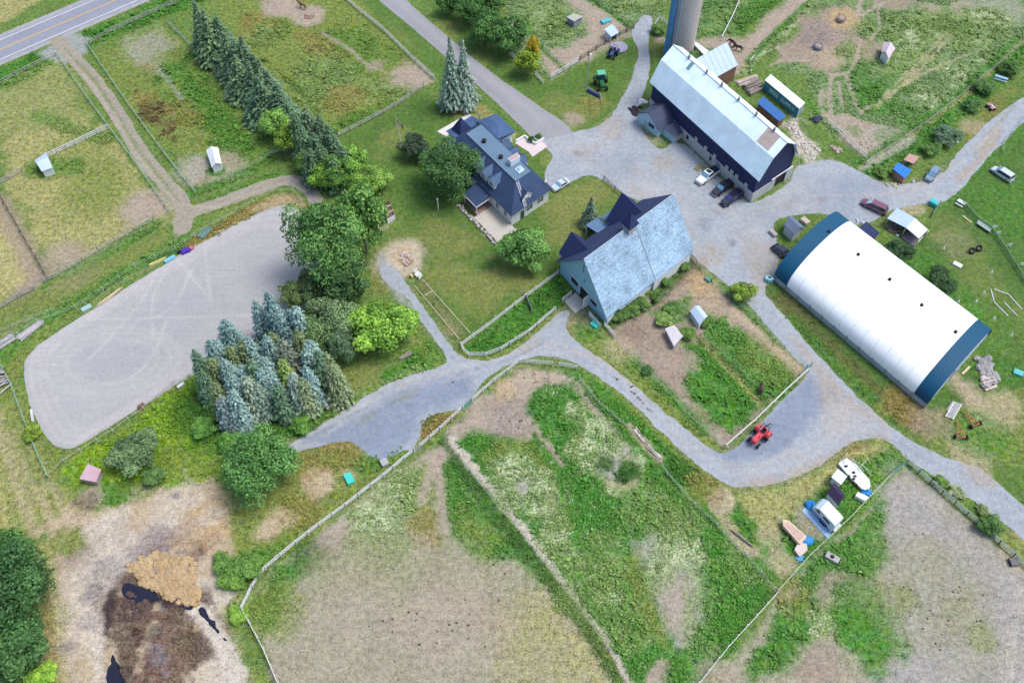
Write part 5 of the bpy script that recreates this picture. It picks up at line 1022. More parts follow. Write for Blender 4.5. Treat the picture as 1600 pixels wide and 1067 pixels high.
mb = MB(BF); mb.box(.3, .34, 7.2, 10.4, 0, 3.2); mb.build('door_opening', DARKIN, e); mb = MB(BF); mb.box(-.02, .2, 10.3, 12.4, .1, 3.1); mb.build('sliding_door', mat('greenish_door', C(176, 190, 190), .7, .1, 2), e)  # doorway is a dark panel painting the unlit inside
mb = MB(BF); mb.box(.0, .2, 5.6, 12.2, 3.25, 3.4); mb.build('door_track', WHITET, e)
mb = MB(BF); mb.box(9.5, 12.6, .1, .3, 4.3, 4.45); mb.build('sign_board', mat('grey_board', C(80, 80, 100), .8, .1, 2), e)
for u in (13.6, 21.5): MB(BF).box(u, u+.6, .05, .2, 1.2, 2.2).build('window', DARKIN, e)
MB(BF).box(10.8, 11.9, .04, .2, 0, 2.3).build('door', mat('teal_door', C(96, 140, 148), .7, .1, 2), e)
# ---------------- silo --------------------------------------------------------
p = P(1062, 86); sx, sy, sr = p.x, p.y+1.2, 3.25; e = empty('silo', (sx, sy, 0), 0, 'tall concrete stave silo with a blue chute, rising beside the black barn', 'silo')
mb = MB(); mb.cyl(sx, sy, 0, 21, sr, 40); o = mb.build('staves', mat('silo_staves', C(196, 190, 188), .85, .12, 1.2, stretch=(2, 2, .5), c2=C(216, 208, 202)), e, smooth=False)
mb = MB(); 
for i in range(34):
    z = .35+.61*i; mb.tube([(sx+math.cos(a*math.pi/18)*(sr+.03), sy+math.sin(a*math.pi/18)*(sr+.03), z) for a in range(37)], .05, 4, False)
mb.build('steel_hoops', mat('hoops', C(150, 146, 150), .6, .2, 2), e)
ang = math.radians(205); cx, cy = sx+math.cos(ang)*(sr+.35), sy+math.sin(ang)*(sr+.35)
mb = MB(); mb.cyl(cx, cy, 0, 20.5, .85, 14); mb.build('chute', mat('blue_chute', C(88, 146, 196), .55, .12, 1.5), e)
a2 = math.radians(238); mb = MB(); mb.cyl(sx+math.cos(a2)*(sr+.2), sy+math.sin(a2)*(sr+.2), 0, 20.5, .14, 8); mb.build('filler_pipe', mat('pale_blue_pipe', C(160, 200, 226), .5, .1, 2), e)
mb = MB(); mb.tube([(sx, sy, 21), (sx, sy, 22), (sx, sy, 23), (sx, sy, 23.6)], [sr+.1, sr*.85, sr*.45, .1], 24); mb.build('dome_roof', mat('silo_dome', C(190, 196, 204), .4, .1, 1, metal=.4), e)
# ---------------- lean-to and low roof behind the barn -----------------------------
def px_roof(name, cat, label, corners, zs, roofm, wallm, z0=0, over=.3, t=.15, open_sides=(), post=False, ridge=None, seamn=0):
    """small building from its four roof corners (surveyed px) at heights zs (eaves / mono-pitch) or with a ridge at height `ridge` parallel to side 0-1"""
    if isinstance(zs, (int, float)): zs = [zs]*4
    C4 = [P(x, y, z) for (x, y), z in zip(corners, zs)]; ctr = sum(C4, Vector())/4
    e = empty(name, (ctr.x, ctr.y, 0), 0, label, cat)
    inn = [c+(Vector((ctr.x, ctr.y, c.z))-c).normalized()*over for c in C4]
    mb = MB()
    if ridge is None: mb.slab([tuple(c) for c in C4], t); 
    else:
        r0 = (C4[0]+C4[3])/2; r1 = (C4[1]+C4[2])/2; r0.z = r1.z = ridge
        mb.slab([tuple(C4[0]), tuple(C4[1]), tuple(r1), tuple(r0)], t); mb.slab([tuple(r0), tuple(r1), tuple(C4[2]), tuple(C4[3])], t)
        if seamn: seams(mb, C4[0], C4[1], r1, r0, seamn); seams(mb, C4[3], C4[2], r1, r0, seamn)
    if ridge is None and seamn: seams(mb, C4[0], C4[1], C4[2], C4[3], seamn)
    rf = mb.build('roof', roofm, e)
    mb = MB()
    for i in range(4):
        if i in open_sides: continue
        a, b = inn[i], inn[(i+1) % 4]; n = Vector((ctr.x, ctr.y, 0))-Vector(((a+b).x/2, (a+b).y/2, 0)); n = n.normalized()*.12
        za, zb = a.z-t-.02, b.z-t-.02
        top = [(a.x, a.y, za), (b.x, b.y, zb)]
        if ridge is not None and i in (1, 3): m_ = (a+b)/2; top = [(a.x, a.y, za), (m_.x, m_.y, ridge-t-.1), (b.x, b.y, zb)]
        f = [(a.x, a.y, z0), (b.x, b.y, z0)]+top[::-1]; k = len(f)
        mb.add(f+[(x+n.x, y+n.y, z) for x, y, z in f], [list(range(k)), list(range(k, 2*k))[::-1]]+[[j, (j+1) % k, k+(j+1) % k, k+j] for j in range(k)])
    if len(open_sides) < 4: mb.build('walls', wallm, e)
    if post:
        for a in inn: MB().cyl(a.x, a.y, 0, a.z-t, .09, 6).build('post', GREYW, e)
    return e, inn, rf
PALEROOF = shingle_mat('pale_blue_tin', C(190, 212, 236), .04, patch=.05); WHITEROOF = shingle_mat('white_tin', C(226, 236, 244), .04, patch=.05)
px_roof('lean_to', 'lean-to', 'pale blue tin lean-to joining the back of the black barn', [(1074, 100), (1136, 66), (1153, 102), (1092, 136)], [5.2, 4.2, 4.2, 5.2], PALEROOF, WOODB, open_sides=(0,), post=True, seamn=8)
px_roof('low_roof', 'roof shelter', 'narrow white roof strip between silo and lean-to', [(1080, 65), (1085, 64), (1108, 80), (1100, 86)], 2.2, WHITEROOF, CONC)
# ---------------- shop annex and hip roofed shed at the barn --------------------------
A_, B_ = P(996, 191), P(1024, 213); AF = Frame(A_, B_-A_, BF.V); e = empty('workshop_annex', (A_.x, A_.y, 0), 0, 'pale blue gabled annex with dark slate roof against the black barn', 'annex')
LBLUE = mat('pale_blue_boards', C(176, 212, 230), .75, .08, 2, stretch=(3, 3, .3)); SLATE = shingle_mat('dark_slate_roof', C(74, 84, 110), .14); NAVYR = shingle_mat('navy_shingle', C(50, 64, 102), .12)
AL_ = 8.6; wd_ = 6.5
mb = MB(AF); prf = [(0, 0), (wd_, 0), (wd_, 2.5), (wd_/2, 4.7), (0, 2.5)]; mb.extr_v([(a, b) for a, b in prf], 0, AL_); mb.build('walls', LBLUE, e)
mb = MB(AF)
for (u0, z0), (u1, z1) in (((-.35, 2.3), (.9, 3.6)), ((.9, 3.6), (3.25, 4.95)), ((3.25, 4.95), (5.6, 3.6)), ((5.6, 3.6), (wd_+.35, 2.3))): mb.slab([(u0, -.4, z0), (u1, -.4, z1), (u1, AL_, z1), (u0, AL_, z0)], .12)
mb.build('roof', SLATE, e)
window(AF, e, 'v', 0, 4.3, 1.9, 1.5, .7, -1, DARKIN); window(AF, e, 'u', 0, .8, 1.4, 1.0, 1.2, -1); MB(AF).box(2.0, 3.0, -.05, .05, 0, 2.0).build('door', mat('pale_door', C(150, 186, 200), .6, .08, 2), e)
HF = Frame(AF(wd_+.05, 1.2), AF.U, AF.V); e = empty('hip_shed', (HF.O.x, HF.O.y, 0), 0, 'low shed with hipped dark slate roof next to the pale blue annex', 'shed')
MB(HF).box(0, 3.6, .3, 6.2, 0, 2.0).build('walls', mat('pale_blue_boards', (0, 0, 0)), e)
mb = MB(HF); q = [(-.05, 0, 2.3), (3.9, 0, 2.0), (3.9, 6.5, 2.0), (-.05, 6.5, 2.3)]; r0, r1 = (1.2, 2.0, 3.1), (1.2, 5.4, 3.1)
mb.add(q+[r0, r1], [(0, 1, 4), (1, 2, 5, 4), (2, 3, 5), (3, 0, 4, 5), (0, 3, 2, 1)]); mb.build('roof', SLATE, e)
MB(HF).box(3.6, 3.75, .6, 5.8, .2, 1.4).build('lumber_lean', mat('pinkboards', C(206, 190, 186), .8, .1, 3), e)
# ---------------- shingled barn with dark dormers -------------------------------------
O = P(946, 509); MF = Frame(O, P(1076, 408)-O, P(872, 426)-O); ML, MW = 23.9, 15.7
e = empty('shingled_barn', (MF.O.x, MF.O.y, 0), 0, 'pale blue barn with weathered shingle roof and dark blue dormers', 'barn')
WSH = shingle_mat('weathered_shingle', C(150, 180, 206),   .62, patch=.32); BLUEW = mat('light_blue_siding', C(158, 208, 232), .75, .06, 2, stretch=(3, 3, .25))
mb = MB(MF); vr = 7.7; mb.extr_u([(.3, 0), (MW-.3, 0), (MW-.3, 3.7), (vr, 11.7), (.3, 3.7)], .3, ML-.3); mb.build('walls', BLUEW, e)
mb = MB(MF); s = (12-3.75)/vr; s2 = (12-3.75)/(MW-vr)
mb.slab([(-.5, -.45, 3.75-s*.45), (ML+.4, -.45, 3.75-s*.45), (ML+.4, vr, 12), (-.5, vr, 12)], .16); rf1 = mb.build('shingle_roof', WSH, e)
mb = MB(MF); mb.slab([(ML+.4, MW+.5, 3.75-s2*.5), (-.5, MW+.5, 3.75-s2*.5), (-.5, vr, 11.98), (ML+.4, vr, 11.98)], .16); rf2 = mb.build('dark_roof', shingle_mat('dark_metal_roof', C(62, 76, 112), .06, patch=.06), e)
MB(MF).tube([(-.5, vr, 12.05), (ML+.4, vr, 12.05)], .09, 6).build('ridge_cap', mat('pale_cap', C(190, 204, 218), .6, .05, 2), e)
mb = MB(MF); mb.slab([(12.9, -.47, 3.75-s*.47+.03), (13.15, -.47, 3.75-s*.47+.03), (13.15, vr-.1, 11.93), (12.9, vr-.1, 11.93)], .02); sub(mb.build('roof_seam', mat('seam_grey', C(120, 138, 158), .8, .1, 2), e), rf1)
mb = MB(MF); rnd = random.Random(4)
for i in range(95):
    u = rnd.uniform(.2, ML-1) if i < 50 else rnd.uniform(13.5, ML-.3); v = vr-rnd.uniform(.3, 3.6)**1.0 if i > 30 else rnd.uniform(.3, vr-.3); z = 3.75+s*v+.02; w_ = rnd.uniform(.12, .5)
    mb.slab([(u, v, z), (u+w_, v, z), (u+w_, v+.12, z+s*.12), (u, v+.12, z+s*.12)], .015)
sub(mb.build('slipped_shingles', mat('seam_grey', (0, 0, 0)), e), rf1)
NAVY2 = shingle_mat('dormer_roof', C(46, 58, 100), .05, patch=.05)
for u0, hw, zr, v0, v1, ze in ((3.4, 2.9, 8.9, 10.6, 16.2, 5.4), (17.4, 3.9, 9.9, 9.6, 16.2, 5.2)):
    mb = MB(MF); mb.add([(u0-hw+.2, v1-.3, ze), (u0+hw-.2, v1-.3, ze), (u0, v1-.3, zr-.2), (u0-hw+.2, v1-.3, 3.4), (u0+hw-.2, v1-.3, 3.4), (u0-hw+.2, 12.4, 3.4), (u0-hw+.2, 12.4, ze), (u0+hw-.2, 12.4, 3.4), (u0+hw-.2, 12.4, ze), (u0, v0, zr-.2)],
                        [(3, 4, 1, 2, 0), (3, 0, 6, 5), (4, 7, 8, 1), (0, 2, 9, 6), (1, 8, 9, 2)]); d = mb.build('dormer', BLUEW, e)
    vb = vr+(12-ze)/s2; mb = MB(MF); mb.slab([(u0-hw-.2, v1, ze-.2), (u0-hw-.2, vb, ze-.2), (u0, vr+(12-zr)/s2-.3, zr), (u0, v1, zr)], .12); mb.slab([(u0, v1, zr), (u0, vr+(12-zr)/s2-.3, zr), (u0+hw+.2, vb, ze-.2), (u0+hw+.2, v1, ze-.2)], .12); sub(mb.build('dormer_roof', NAVY2, e), d)
mb = MB(MF); mb.slab([(10.5, 15.0, 4.2), (13.6, 15.0, 4.2), (13.6, 19.3, 2.8), (10.5, 19.3, 2.8)], .14); mb.slab([(14, 15.2, 4.5), (21.5, 15.2, 4.5), (21.5, 18.6, 3.0), (14, 18.6, 3.0)], .14); mb.build('porch_roof', shingle_mat('porch_slate', C(108, 140, 176), .06), e)
mb = MB(MF)
for u, v in ((10.7, 19.1), (13.4, 19.1), (14.2, 18.4), (21.3, 18.4)): mb.cyl(u, v, 0, 2.8, .1, 6)
mb.build('porch_posts', WHITET, e)
# cupola
cu = 11.7; mb = MB(MF); mb.box(cu-1.0, cu+1.0, vr-1.0, vr+1.0, 10.6, 13.0); cp = mb.build('cupola', mat('cupola_boards', C(196, 190, 186), .8, .1, 2), e)
mb = MB(MF); mb.add([(cu-1.4, vr-1.4, 12.9), (cu+1.4, vr-1.4, 12.9), (cu+1.4, vr+1.4, 12.9), (cu-1.4, vr+1.4, 12.9), (cu, vr, 15.4)], [(0, 1, 4), (1, 2, 4), (2, 3, 4), (3, 0, 4), (3, 2, 1, 0)]); sub(mb.build('cupola_roof', NAVY2, e), cp)
# openings in the gable end facing the grassy lane
MB(MF).box(.2, .28, 9.6, 11.6, 1.6, 2.7).build('opening', DARKIN, e); MB(MF).box(.2, .28, 6.0, 8.6, 0, 3.2).build('barn_door_opening', DARKIN, e)  # openings are flat panels coloured like the unlit barn interior
MB(MF).box(-1.3, .25, 5.75, 5.95, .1, 3.1).build('open_door', WHITET, e); MB(MF).box(.2, .28, 3.6, 5.2, 1.7, 2.9).build('opening', DARKIN, e)  # this opening too is a dark panel in place of shaded depth
mb = MB(MF); mb.box(.12, .25, 5.9, 11.9, 3.2, 3.35); mb.box(.12, .25, 3.4, 5.4, 2.9, 3.0); mb.build('door_trim', WHITET, e)
MB(MF).box(.24, .29, 8.1, 8.4, 7.2, 9.2).build('slit_window', mat('blue_slit', C(120, 150, 176), .8, .1, 2), e); MB(MF).box(.2, .29, 7.6, 7.85, 5.2, 5.45).build('vent', DARKIN, e)
mb = MB(MF); mb.box(.5, 13.0, .1, .32, .15, 1.3); mb.box(13.0, ML-.3, -.3, .31, 0, 3.2); mb.build('white_lower_wall', WHITEW, e)
for u in (1.2, 9.6): MB(MF).box(u, u+2.2, .2, .29, 2.2, 3.0).build('window', DARKIN, e)
mb = MB(MF); mb.box(-3.2, -.1, 6.0, 9.6, 0, .18); mb.build('concrete_apron', CONC, e)
for u, v in ((-1.4, 2.5), ): MB(MF).box(-1.2, -1.1, .4, 4.0, 0, 1.2).build('rail_panel', WHITET, e)
# ---------------- white dome (fabric) barn --------------------------------------------
O = P(1445, 637); DF = Frame(O, P(1210, 438)-O, P(1538, 532)-O); DL, DW = 36.8, 21.1
e = empty('dome_barn', (DF.O.x, DF.O.y, 0), 0, 'long white fabric covered barn with arched roof and blue ends', 'barn')
def arch(t): return DW/2-(DW/2+.25)*math.cos(t)*1.0, 1.5+5.3*math.sin(t)**.82
N_ = 44; ap = [arch(math.pi*i/N_) for i in range(N_+1)]
def arch_skin(u0, u1, off=0.0, thick=.12, ribs=0):
    mb = MB(DF); us = [u0, u1]; n = len(ap)
    for (v0, z0), (v1, z1) in zip(ap[:-1], ap[1:]): mb.slab([(u0, v0, z0+off), (u1, v0, z0+off), (u1, v1, z1+off), (u0, v1, z1+off)], thick)
    return mb
FAB = mat('white_fabric', C(236, 240, 244, 1.0), .5, .08, .35, spec=.4); arch_skin(2.9, DL-3.2).build('roof_cover', FAB, e, smooth=False)
mb = MB(DF)
for i in range(1, 12):
    u = 2.9+i*(DL-6.1)/12; mb.tube([(u, v, z+.01) for v, z in ap[::2]], .05, 4, False)
mb.build('fabric_seams', mat('fabric_seam', C(196, 204, 214, 1.0), .6, .05, 1), e)
TEAL = mat('blue_fabric', C(10, 82, 118), .55, .06, .4); arch_skin(-.1, 2.88, .03).build('end_band', TEAL, e); arch_skin(DL-3.18, DL+.15, .03).build('end_band', TEAL, e)
mb = MB(DF); ap2 = [(DW/2-(DW/2)*math.cos(math.pi*i/18), 1.45+5.2*math.sin(math.pi*i/18)**.82) for i in range(19)]
for u in (.2, DL-.2): MB(DF).extr_u([(0, 0)]+ap2+[(DW, 0)], u-.08, u+.08).build('end_wall', mat('pale_fabric_wall', C(206, 222, 236), .7, .05, .6), e)
mb = MB(DF); mb.box(0, DL, -.1, .12, 0, 1.35); mb.box(0, DL, DW-.12, DW+.1, 0, 1.35)
mb.build('low_wall', mat('grey_blocks', C(176, 186, 196), .85, .1, 1.5), e)
mb = MB(DF)
for i in range(13): mb.box(i*3.05, i*3.05+.14, -.28, .0, 0, 1.75)
mb.build('anchor_posts', mat('galvanised', C(150, 158, 166), .5, .1, 2), e)
for x, y in ((1295, 362), (1341, 398), (1390, 437), (1440, 477), (1493, 519)):
    q = P(x, y, 6.8)-DF.O; M = Matrix(((DF.U.x, DF.V.x), (DF.U.y, DF.V.y))).inverted(); uu, vv = M @ q.xy; vv = min(max(vv, 6), 15); zz = 1.5+5.3*math.sin(math.acos(max(-1, min(1, (DW/2-vv)/(DW/2+.25)))))**.82
    mb = MB(DF); mb.bev(uu-.28, uu+.28, vv-.28, vv+.28, zz-.1, zz+.4, .08); mb.build('roof_vent', DARKIN, e)
MB(DF).box(-.02, .1, 8.2, 11.2, .1, 3.4).build('end_door', mat('grey_door', C(170, 184, 196), .7, .06, 1), e)
# ---------------- farmhouse -----------------------------------------------------------
HO = Vector((-.13, 131.0, 0)); V0 = Vector((.7317, .6816, 0)); U0 = Vector((-.6816, .7317, 0)); FH = Frame(HO, U0+V0*.12, V0)
e = empty('farmhouse', (HO.x, HO.y, 0), 0, 'white farmhouse with dark blue shingle roof, dormers and flat upper deck', 'house')
HL, HW = 25.5, 11.4
MB(FH).box(.5, HL-.5, .45, HW-.45, 0, 3.55).build('walls', WHITEW, e)
d0, d1, dv0, dv1, zd = 3.9, 21.6, 4.3, 8.6, 7.2
NAVYH = shingle_mat('house_shingle', C(56, 76, 110), .12); 
mb = MB(FH); q = [(-.1, -.1, 3.7), (HL, -.1, 3.7), (HL, HW+.1, 3.7), (-.1, HW+.1, 3.7), (d0, dv0, zd), (d1, dv0, zd), (d1, dv1, zd), (d0, dv1, zd)]
mb.add([(a, b, c-.12) for a, b, c in q[:4]]+q, [(0, 3, 2, 1), (4, 5, 9, 8), (5, 6, 10, 9), (6, 7, 11, 10), (7, 4, 8, 11), (8, 9, 10, 11), (0, 1, 5, 4), (1, 2, 6, 5), (2, 3, 7, 6), (3, 0, 4, 7)]); rf = mb.build('roof', NAVYH, e)
mb = MB(FH); mb.box(d0+.03, d1-.03, dv0+.03, dv1-.03, zd, zd+.12); mb.build('upper_deck_roof', shingle_mat('deck_roof', C(104, 132, 158), .05, patch=.06), e)
MB(FH).tube([(d0, dv0, zd+.05), (d1, dv0, zd+.05)], .09, 5).build('roof_edge', mat('deck_edge', C(58, 70, 92), .7, .05, 2), e)
def dormer(ax, u, hw, front, back, ze, zr, out):
    """gabled dormer; ridge runs towards the eave; ax 'v' faces v side"""
    def q(a, b, z): return (a, b, z) if ax == 'v' else (b, a, z)
    s = 1 if back > front else -1; mb = MB(FH)
    mb.add([q(u-hw, front, ze-1.5), q(u+hw, front, ze-1.5), q(u+hw, front, ze), q(u, front, zr-.1), q(u-hw, front, ze), q(u-hw, back, ze-1.5), q(u+hw, back, ze-1.5), q(u+hw, back, ze), q(u, back, zr-.1), q(u-hw, back, ze)],
           [(0, 1, 2, 3, 4), (9, 8, 7, 6, 5), (0, 4, 9, 5), (1, 6, 7, 2), (2, 7, 8, 3), (3, 8, 9, 4), (0, 5, 6, 1)]); d = mb.build('dormer', WHITEW, e)
    mb = MB(FH); f = front-s*.12; mb.slab([q(u-hw-.2, f, ze-.15), q(u-hw-.2, back, ze-.15), q(u, back, zr), q(u, f, zr)], .1); mb.slab([q(u, f, zr), q(u, back, zr), q(u+hw+.2, back, ze-.15), q(u+hw+.2, f, ze-.15)], .1)
    sub(mb.build('dormer_roof', shingle_mat('dormer_slate', C(80, 106, 138), .08) if ax == 'v' else NAVYH, e), d)
    mb = MB(FH); mb.add([q(u-hw-.2, f-s*.01, ze-.2), q(u, f-s*.01, zr-.05), q(u+hw+.2, f-s*.01, ze-.2), q(u+hw+.2, f-s*.01, ze-.02), q(u, f-s*.01, zr+.12), q(u-hw-.2, f-s*.01, ze-.02)], [(0, 1, 4, 5), (1, 2, 3, 4)]); sub(mb.build('bargeboard', WHITET, e), d)
    wn = window(FH, e, 'v' if ax == 'v' else 'u', front, u, ze-.55, hw*.9, .9, -s); wn.parent = d
for u in (8.3, 11.2, 14.1): dormer('v', u, 1.15, 1.0, 5.0, 5.9, 6.9, -1)
for u in (9.2, 12.0, 14.8): dormer('v', u, 1.15, HW-1.0+.7, 7.9, 5.5, 6.6, 1)
dormer('u', 4.9, 1.2, .7, 3.6, 5.3, 6.4, -1)
# north wing and entry turret
mb = MB(FH); mb.box(19, 25.3, HW-.5, 15.6, 0, 3.0); mb.build('wing_walls', WHITEW, e)
mb = MB(FH); mb.add([(18.5, HW-1, 4.3), (25.8, HW-1, 4.3), (25.8, 16.2, 3.0), (18.5, 16.2, 3.0), (20.5, 13, 4.8), (24, 13, 4.8), (18.5, HW-1, 2.9), (25.8, HW-1, 2.9), (25.8, 16.2, 2.9), (18.5, 16.2, 2.9)], [(0, 1, 5, 4), (1, 2, 5), (2, 3, 4, 5), (3, 0, 4), (6, 9, 8, 7), (0, 6, 7, 1), (1, 7, 8, 2), (2, 8, 9, 3), (3, 9, 6, 0)]); mb.build('wing_roof', shingle_mat('wing_slate', C(72, 100, 140), .08), e)
mb = MB(FH); mb.box(24.4, 28.6, 4.2, 10.8, 0, 3.1); mb.build('porch_walls', WHITEW, e)
mb = MB(FH); mb.slab([(24.0, 3.8, 3.9), (24.0, 11.4, 3.9), (29.0, 11.4, 3.1), (29.0, 3.8, 3.1)], .12); mb.build('porch_roof', shingle_mat('wing_slate', (0, 0, 0)), e)
mb = MB(FH); mb.add([(25.0, 5.0, 3.8), (28.6, 5.0, 3.3), (28.6, 8.4, 3.3), (25.0, 8.4, 3.8), (26.8, 6.7, 6.8)], [(0, 1, 4), (1, 2, 4), (2, 3, 4), (3, 0, 4), (3, 2, 1, 0)]); mb.build('turret_roof', NAVY2, e)
# chimney, skylight, vents, ladder, aerial
mb = MB(FH); mb.box(7.6, 8.8, 6.0, 8.6, zd, zd+1.5); ch = mb.build('chimney', mat('white_chimney', C(214, 230, 240), .7, .08, 2), e)
mb = MB(FH); mb.box(7.75, 8.65, 6.2, 8.4, zd+1.5, zd+1.62); sub(mb.build('chimney_cap', mat('chimney_brick', C(190, 160, 160), .8, .2, 3), e), ch)
mb = MB(FH); mb.box(5.0, 6.5, 6.2, 7.7, zd+.1, zd+.3); sk_ = mb.build('skylight', WHITET, e); MB(FH).add([(5.15, 6.35, zd+.31), (6.35, 6.35, zd+.31), (6.35, 7.55, zd+.31), (5.15, 7.55, zd+.31), (5.75, 6.95, zd+.75)], [(0, 1, 4), (1, 2, 4), (2, 3, 4), (3, 0, 4), (3, 2, 1, 0)]).build('skylight_glass', mat('skylight_glass', C(150, 200, 232), .2, .05, 1, spec=.6), e).parent = sk_
for u, v in ((17.0, 5.9), (11.0, 5.9)): mb = MB(FH); mb.cyl(u, v, zd+.1, zd+.7, .42, 14); mb.cyl(u, v, zd+.7, zd+.85, .5, 14, .3); mb.build('roof_vent', DARKIN, e)
mb = MB(FH); a, b = Vector((3.7, 4.6, 7.25)), Vector((-.3, 3.7, 3.95))
for s_ in (-.28, .28): mb.tube([(a.x, a.y+s_, a.z), (b.x, b.y+s_, b.z)], .05, 5)
for i in range(15): c = a.lerp(b, (i+.5)/15); mb.tube([(c.x, c.y-.28, c.z), (c.x, c.y+.28, c.z)], .045, 4)
mb.build('roof_ladder', WHITET, e)
mb = MB(FH); mb.tube([(23.5, 9.5, 5), (23.5, 9.5, 8.5)], .06, 5); mb.tube([(23.5, 8.9, 8.2), (23.5, 10.1, 8.2)], .03, 4); mb.blob((23.5, 9.5, 8.4), (.35, .35, .2), 8, 4); mb.build('aerial', mat('aerial', C(130, 140, 150), .5, .1, 2), e)
mb = MB(FH); mb.cyl(1.3, 10.6, 4.3, 5.2, .05, 5); mb.blob((1.2, 10.6, 5.2), (.15, .4, .4), 8, 5); mb.build('satellite_dish', WHITET, e)
for c in (2.6, 5.4): window(FH, e, 'v', .45, c, 1.9, .9, 1.3, -1)
for c in (5.5, 8.6): window(FH, e, 'u', .5, c, 1.9, 1.7, 1.4, -1)
MB(FH).box(.42, .5, 3.0, 4.0, .1, 2.2).build('door', mat('dark_door', C(70, 84, 96), .5, .05, 2), e)
mb = MB(FH); mb.slab([(7.4, .6, 3.45), (12.2, .6, 3.45), (12.2, -3.9, 2.7), (7.4, -3.9, 2.7)], .14); mb.build('veranda_roof', NAVYH, e)
mb = MB(FH)
for u in (7.6, 12.0): mb.box(u-.08, u+.08, -3.75, -3.6, 0, 2.7)
mb.box(7.4, 12.2, -3.95, -3.88, 2.52, 2.74); mb.box(7.33, 7.4, -3.9, .6, 2.5, 2.76); mb.build('veranda_posts', WHITET, e)
mb = MB(FH); mb.box(7.3, 12.3, -3.8, .4, .02, .35); mb.build('veranda_floor', mat('deck_boards', C(150, 128, 120), .85, .15, 2), e)
# terrace with low stone wall, separate from the house
e = empty('terrace', (FH(3.5, -2.5).x, FH(3.5, -2.5).y, 0), 0, 'pale stone terrace with a rough low wall below the farmhouse', 'terrace')
MB(FH).prism([(-.9, .4), (7.3, .4), (7.3, -4.6), (-1.0, -4.6)], 0, .3).build('paving', mat('terrace_paving', C(204, 196, 178), .9, .22, 1.6, c2=C(184, 184, 182)), e)
mb = MB(FH); rnd = random.Random(9)
for a, b in (((-1.2, .6), (-1.3, -5.0)), ((-1.3, -5.0), (8.5, -5.1)), ((8.5, -5.1), (12.5, -5.0))):
    n = int(math.dist(a, b)/.55)
    for i in range(n):
        t = (i+rnd.random()*.5)/n; x = a[0]+(b[0]-a[0])*t; y = a[1]+(b[1]-a[1])*t
        for k in range(2): mb.blob((x+rnd.uniform(-.3, .3), y+rnd.uniform(-.4, .4), .15+.15*k), (rnd.uniform(.22, .5), rnd.uniform(.2, .42), rnd.uniform(.16, .3)), 6, 4, .18, rnd)
mb.build('stone_wall', mat('wall_stones', C(168, 164, 170), .9, .25, 1.5, c2=C(200, 192, 190)), e)
e = empty('garden_steps', (FH(14, 15).x, FH(14, 15).y, 0), 0, 'white front walkway with a low white wall on the lane side of the farmhouse', 'walkway')
wk = [(804, 224), (820, 216), (836, 226), (846, 221), (856, 229), (832, 246), (826, 238)]
mb = MB(); mb.prism([tuple(P(*q)[:2]) for q in wk], 0, .12); mb.build('paving', mat('pale_walk', C(214, 204, 206), .85, .08, 1.5), e)
mb = MB(); W = [P(*q) for q in ((806, 223), (820, 215), (828, 222), (837, 227), (850, 219))]
for a, b in zip(W[:-1], W[1:]):
    n = (b-a).normalized(); n = Vector((-n.y, n.x, 0))*.14; mb.add([tuple(a-n), tuple(b-n), tuple(b+n), tuple(a+n)]+[tuple(x+Vector((0, 0, .7))) for x in (a-n, b-n, b+n, a+n)], [(4, 5, 6, 7), (0, 1, 5, 4), (1, 2, 6, 5), (2, 3, 7, 6), (3, 0, 4, 7)])
mb.build('low_wall', WHITET, e)
e = MB(); e.prism([tuple(P(*q)[:2]) for q in ((683, 206), (732, 178), (746, 188), (712, 208), (700, 216))], .0, .1); o = e.build('patio_slab', mat('pale_slab', C(224, 220, 224), .85, .06, 1.5)); tag(o, 'bare pale concrete slab at the far end of the farmhouse', 'patio slab')
# ---------------- container, sheds, shelters -------------------------------------------
S_ = P(1244, 185); CF = Frame(S_, P(1193, 142)-S_, P(1256, 172)-S_); cl, cw, chh = 11.6, 2.6, 2.7
e = empty('storage_container', (S_.x, S_.y, 0), 0, 'teal storage trailer box with white roof and white lettering behind the black barn', 'container')
mb = MB(CF); mb.box(0, cl, 0, cw, .15, chh)
for i in range(47): mb.box(.15+i*.243, .27+i*.243, -.04, 0, .25, chh-.15)
mb.build('side_walls', mat('teal_paint', C(66, 152, 172), .55, .08, 1), e)
MB(CF).box(-.06, cl+.06, -.06, cw+.06, chh, chh+.1).build('roof', mat('white_box_roof', C(226, 240, 240), .5, .05, .8), e)
mb = MB(CF); mb.box(-.08, 0, .05, cw-.05, .2, chh-.02); dr = mb.build('end_doors', mat('white_doors', C(206, 216, 224), .6, .06, 1), e)
mb = MB(CF)
for v in (.5, 1.0, 1.6, 2.1): mb.tube([(-.12, v, .3), (-.12, v, chh-.1)], .03, 5)
sub(mb.build('locking_bars', mat('galvanised', (0, 0, 0)), e), dr)
def text(s, fr, u, v, z, size, m, parent, name='lettering', dirv=-1):
    cu_ = bpy.data.curves.new('t', 'FONT'); cu_.body = s; cu_.size = size; cu_.extrude = .015; cu_.space_character = 1.05; to = bpy.data.objects.new('t', cu_); col.objects.link(to)
    dg = bpy.context.evaluated_depsgraph_get(); me = bpy.data.meshes.new_from_object(to.evaluated_get(dg)); bpy.data.objects.remove(to)
    X = -fr.U; Z = Vector((0, 0, 1)); Yn = X.cross(Z); o_ = fr(u, v, z); M = Matrix(((X.x, Z.x, Yn.x, o_.x), (X.y, Z.y, Yn.y, o_.y), (X.z, Z.z, Yn.z, o_.z), (0, 0, 0, 1))); me.transform(local_of(parent).inverted() @ M)
    me.materials.clear(); me.materials.append(m); me.name = name; o = bpy.data.objects.new(name, me); col.objects.link(o); o.parent = parent; return o
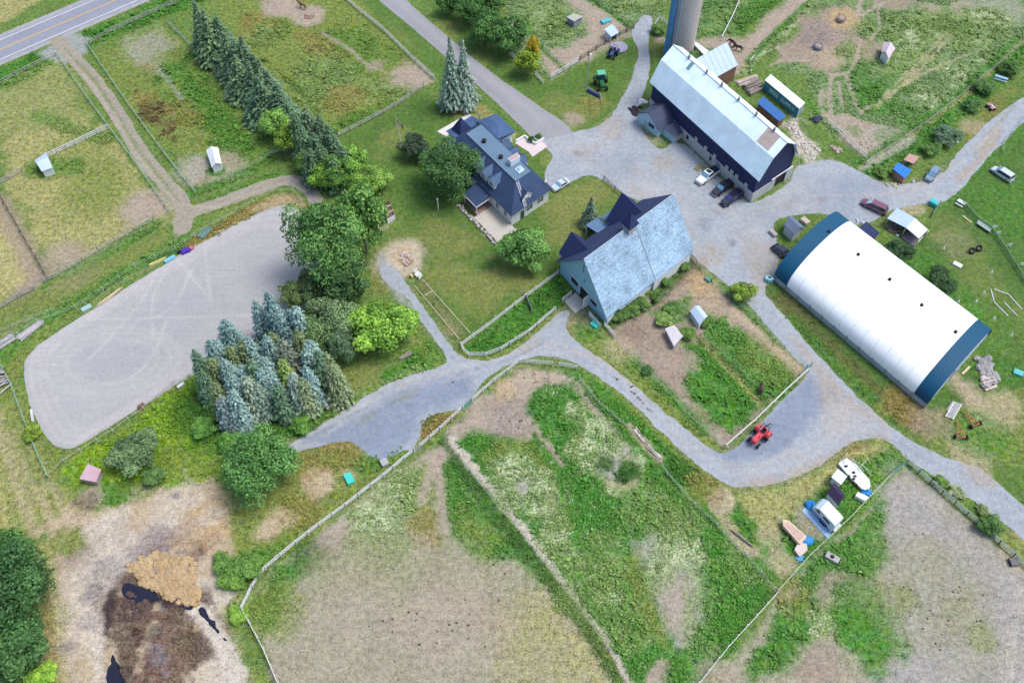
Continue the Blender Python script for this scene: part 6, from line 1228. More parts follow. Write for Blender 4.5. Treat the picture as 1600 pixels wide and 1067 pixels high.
text('BREE  SUPPLY', CF, 9.6, -.06, 1.0, 1.35, mat('letter_white', C(226, 244, 250), .6, .05, 2), e)
px_roof('long_shed', 'shed', 'low brown shed with bright blue roof between black barn and teal container', [(1218, 190), (1183, 161), (1193, 151), (1228, 181)], [2.2, 2.2, 2.7, 2.7], mat('bright_blue_roof', C(60, 116, 184), .6, .1, 1), WOODB, seamn=10)
px_roof('run_in_shelter', 'shelter', 'gable roofed paddock shelter joined to the clean white three rail fence', [(54, 251), (72, 238), (82, 262), (65, 268)], 2.1, PALEROOF, WHITEW, ridge=3.0, open_sides=(3,))
e_, _, _ = px_roof('arched_shelter', 'shelter', 'white round topped shelter in the paddock beside the dark spruce row', [(331, 262), (322, 235), (341, 231), (346, 256)], 1.9, WHITEROOF, WHITEW, ridge=2.7, open_sides=(0,))
px_roof('stall_box', 'shelter', 'small grey open topped box stall by the top edge', [(885, 27), (897, 21), (911, 26), (897, 34)], 1.9, mat('grey_tin', C(178, 180, 172), .7, .15, 1.5), mat('blue_grey_panel', C(150, 158, 178), .7, .1, 1))
px_roof('run_in_shelter', 'shelter', 'pale blue tin shelter against the rail fence of the trodden paddock', [(955, 58), (944, 46), (957, 38), (967, 51)], [1.9, 2.4, 2.4, 1.9], PALEROOF, WHITEW, open_sides=(3,), seamn=4)
px_roof('run_in_shelter', 'shelter', 'shelter with faded red and pale blue roof alone in the north east field', [(1377, 81), (1381, 66), (1399, 76), (1388, 92)], 2.1, mat('faded_red_tin', C(196, 204, 224), .7, .1, .5, c2=C(226, 168, 166)), WHITEW, ridge=3.0, open_sides=(0,))
px_roof('animal_hut', 'hut', 'white topped hut with ragged edges in the middle barn pen', [(1053, 541), (1039, 513), (1054, 508), (1067, 525)], [1.5, 1.5, 1.8, 1.8], mat('worn_white_roof', C(208, 206, 214), .8, .1, 1), WOODG)
px_roof('animal_hut', 'hut', 'pale blue roofed hut with dark doorway in the middle barn pen', [(1093, 508), (1078, 486), (1092, 477), (1106, 494)], 1.7, PALEROOF, WHITEW, ridge=2.4, open_sides=(1,))
px_roof('animal_hut', 'hut', 'patched red and grey tin hut below the end of the riding arena', [(124, 748), (137, 724), (158, 733), (150, 753)], [1.6, 1.9, 1.9, 1.6], mat('patched_tin', C(190, 192, 206), .75, .15, .35, c2=C(212, 130, 138)), WOODG)
e_, _, _ = px_roof('garden_shed', 'shed', 'white gabled shed with black roof behind the camper trailer', [(1292, 769), (1310, 789), (1321, 773), (1304, 753)], 2.1, mat('black_purple_roof', C(56, 46, 76), .7, .12, 1), WHITEW, ridge=2.9)
px_roof('garden_shed', 'shed', 'small all white shed beside the white pontoon deck', [(1299, 745), (1314, 757), (1324, 744), (1309, 732)], 2.0, WHITEROOF, WHITEW)
px_roof('grey_shed', 'shed', 'grey shed with slate roof at the corner of the white dome', [(1225, 351), (1241, 367), (1257, 355), (1237, 337)], 2.4, shingle_mat('grey_slate', C(112, 126, 152), .08), mat('pale_grey_boards', C(196, 206, 206), .8, .08, 1.5), ridge=3.3)
e_, inn, _ = px_roof('tack_shed', 'shed', 'small red brown shed with navy roof between white dome and run-in shed', [(1342, 356), (1363, 374), (1375, 364), (1354, 346)], [2.2, 2.2, 2.6, 2.6], NAVYR, mat('redbrown_boards', C(150, 102, 84), .85, .15, 2))
fr = Frame(inn[0], inn[1]-inn[0], inn[3]-inn[0]); window(fr, e_, 'v', 0, 1.6, 1.2, .8, .9, -1)
e_, inn, _ = px_roof('run_in_shed', 'run-in shed', 'open fronted run-in shed with two toned pale roof near the maroon van', [(1386, 341), (1402, 325), (1430, 341), (1416, 356)], [2.4, 2.7, 2.7, 2.4], PALEROOF, WOODG, open_sides=(0, 1, 2, 3), post=True, seamn=6)
C2 = [P(x, y, z) for (x, y), z in zip([(1416, 356), (1430, 341), (1450, 359), (1436, 373)], [2.4, 2.7, 2.7, 2.4])]; mb = MB(); mb.slab([tuple(c+Vector((0, 0, .02))) for c in C2], .14); mb.build('roof', WHITEROOF, e_)
for c in C2: MB().cyl(c.x, c.y, 0, c.z-.15, .09, 6).build('post', GREYW, e_)
mb = MB(); a, b = P(1402, 325, 2.5), P(1450, 359, 2.5); n = Vector((0.1, .1, 0)); mb.add([(a.x, a.y, 0), (b.x, b.y, 0), (b.x, b.y, 2.5), (a.x, a.y, 2.5), (a.x+.1, a.y-.1, 0), (b.x+.1, b.y-.1, 0), (b.x+.1, b.y-.1, 2.5), (a.x+.1, a.y-.1, 2.5)], [(0, 1, 2, 3), (7, 6, 5, 4), (3, 2, 6, 7), (0, 4, 5, 1), (0, 3, 7, 4), (1, 5, 6, 2)]); mb.build('back_wall', WOODG, e_)
mb = MB(); mb.prism([tuple(P(*q)[:2]) for q in ((1408, 372), (1424, 360), (1438, 377), (1426, 386))], 0, .2); mb.build('floor_slab', mat('stall_floor', C(136, 130, 142), .9, .1, 2), e_)
mb = MB(); c = P(1427, 387); a = P(1450, 364); mb.tube([(c.x, c.y, .9), (a.x, a.y, .9)], .08, 5); mb.tube([(c.x, c.y, .5), (a.x, a.y, .5)], .06, 5); mb.build('front_rail', mat('cream_rail', C(214, 208, 180), .8, .1, 2), e_)
e_, inn, _ = px_roof('blue_roof_hut', 'hut', 'brick red hut with bright blue roof at the bend of the yard', [(1395, 264), (1414, 279), (1425, 266), (1404, 254)], [2.0, 2.0, 2.3, 2.3], mat('vivid_blue_roof', C(40, 128, 214), .55, .08, 1), mat('pinkish_boards', C(176, 130, 118), .85, .15, 2))
px_roof('aviary', 'pen', 'pink roofed cage pen behind the bright blue roofed hut', [(1412, 250), (1428, 256), (1437, 245), (1421, 240)], 2.1, mat('faded_pink_roof', C(186, 152, 142), .8, .1, 1), WOODG, open_sides=(0, 1), post=True)
# camper trailer
T0 = P(1299, 826); TF = Frame(T0, P(1274, 800)-T0, P(1312, 812)-T0)
# small white box at the shelter belt with trellis frames
e = empty('lawn_bin', (P(609, 345).x, P(609, 345).y, 0), 0, 'white ended timber bin with cross bars at the lawn edge beside the tall trees', 'bin')
LB = frame_px((606, 349), (594, 318), (618, 342)); mb = MB(LB); 
for u in (0, 1.6, 3.2, 4.6): mb.box(u, u+.08, 0, 1.9, 0, .9)
mb.box(0, 4.6, 0, .08, 0, .9); mb.box(0, 4.6, 1.82, 1.9, 0, .9); mb.build('timber_sides', WOODB, e); MB(LB).box(-.08, 0, -.05, 1.95, 0, 1.2).build('white_end', WHITET, e)
mb = MB(LB)
for u in (1.6, 3.2): mb.box(u-.06, u+.14, -.05, 1.95, .9, 1.0)
mb.build('cross_bars', mat('pale_log', (0, 0, 0)), e)
mb = MB(LB); mb.box(.1, 4.5, .1, 1.8, 0, .6); mb.build('contents', mat('compost', C(112, 92, 88), .95, .3, 3), e)
# ---------------- vehicles ----------------------------------------------------
TYRE = mat('tyre', C(40, 40, 44), .85, .15, 4); RIM = mat('rim', C(176, 182, 190), .35, .1, 4, metal=.6); LAMP = mat('lamp_glass', C(226, 232, 240), .15, .05, 4, spec=.6); TAIL = mat('tail_lamp', C(150, 40, 44), .3, .1, 4)
CHROME = mat('bumper_metal', C(190, 196, 204), .3, .06, 4, metal=.7); TGLASS = mat('tinted_glass', C(44, 62, 88), .08, .06, 1, spec=.8); SGLASS = mat('sky_glass', C(120, 170, 205), .1, .06, 1, spec=.8)
def paintm(n, c): return mat(n, C(*c), .28, .04, .8, spec=.5, coat=.6)
def ring(x, hw, z0, z1, tuck=.12, n=1):
    return [(x, -hw+tuck, z0), (x, -hw, z0+(z1-z0)*.35), (x, -hw+.02, z0+(z1-z0)*.75), (x, -hw+tuck*1.1, z1), (x, hw-tuck*1.1, z1), (x, hw-.02, z0+(z1-z0)*.75), (x, hw, z0+(z1-z0)*.35), (x, hw-tuck, z0)]
def loft(mb, rings):
    k = len(rings[0]); pts = [p for r in rings for p in r]; f = [list(range(k))[::-1], [len(pts)-k+i for i in range(k)]]
    for j in range(len(rings)-1):
        for i in range(k): f.append([j*k+i, j*k+(i+1) % k, (j+1)*k+(i+1) % k, (j+1)*k+i])
    mb.add(pts, f); return mb
def car(name, cat, label, rear, front, w_, h, paint, kind='suv', glass=None, roofm=None, wheelr=.34, glassc=None, bed=None):
    """rear/front: surveyed ground points under the bumpers"""
    A, B = P(*rear), P(*front); Lr = (B-A).length; d = (B-A).normalized(); fr = Frame(A, d, Vector((-d.y, d.x, 0)))
    mid = A.lerp(B, .5); e = empty(name, (mid.x, mid.y, 0), math.atan2(d.y, d.x), label, cat); hw = w_/2; g = TGLASS; L_ = Lr
    S = {'sedan': dict(belt=.62, hood=.60, x=(.02, .10, .30, .62, .76, .97), z=(.66, .70, .70, .70, .67, .55), cab=(.14, .30, .58, .75)),
         'suv': dict(belt=.62, x=(.01, .05, .30, .62, .76, .97), z=(.62, .62, .62, .62, .60, .52), cab=(.02, .10, .60, .74)),
         'van': dict(belt=.58, x=(.01, .05, .30, .70, .82, .98), z=(.58, .58, .58, .57, .53, .42), cab=(.02, .08, .62, .82)),
         'pickup': dict(belt=.60, x=(.01, .05, .30, .62, .76, .98), z=(.60, .60, .60, .60, .58, .54), cab=(.36, .40, .61, .72))}[kind]
    zb = .26; rs = []
    for i, (x, z) in enumerate(zip(S['x'], S['z'])): rs.append(ring(x*L_, hw*(.9 if i in (0,) else (.86 if i == 5 else 1)), zb, z*h))
    rs[0] = ring(0, hw*.9, zb+.1, S['z'][0]*h*.95); rs.append(ring(L_, hw*.7, zb+.12, S['z'][5]*h*.85)) 
    body = loft(MB(fr), rs).build('body', paint, e)
    c0, c1, c2, c3 = [v*L_ for v in S['cab']]; zt = h; zq = S['belt']*h-.02; ti = hw*.76; bi = hw*.93
    def quad(mb, a, b, c, d_): return mb.add([a, b, c, d_], [(0, 1, 2, 3)])
    loft(MB(fr), [[(c0, -bi+.03, zq), (c0+.02, -ti, zq+.02), (c0+.02, ti, zq+.02), (c0, bi-.03, zq)], [(c1, -bi+.02, zq), (c1, -ti, zt-.06), (c1, ti, zt-.06), (c1, bi-.02, zq)], [(c2, -bi+.02, zq), (c2, -ti, zt-.06), (c2, ti, zt-.06), (c2, bi-.02, zq)], [(c3, -bi+.05, zq), (c3-.02, -ti, zq+.02), (c3-.02, ti, zq+.02), (c3, bi-.05, zq)]]).build('cabin_pillars', paint, e)
    mb = MB(fr); mb.bev(c1-.06, c2+.06, -ti-.03, ti+.03, zt-.1, zt, .06); mb.build('cabin_roof', roofm or paint, e)
    o = .025
    mb = MB(fr); nx, nz = (zt-zq), (c3-c2); ln_ = math.hypot(nx, nz); ox, oz = nx/ln_*o, nz/ln_*o; m0 = .06
    mb.slab([(c2+ox+m0, -ti+.05, zt-.1+oz), (c2+ox+m0, ti-.05, zt-.1+oz), (c3+ox-m0, bi-.12, zq+.06+oz), (c3+ox-m0, -bi+.12, zq+.06+oz)], .02); mb.build('windscreen', glassc or SGLASS, e)
    mb = MB(fr); mb.slab([(c1-.04, -ti+.06, zt-.1), (c1-.04, ti-.06, zt-.1), (c0-.02, bi-.14, zq+.1), (c0-.02, -bi+.14, zq+.1)], .02); mb.build('rear_window', g, e)
    for s in (-1, 1):
        mb = MB(fr); a = [(c0+(c1-c0)*.35+.1, s*(bi-.0), zq+.05), (c3-.3, s*bi, zq+.05), (c2-.02, s*(ti+.04), zt-.12), (c1+.05, s*(ti+.04), zt-.12)]; mb.add(a+[(x, y-s*.03, z) for x, y, z in a], [(0, 1, 2, 3), (7, 6, 5, 4), (0, 4, 5, 1), (1, 5, 6, 2), (2, 6, 7, 3), (3, 7, 4, 0)]); mb.build('side_windows', g, e)
        mb = MB(fr); mb.box(c3-.35, c3-.15, s*(hw+.02)-.12, s*(hw+.02)+.12, zq+.02, zq+.18); mb.build('wing_mirror', paint, e)
        MB(fr).box(L_-.12, L_-.03, s*hw*.62-.18, s*hw*.62+.14, S['z'][5]*h*.68, S['z'][5]*h*.86).build('headlight', LAMP, e)
        MB(fr).box(-.03, .08, s*hw*.74-.1, s*hw*.74+.1, S['z'][0]*h*.6, S['z'][0]*h*.92).build('tail_light', TAIL, e)
        for x in (.18, .81):
            wmb = MB(fr).wheel(x*L_, s*(hw-.12), wheelr, wheelr, .26); wl = wmb.build('wheel', TYRE, e); r_ = MB(fr).wheel(x*L_, s*(hw+.005), wheelr, wheelr*.62, .04, 12).build('rim', RIM, e); r_.parent = wl
    for a_, b_ in ((L_-.06, L_+.1), (-.1, .06)): MB(fr).bev(a_, b_, -hw*.82, hw*.82, zb, zb+.3, .05).build('bumper', CHROME if kind == 'pickup' else paint, e)
    if kind == 'pickup': MB(fr).bev(.12, c0-.04, -hw*.86, hw*.86, S['z'][1]*h-.02, S['z'][1]*h+.05, .02).build('bed_cover', bed or mat('bed_cover', C(40, 44, 60), .7, .1, 2), e)
    if kind == 'pickup' and label.startswith('white'): MB(fr).box(c1+.15, c1+1.0, -ti+.2, ti-.2, zt, zt+.015).build('sunroof', TGLASS, e)
    return e, fr, L_
WP = paintm('white_paint', (238, 244, 248)); BP_ = paintm('black_paint', (40, 42, 54)); NP = paintm('dark_navy_paint', (36, 38, 62)); SP = paintm('silver_paint', (200, 214, 224)); MP = paintm('maroon_paint', (122, 74, 96)); BLP = paintm('steel_blue_paint', (120, 144, 170))
car('pickup_truck', 'pickup', 'white pickup truck with dark bed cover parked by the black barn', (1120, 267), (1090, 289), 2.05, 1.9, WP, 'pickup', wheelr=.4)
car('pickup_truck', 'pickup', 'black pickup truck parked in the middle of the three by the black barn', (1143, 287), (1114, 307), 2.0, 1.85, BP_, 'pickup', wheelr=.4)
car('parked_suv', 'car', 'dark blue black off-roader with spare wheel, nearest the barn corner', (1157, 304), (1128, 323), 1.95, 1.85, NP, 'suv', wheelr=.4, glassc=mat('roof_blue', C(72, 78, 140), .3, .05, 1))
q = car('parked_car', 'car', 'silver sedan parked at the corner of the farmhouse', (887, 285), (864, 299), 1.85, 1.45, SP, 'sedan')
car('minivan', 'van', 'maroon minivan parked on the gravel above the white dome', (1384, 335), (1346, 317), 2.0, 1.8, MP, 'van', glassc=mat('pale_screen', C(170, 190, 205), .15, .05, 1))
car('parked_suv', 'car', 'steel blue car with silver roof bars standing near the bright blue roofed hut', (1462, 267), (1448, 285), 1.85, 1.65, BLP, 'suv')
car('minivan', 'van', 'silver white minivan parked in the grass at the right edge', (1580, 285), (1549, 265), 1.95, 1.75, SP, 'van')
car('parked_suv', 'car', 'black car half hidden at the rounded end of the white dome', (1227, 402), (1208, 386), 1.9, 1.6, NP, 'suv')
# ---- tractors
def tractor(label, rear, front, col_, hubc, cabc, s=1.0, cab=True):
    A, B = P(*rear), P(*front); d = (B-A).normalized(); fr = Frame(A, d, Vector((-d.y, d.x, 0))); e = empty('tractor', ((A+B)/2).to_tuple()[:2]+(0,), math.atan2(d.y, d.x), label, 'tractor'); L_ = (B-A).length
    f2 = lambda u, v, z=0: fr(u*L_/4.2, v*s, z*s)
    mb = MB(f2); mb.bev(1.9, 4.0, -.42, .42, .85, 1.55, .12); mb.box(.3, 2.2, -.35, .35, .6, 1.1); mb.build('bonnet', col_, e)
    for sd_ in (-1, 1):
        w1 = MB(f2).wheel(.85, sd_*.95, .85, .85, .5, 20).build('rear_wheel', TYRE, e); h_ = MB(f2).wheel(.85, sd_*1.18, .85, .42, .08, 14).build('hub', hubc, e); h_.parent = w1
        w2 = MB(f2).wheel(3.4, sd_*.8, .5, .5, .34, 16).build('front_wheel', TYRE, e); h_ = MB(f2).wheel(3.4, sd_*.95, .5, .26, .08, 12).build('hub', hubc, e); h_.parent = w2
        mb = MB(f2); mb.extr_v([(.2, 1.5), (.6, 1.8), (1.3, 1.75), (1.6, 1.3), (1.5, 1.25), (1.2, 1.62), (.6, 1.68), (.28, 1.42)], sd_*.95-.25, sd_*.95+.25); mb.build('mudguard', col_, e)
    if cab:
        loft(MB(f2), [[(.35, -.6, 1.2), (.45, -.55, 2.5), (.45, .55, 2.5), (.35, .6, 1.2)], [(1.9, -.6, 1.2), (1.75, -.55, 2.5), (1.75, .55, 2.5), (1.9, .6, 1.2)]]).build('cab', TGLASS, e)
        MB(f2).bev(.25, 1.95, -.75, .75, 2.5, 2.68, .1).build('cab_roof', cabc, e)
    else:
        mb = MB(f2); mb.bev(.6, 1.1, -.3, .3, 1.2, 1.4, .06); mb.bev(.5, .62, -.3, .3, 1.3, 1.8, .05); mb.build('seat', DARKIN, e); mb = MB(f2); mb.tube([(.35, -.55, .9), (.35, -.55, 2.3), (.35, .55, 2.3), (.35, .55, .9)], .06, 5); mb.build('roll_bar', DARKIN, e)
        mb = MB(f2); mb.tube([(1.9, 0, 1.3), (1.6, 0, 1.65)], .04, 5); mb.tube([(1.6+.0, math.cos(a)*.2, 1.65+math.sin(a)*.2) for a in [i*math.pi/5 for i in range(11)]], .03, 5); mb.build('steering_wheel', DARKIN, e)
    mb = MB(f2); mb.tube([(2.9, .3, 1.5), (2.9, .3, 2.3)], .06, 6); mb.build('exhaust', DARKIN, e)
    return e, f2
_, tf = tractor('green and yellow tractor with cab on the mown grass', (936, 128), (942, 146), mat('tractor_green', C(52, 110, 72), .45, .08, 1), mat('hub_yellow', C(214, 200, 96), .5, .08, 1), mat('cab_green', C(100, 190, 156), .5, .06, 1), 1.35)
b0 = P(918, 142); e = empty('sweeper_attachment', (b0.x, b0.y, 0), 0, 'navy blade attachment lying in front of the green tractor', 'implement'); SF = frame_px((918, 141), (940, 152), (916, 147))
mb = MB(SF); mb.extr_u([(0, .05), (.9, .05), (.75, .7), (.3, .85), (0, .5)], 0, 3.6); mb.build('blade', mat('navy_metal', C(56, 66, 116), .5, .1, 1), e); MB(SF).tube([(0, .3, .9), (3.4, .35, .9)], .09, 6).build('top_bar', CHROME, e); mb = MB(SF); mb.tube([(3.3, -.6, .8), (4.6, 2.0, .15)], .06, 5); mb.build('drawbar', WIRE, e)
tractor('small blue tractor parked beside the overgrown wooden fence', (961, 82), (953, 94), mat('tractor_blue', C(60, 90, 160), .5, .08, 1), mat('hub_blue', C(110, 140, 190), .5, .08, 1), None, .95, cab=False)
_, f2 = tractor('red implement tractor standing on the slate grey parking', (1194, 676), (1173, 698), mat('implement_red', C(214, 76, 92), .5, .1, 1), mat('hub_pale', C(216, 200, 206), .5, .08, 1), None, 1.2, cab=False)
RD = mat('implement_red', (0, 0, 0))
e = empty('baler', (P(1184, 676).x, P(1184, 676).y, 0), 0, 'red hay implement hitched beside the red tractor', 'implement'); IF = frame_px((1176, 676), (1196, 690), (1186, 664))
mb = MB(IF); mb.extr_u([(0, .5), (1.7, .5), (1.7, 1.1), (1.2, 1.45), (.3, 1.35), (0, 1.0)], 0, 2.2); mb.build('housing', RD, e); mb = MB(IF); mb.tube([(1.0, 1.6, 1.0), (1.5, 3.2, .7)], .09, 6); mb.tube([(1.3, 3.1, .7), (2.0, 3.4, .6)], .06, 5); mb.build('drawbar', DARKIN, e)
for v in (-.15, 1.85): MB(IF).wheel(1.2, v, .42, .42, .24).build('wheel', TYRE, e)
mb = MB(IF); mb.box(.5, 1.7, .4, 1.2, 1.38, 1.5); mb.build('grille', mat('pinkgrey', C(178, 128, 134), .7, .15, 3), e)
# orange implements on the rough grass
def rake(lab, x, y, rot):
    p = P(x, y); e = empty('hay_rake', (p.x, p.y, 0), rot, lab, 'implement'); c, s = math.cos(rot), math.sin(rot); f = lambda a, b, z=0: Vector((p.x+c*a-s*b, p.y+s*a+c*b, z)); OR = mat('implement_orange', C(222, 118, 92), .6, .12, 1)
    mb = MB(f); mb.tube([(-1.2, -.7, .6), (1.2, 0, .6), (-1.2, .7, .6), (-1.2, -.7, .6)], .1, 6); mb.tube([(1.2, 0, .6), (2.2, 0, .4)], .09, 6); mb.tube([(-.2, -.35, .6), (-.2, .35, .6)], .09, 6); mb.build('frame', OR, e)
    for b in (-1, 1): MB(f).wheel(-1.1, b, .42, .42, .22).build('wheel', TYRE, e)
    mb = MB(f); [mb.tube([(-1.3, b*.3, .6), (-1.55, b*.3, .1)], .04, 4) for b in range(-3, 4)]; mb.build('tines', CHROME, e)
rake('orange red hay implement nearer the stone pile', 1516, 658, 2.0); rake('smaller orange implement nearer the track', 1498, 676, 1.5)
# quad bike
p = P(1547, 170); e = empty('quad_bike', (p.x, p.y, 0), 1.9, 'small red and white quad parked beside the right hand track', 'quad'); f = lambda a, b, z=0: Vector((p.x+math.cos(1.9)*a-math.sin(1.9)*b, p.y+math.sin(1.9)*a+math.cos(1.9)*b, z))
mb = MB(f); mb.bev(-.9, .9, -.35, .35, .5, .9, .1); mb.bev(-1.0, -.3, -.6, .6, .75, .88, .05); mb.bev(.4, 1.0, -.6, .6, .75, .88, .05); mb.build('body', mat('quad_pink', C(206, 150, 166), .5, .15, 1), e); MB(f).bev(-.7, .2, -.22, .22, .88, 1.05, .06).build('seat', mat('quad_seat', C(216, 220, 226), .6, .05, 1), e)
MB(f).tube([(.45, -.5, 1.2), (.5, 0, 1.1), (.45, .5, 1.2)], .04, 5).build('handlebar', DARKIN, e)
for a in (-.7, .7):
    for b in (-.6, .6): MB(f).wheel(a, b, .3, .3, .26).build('wheel', TYRE, e)
# ---- camper trailer, pontoon deck, boat trailer
e = empty('camper_trailer', (P(1292, 812).x, P(1292, 812).y, 0), 0, 'white camper trailer parked on a blue ground sheet by the tape fence', 'camper')
TF = frame_px((1298, 833), (1268, 800), (1318, 812)); TLn = (P(1298, 833)-P(1268, 800)).length; TW = 2.3
mb = MB(TF); prof = [(0, .5), (TLn, .5), (TLn+.3, 1.2), (TLn-.1, 2.0), (TLn-.9, 2.6), (.15, 2.6), (0, 2.3)]
mb.extr_v(prof, 0, TW); mb.build('body', mat('camper_white', C(212, 230, 242), .5, .04, 1), e); MB(TF).bev(.1, TLn-.85, .02, TW-.02, 2.6, 2.68, .06).build('roof', mat('camper_roof', C(236, 242, 246), .5, .04, 1), e)
for u0, u1 in ((1.0, 2.4), (3.2, 3.9)): MB(TF).box(u0, u1, -.04, -.01, 1.6, 2.1).build('window', DARKIN, e)
for u in (1.6, 2.3): MB(TF).wheel(u, -.02, .34, .34, .2).build('wheel', TYRE, e)
mb = MB(TF); mb.extr_v([(1.0, .6), (1.2, .95), (2.7, .95), (2.9, .6)], -.12, 0); mb.build('wheel_arch', mat('camper_blue', C(90, 120, 190), .5, .05, 1), e); mb = MB(TF); mb.box(TLn*.35, TLn, -.03, 0, .7, .95); mb.build('blue_stripe', mat('camper_blue', (0, 0, 0)), e)
mb = MB(TF); mb.tube([(TLn+.2, .5, .5), (TLn+1.3, 1.15, .45), (TLn+.2, 1.8, .5)], .06, 5); mb.build('drawbar', DARKIN, e); mb = MB(TF); mb.box(-.5, -.05, .3, 2.0, .6, .9); mb.build('rear_rack', CHROME, e)
o = MB().prism([tuple(P(*q)[:2]) for q in ((1253, 798), (1268, 782), (1276, 800), (1303, 826), (1293, 841))], 0, .06).build('ground_sheet', mat('pale_blue_sheet', C(150, 190, 226), .6, .12, .8)); tag(o, 'pale blue sheet spread on the ground along the camper trailer', 'tarpaulin')
o = MB().blob((P(1266, 790).x, P(1266, 790).y, .3), (.9, .8, .7), 9, 6, .25, random.Random(3)).build('tarpaulin_heap', mat('blue_tarp', C(40, 140, 214), .55, .1, 2)); tag(o, 'bright blue tarpaulin bundled at the front of the camper trailer', 'tarpaulin')
e = empty('pontoon_deck', (P(1335, 748).x, P(1335, 748).y, 0), 0, 'large white pontoon deck with leaning poles in the weeds', 'pontoon')
DK = [(1308, 727), (1320, 718), (1335, 728), (1357, 753), (1358, 762), (1354, 770), (1344, 766), (1324, 746)]
MB().prism([tuple(P(*q)[:2]) for q in DK], .35, .75).build('deck', mat('pontoon_white', C(222, 230, 242), .6, .08, 1.2), e)
mb = MB()
for a, b, z0, z1 in (((1320, 712), (1346, 742), .8, 1.4), ((1330, 720), (1360, 742), .8, 1.0), ((1338, 738), (1352, 722), .8, 1.6), ((1344, 728), (1360, 748), .8, .9), ((1310, 724), (1322, 712), .8, 1.0)):
    A, B = P(*a), P(*b); mb.tube([(A.x, A.y, z0), (B.x, B.y, z1)], .05, 5)
mb.build('poles', mat('pale_green_pole', C(206, 214, 190), .7, .1, 2), e)
mb = MB(); c = P(1338, 732); mb.tube([(c.x+math.cos(a)*2.2, c.y+math.sin(a)*1.6+.5, .9+math.sin(a)*.8) for a in [i*math.pi/9 for i in range(10)]], .05, 5); mb.build('hose_arc', mat('yellow_hose', C(206, 212, 120), .6, .1, 2), e)
mb = MB(); rnd = random.Random(5)
for q in ((1330, 752), (1334, 748), (1337, 757), (1326, 744), (1322, 728), (1334, 738), (1336, 744)): c = P(*q, .8); MB().blob((c.x, c.y, .82), (.3, .22, .2), 6, 4, .3, rnd).build('loose_gear', DARKIN, e)
o = MB().blob((P(1353, 771).x, P(1353, 771).y, .35), (.9, .8, .6), 9, 6, .25, random.Random(8)).build('tarpaulin_heap', mat('blue_tarp', (0, 0, 0))); tag(o, 'blue tarpaulin at the lower corner of the pontoon deck', 'tarpaulin')
mb = MB(); c = [P(*q) for q in ((1334, 778), (1338, 772), (1355, 780), (1351, 787))]; mb.prism([tuple(v)[:2] for v in c], 0, .9); o = mb.build('crate_bench', WHITET); tag(o, 'white bench like crate in the weeds under the pontoon deck', 'crate')
e = empty('boat_trailer', (P(1237, 841).x, P(1237, 841).y, 0), 0, 'old wooden boat on a trailer with blue tarpaulins below the camper', 'boat'); WF = frame_px((1215, 821), (1247, 855), (1221, 815))
mb = MB(WF); hull = [(0, .8), (.8, .15), (4.4, 0), (4.6, .2), (4.6, 1.7), (4.4, 1.9), (.8, 1.5)]; mb.prism(hull, .5, 1.25); mb.build('hull', mat('boat_wood', C(222, 196, 178), .7, .12, 1.5), e)
mb = MB(WF); mb.prism([(.7, .45), (4.2, .25), (4.2, 1.65), (.8, 1.25)], 1.26, 1.28); mb.build('deck_planks', mat('boat_deck', C(196, 170, 158), .8, .2, 2), e); mb = MB(WF); mb.tube([(-1.4, .8, .5), (.3, .4, .55)], .05, 5); mb.tube([(-1.4, .8, .5), (.3, 1.2, .55)], .05, 5); mb.build('drawbar', CHROME, e)
for v in (-.1, 2.0): MB(WF).wheel(2.6, v, .36, .36, .22).build('wheel', TYRE, e)
o = MB().prism([tuple(P(*q)[:2]) for q in ((1240, 861), (1247, 846), (1259, 851), (1260, 862), (1248, 872))], .02, .7).build('plank_platform', mat('bleached_boards', C(214, 200, 194), .8, .1, 1.5)); tag(o, 'bleached board platform at the stern of the old boat', 'platform')
o = MB().blob((P(1257, 844).x, P(1257, 844).y, .35), (1.5, 1.0, .6), 9, 6, .25, random.Random(2)).build('tarpaulin_heap', mat('blue_tarp', (0, 0, 0))); tag(o, 'blue tarpaulin draped beside the old wooden boat', 'tarpaulin')
o = MB().blob((P(1251, 872).x, P(1251, 872).y, .1), (.9, .5, .2), 8, 5, .2, random.Random(6)).build('tarpaulin_heap', mat('blue_tarp2', C(84, 160, 206), .6, .1, 2)); tag(o, 'flat blue tarpaulin at the foot of the board platform', 'tarpaulin')
BX = frame_px((1287, 871), (1303, 880), (1291, 864)); e = empty('feed_box', (BX.O.x, BX.O.y, 0), 0, 'grey wooden box with a dark round opening beside the tape fence', 'box'); MB(BX).bev(0, 2.2, 0, 1.1, 0, .7, .05).build('box', mat('grey_ply', C(172, 170, 178), .8, .1, 1.5), e); MB(BX).cyl(1.0, .55, .7, .73, .35, 14).build('opening', DARKIN, e)  # round opening is a dark disc, the shade of a hole painted on
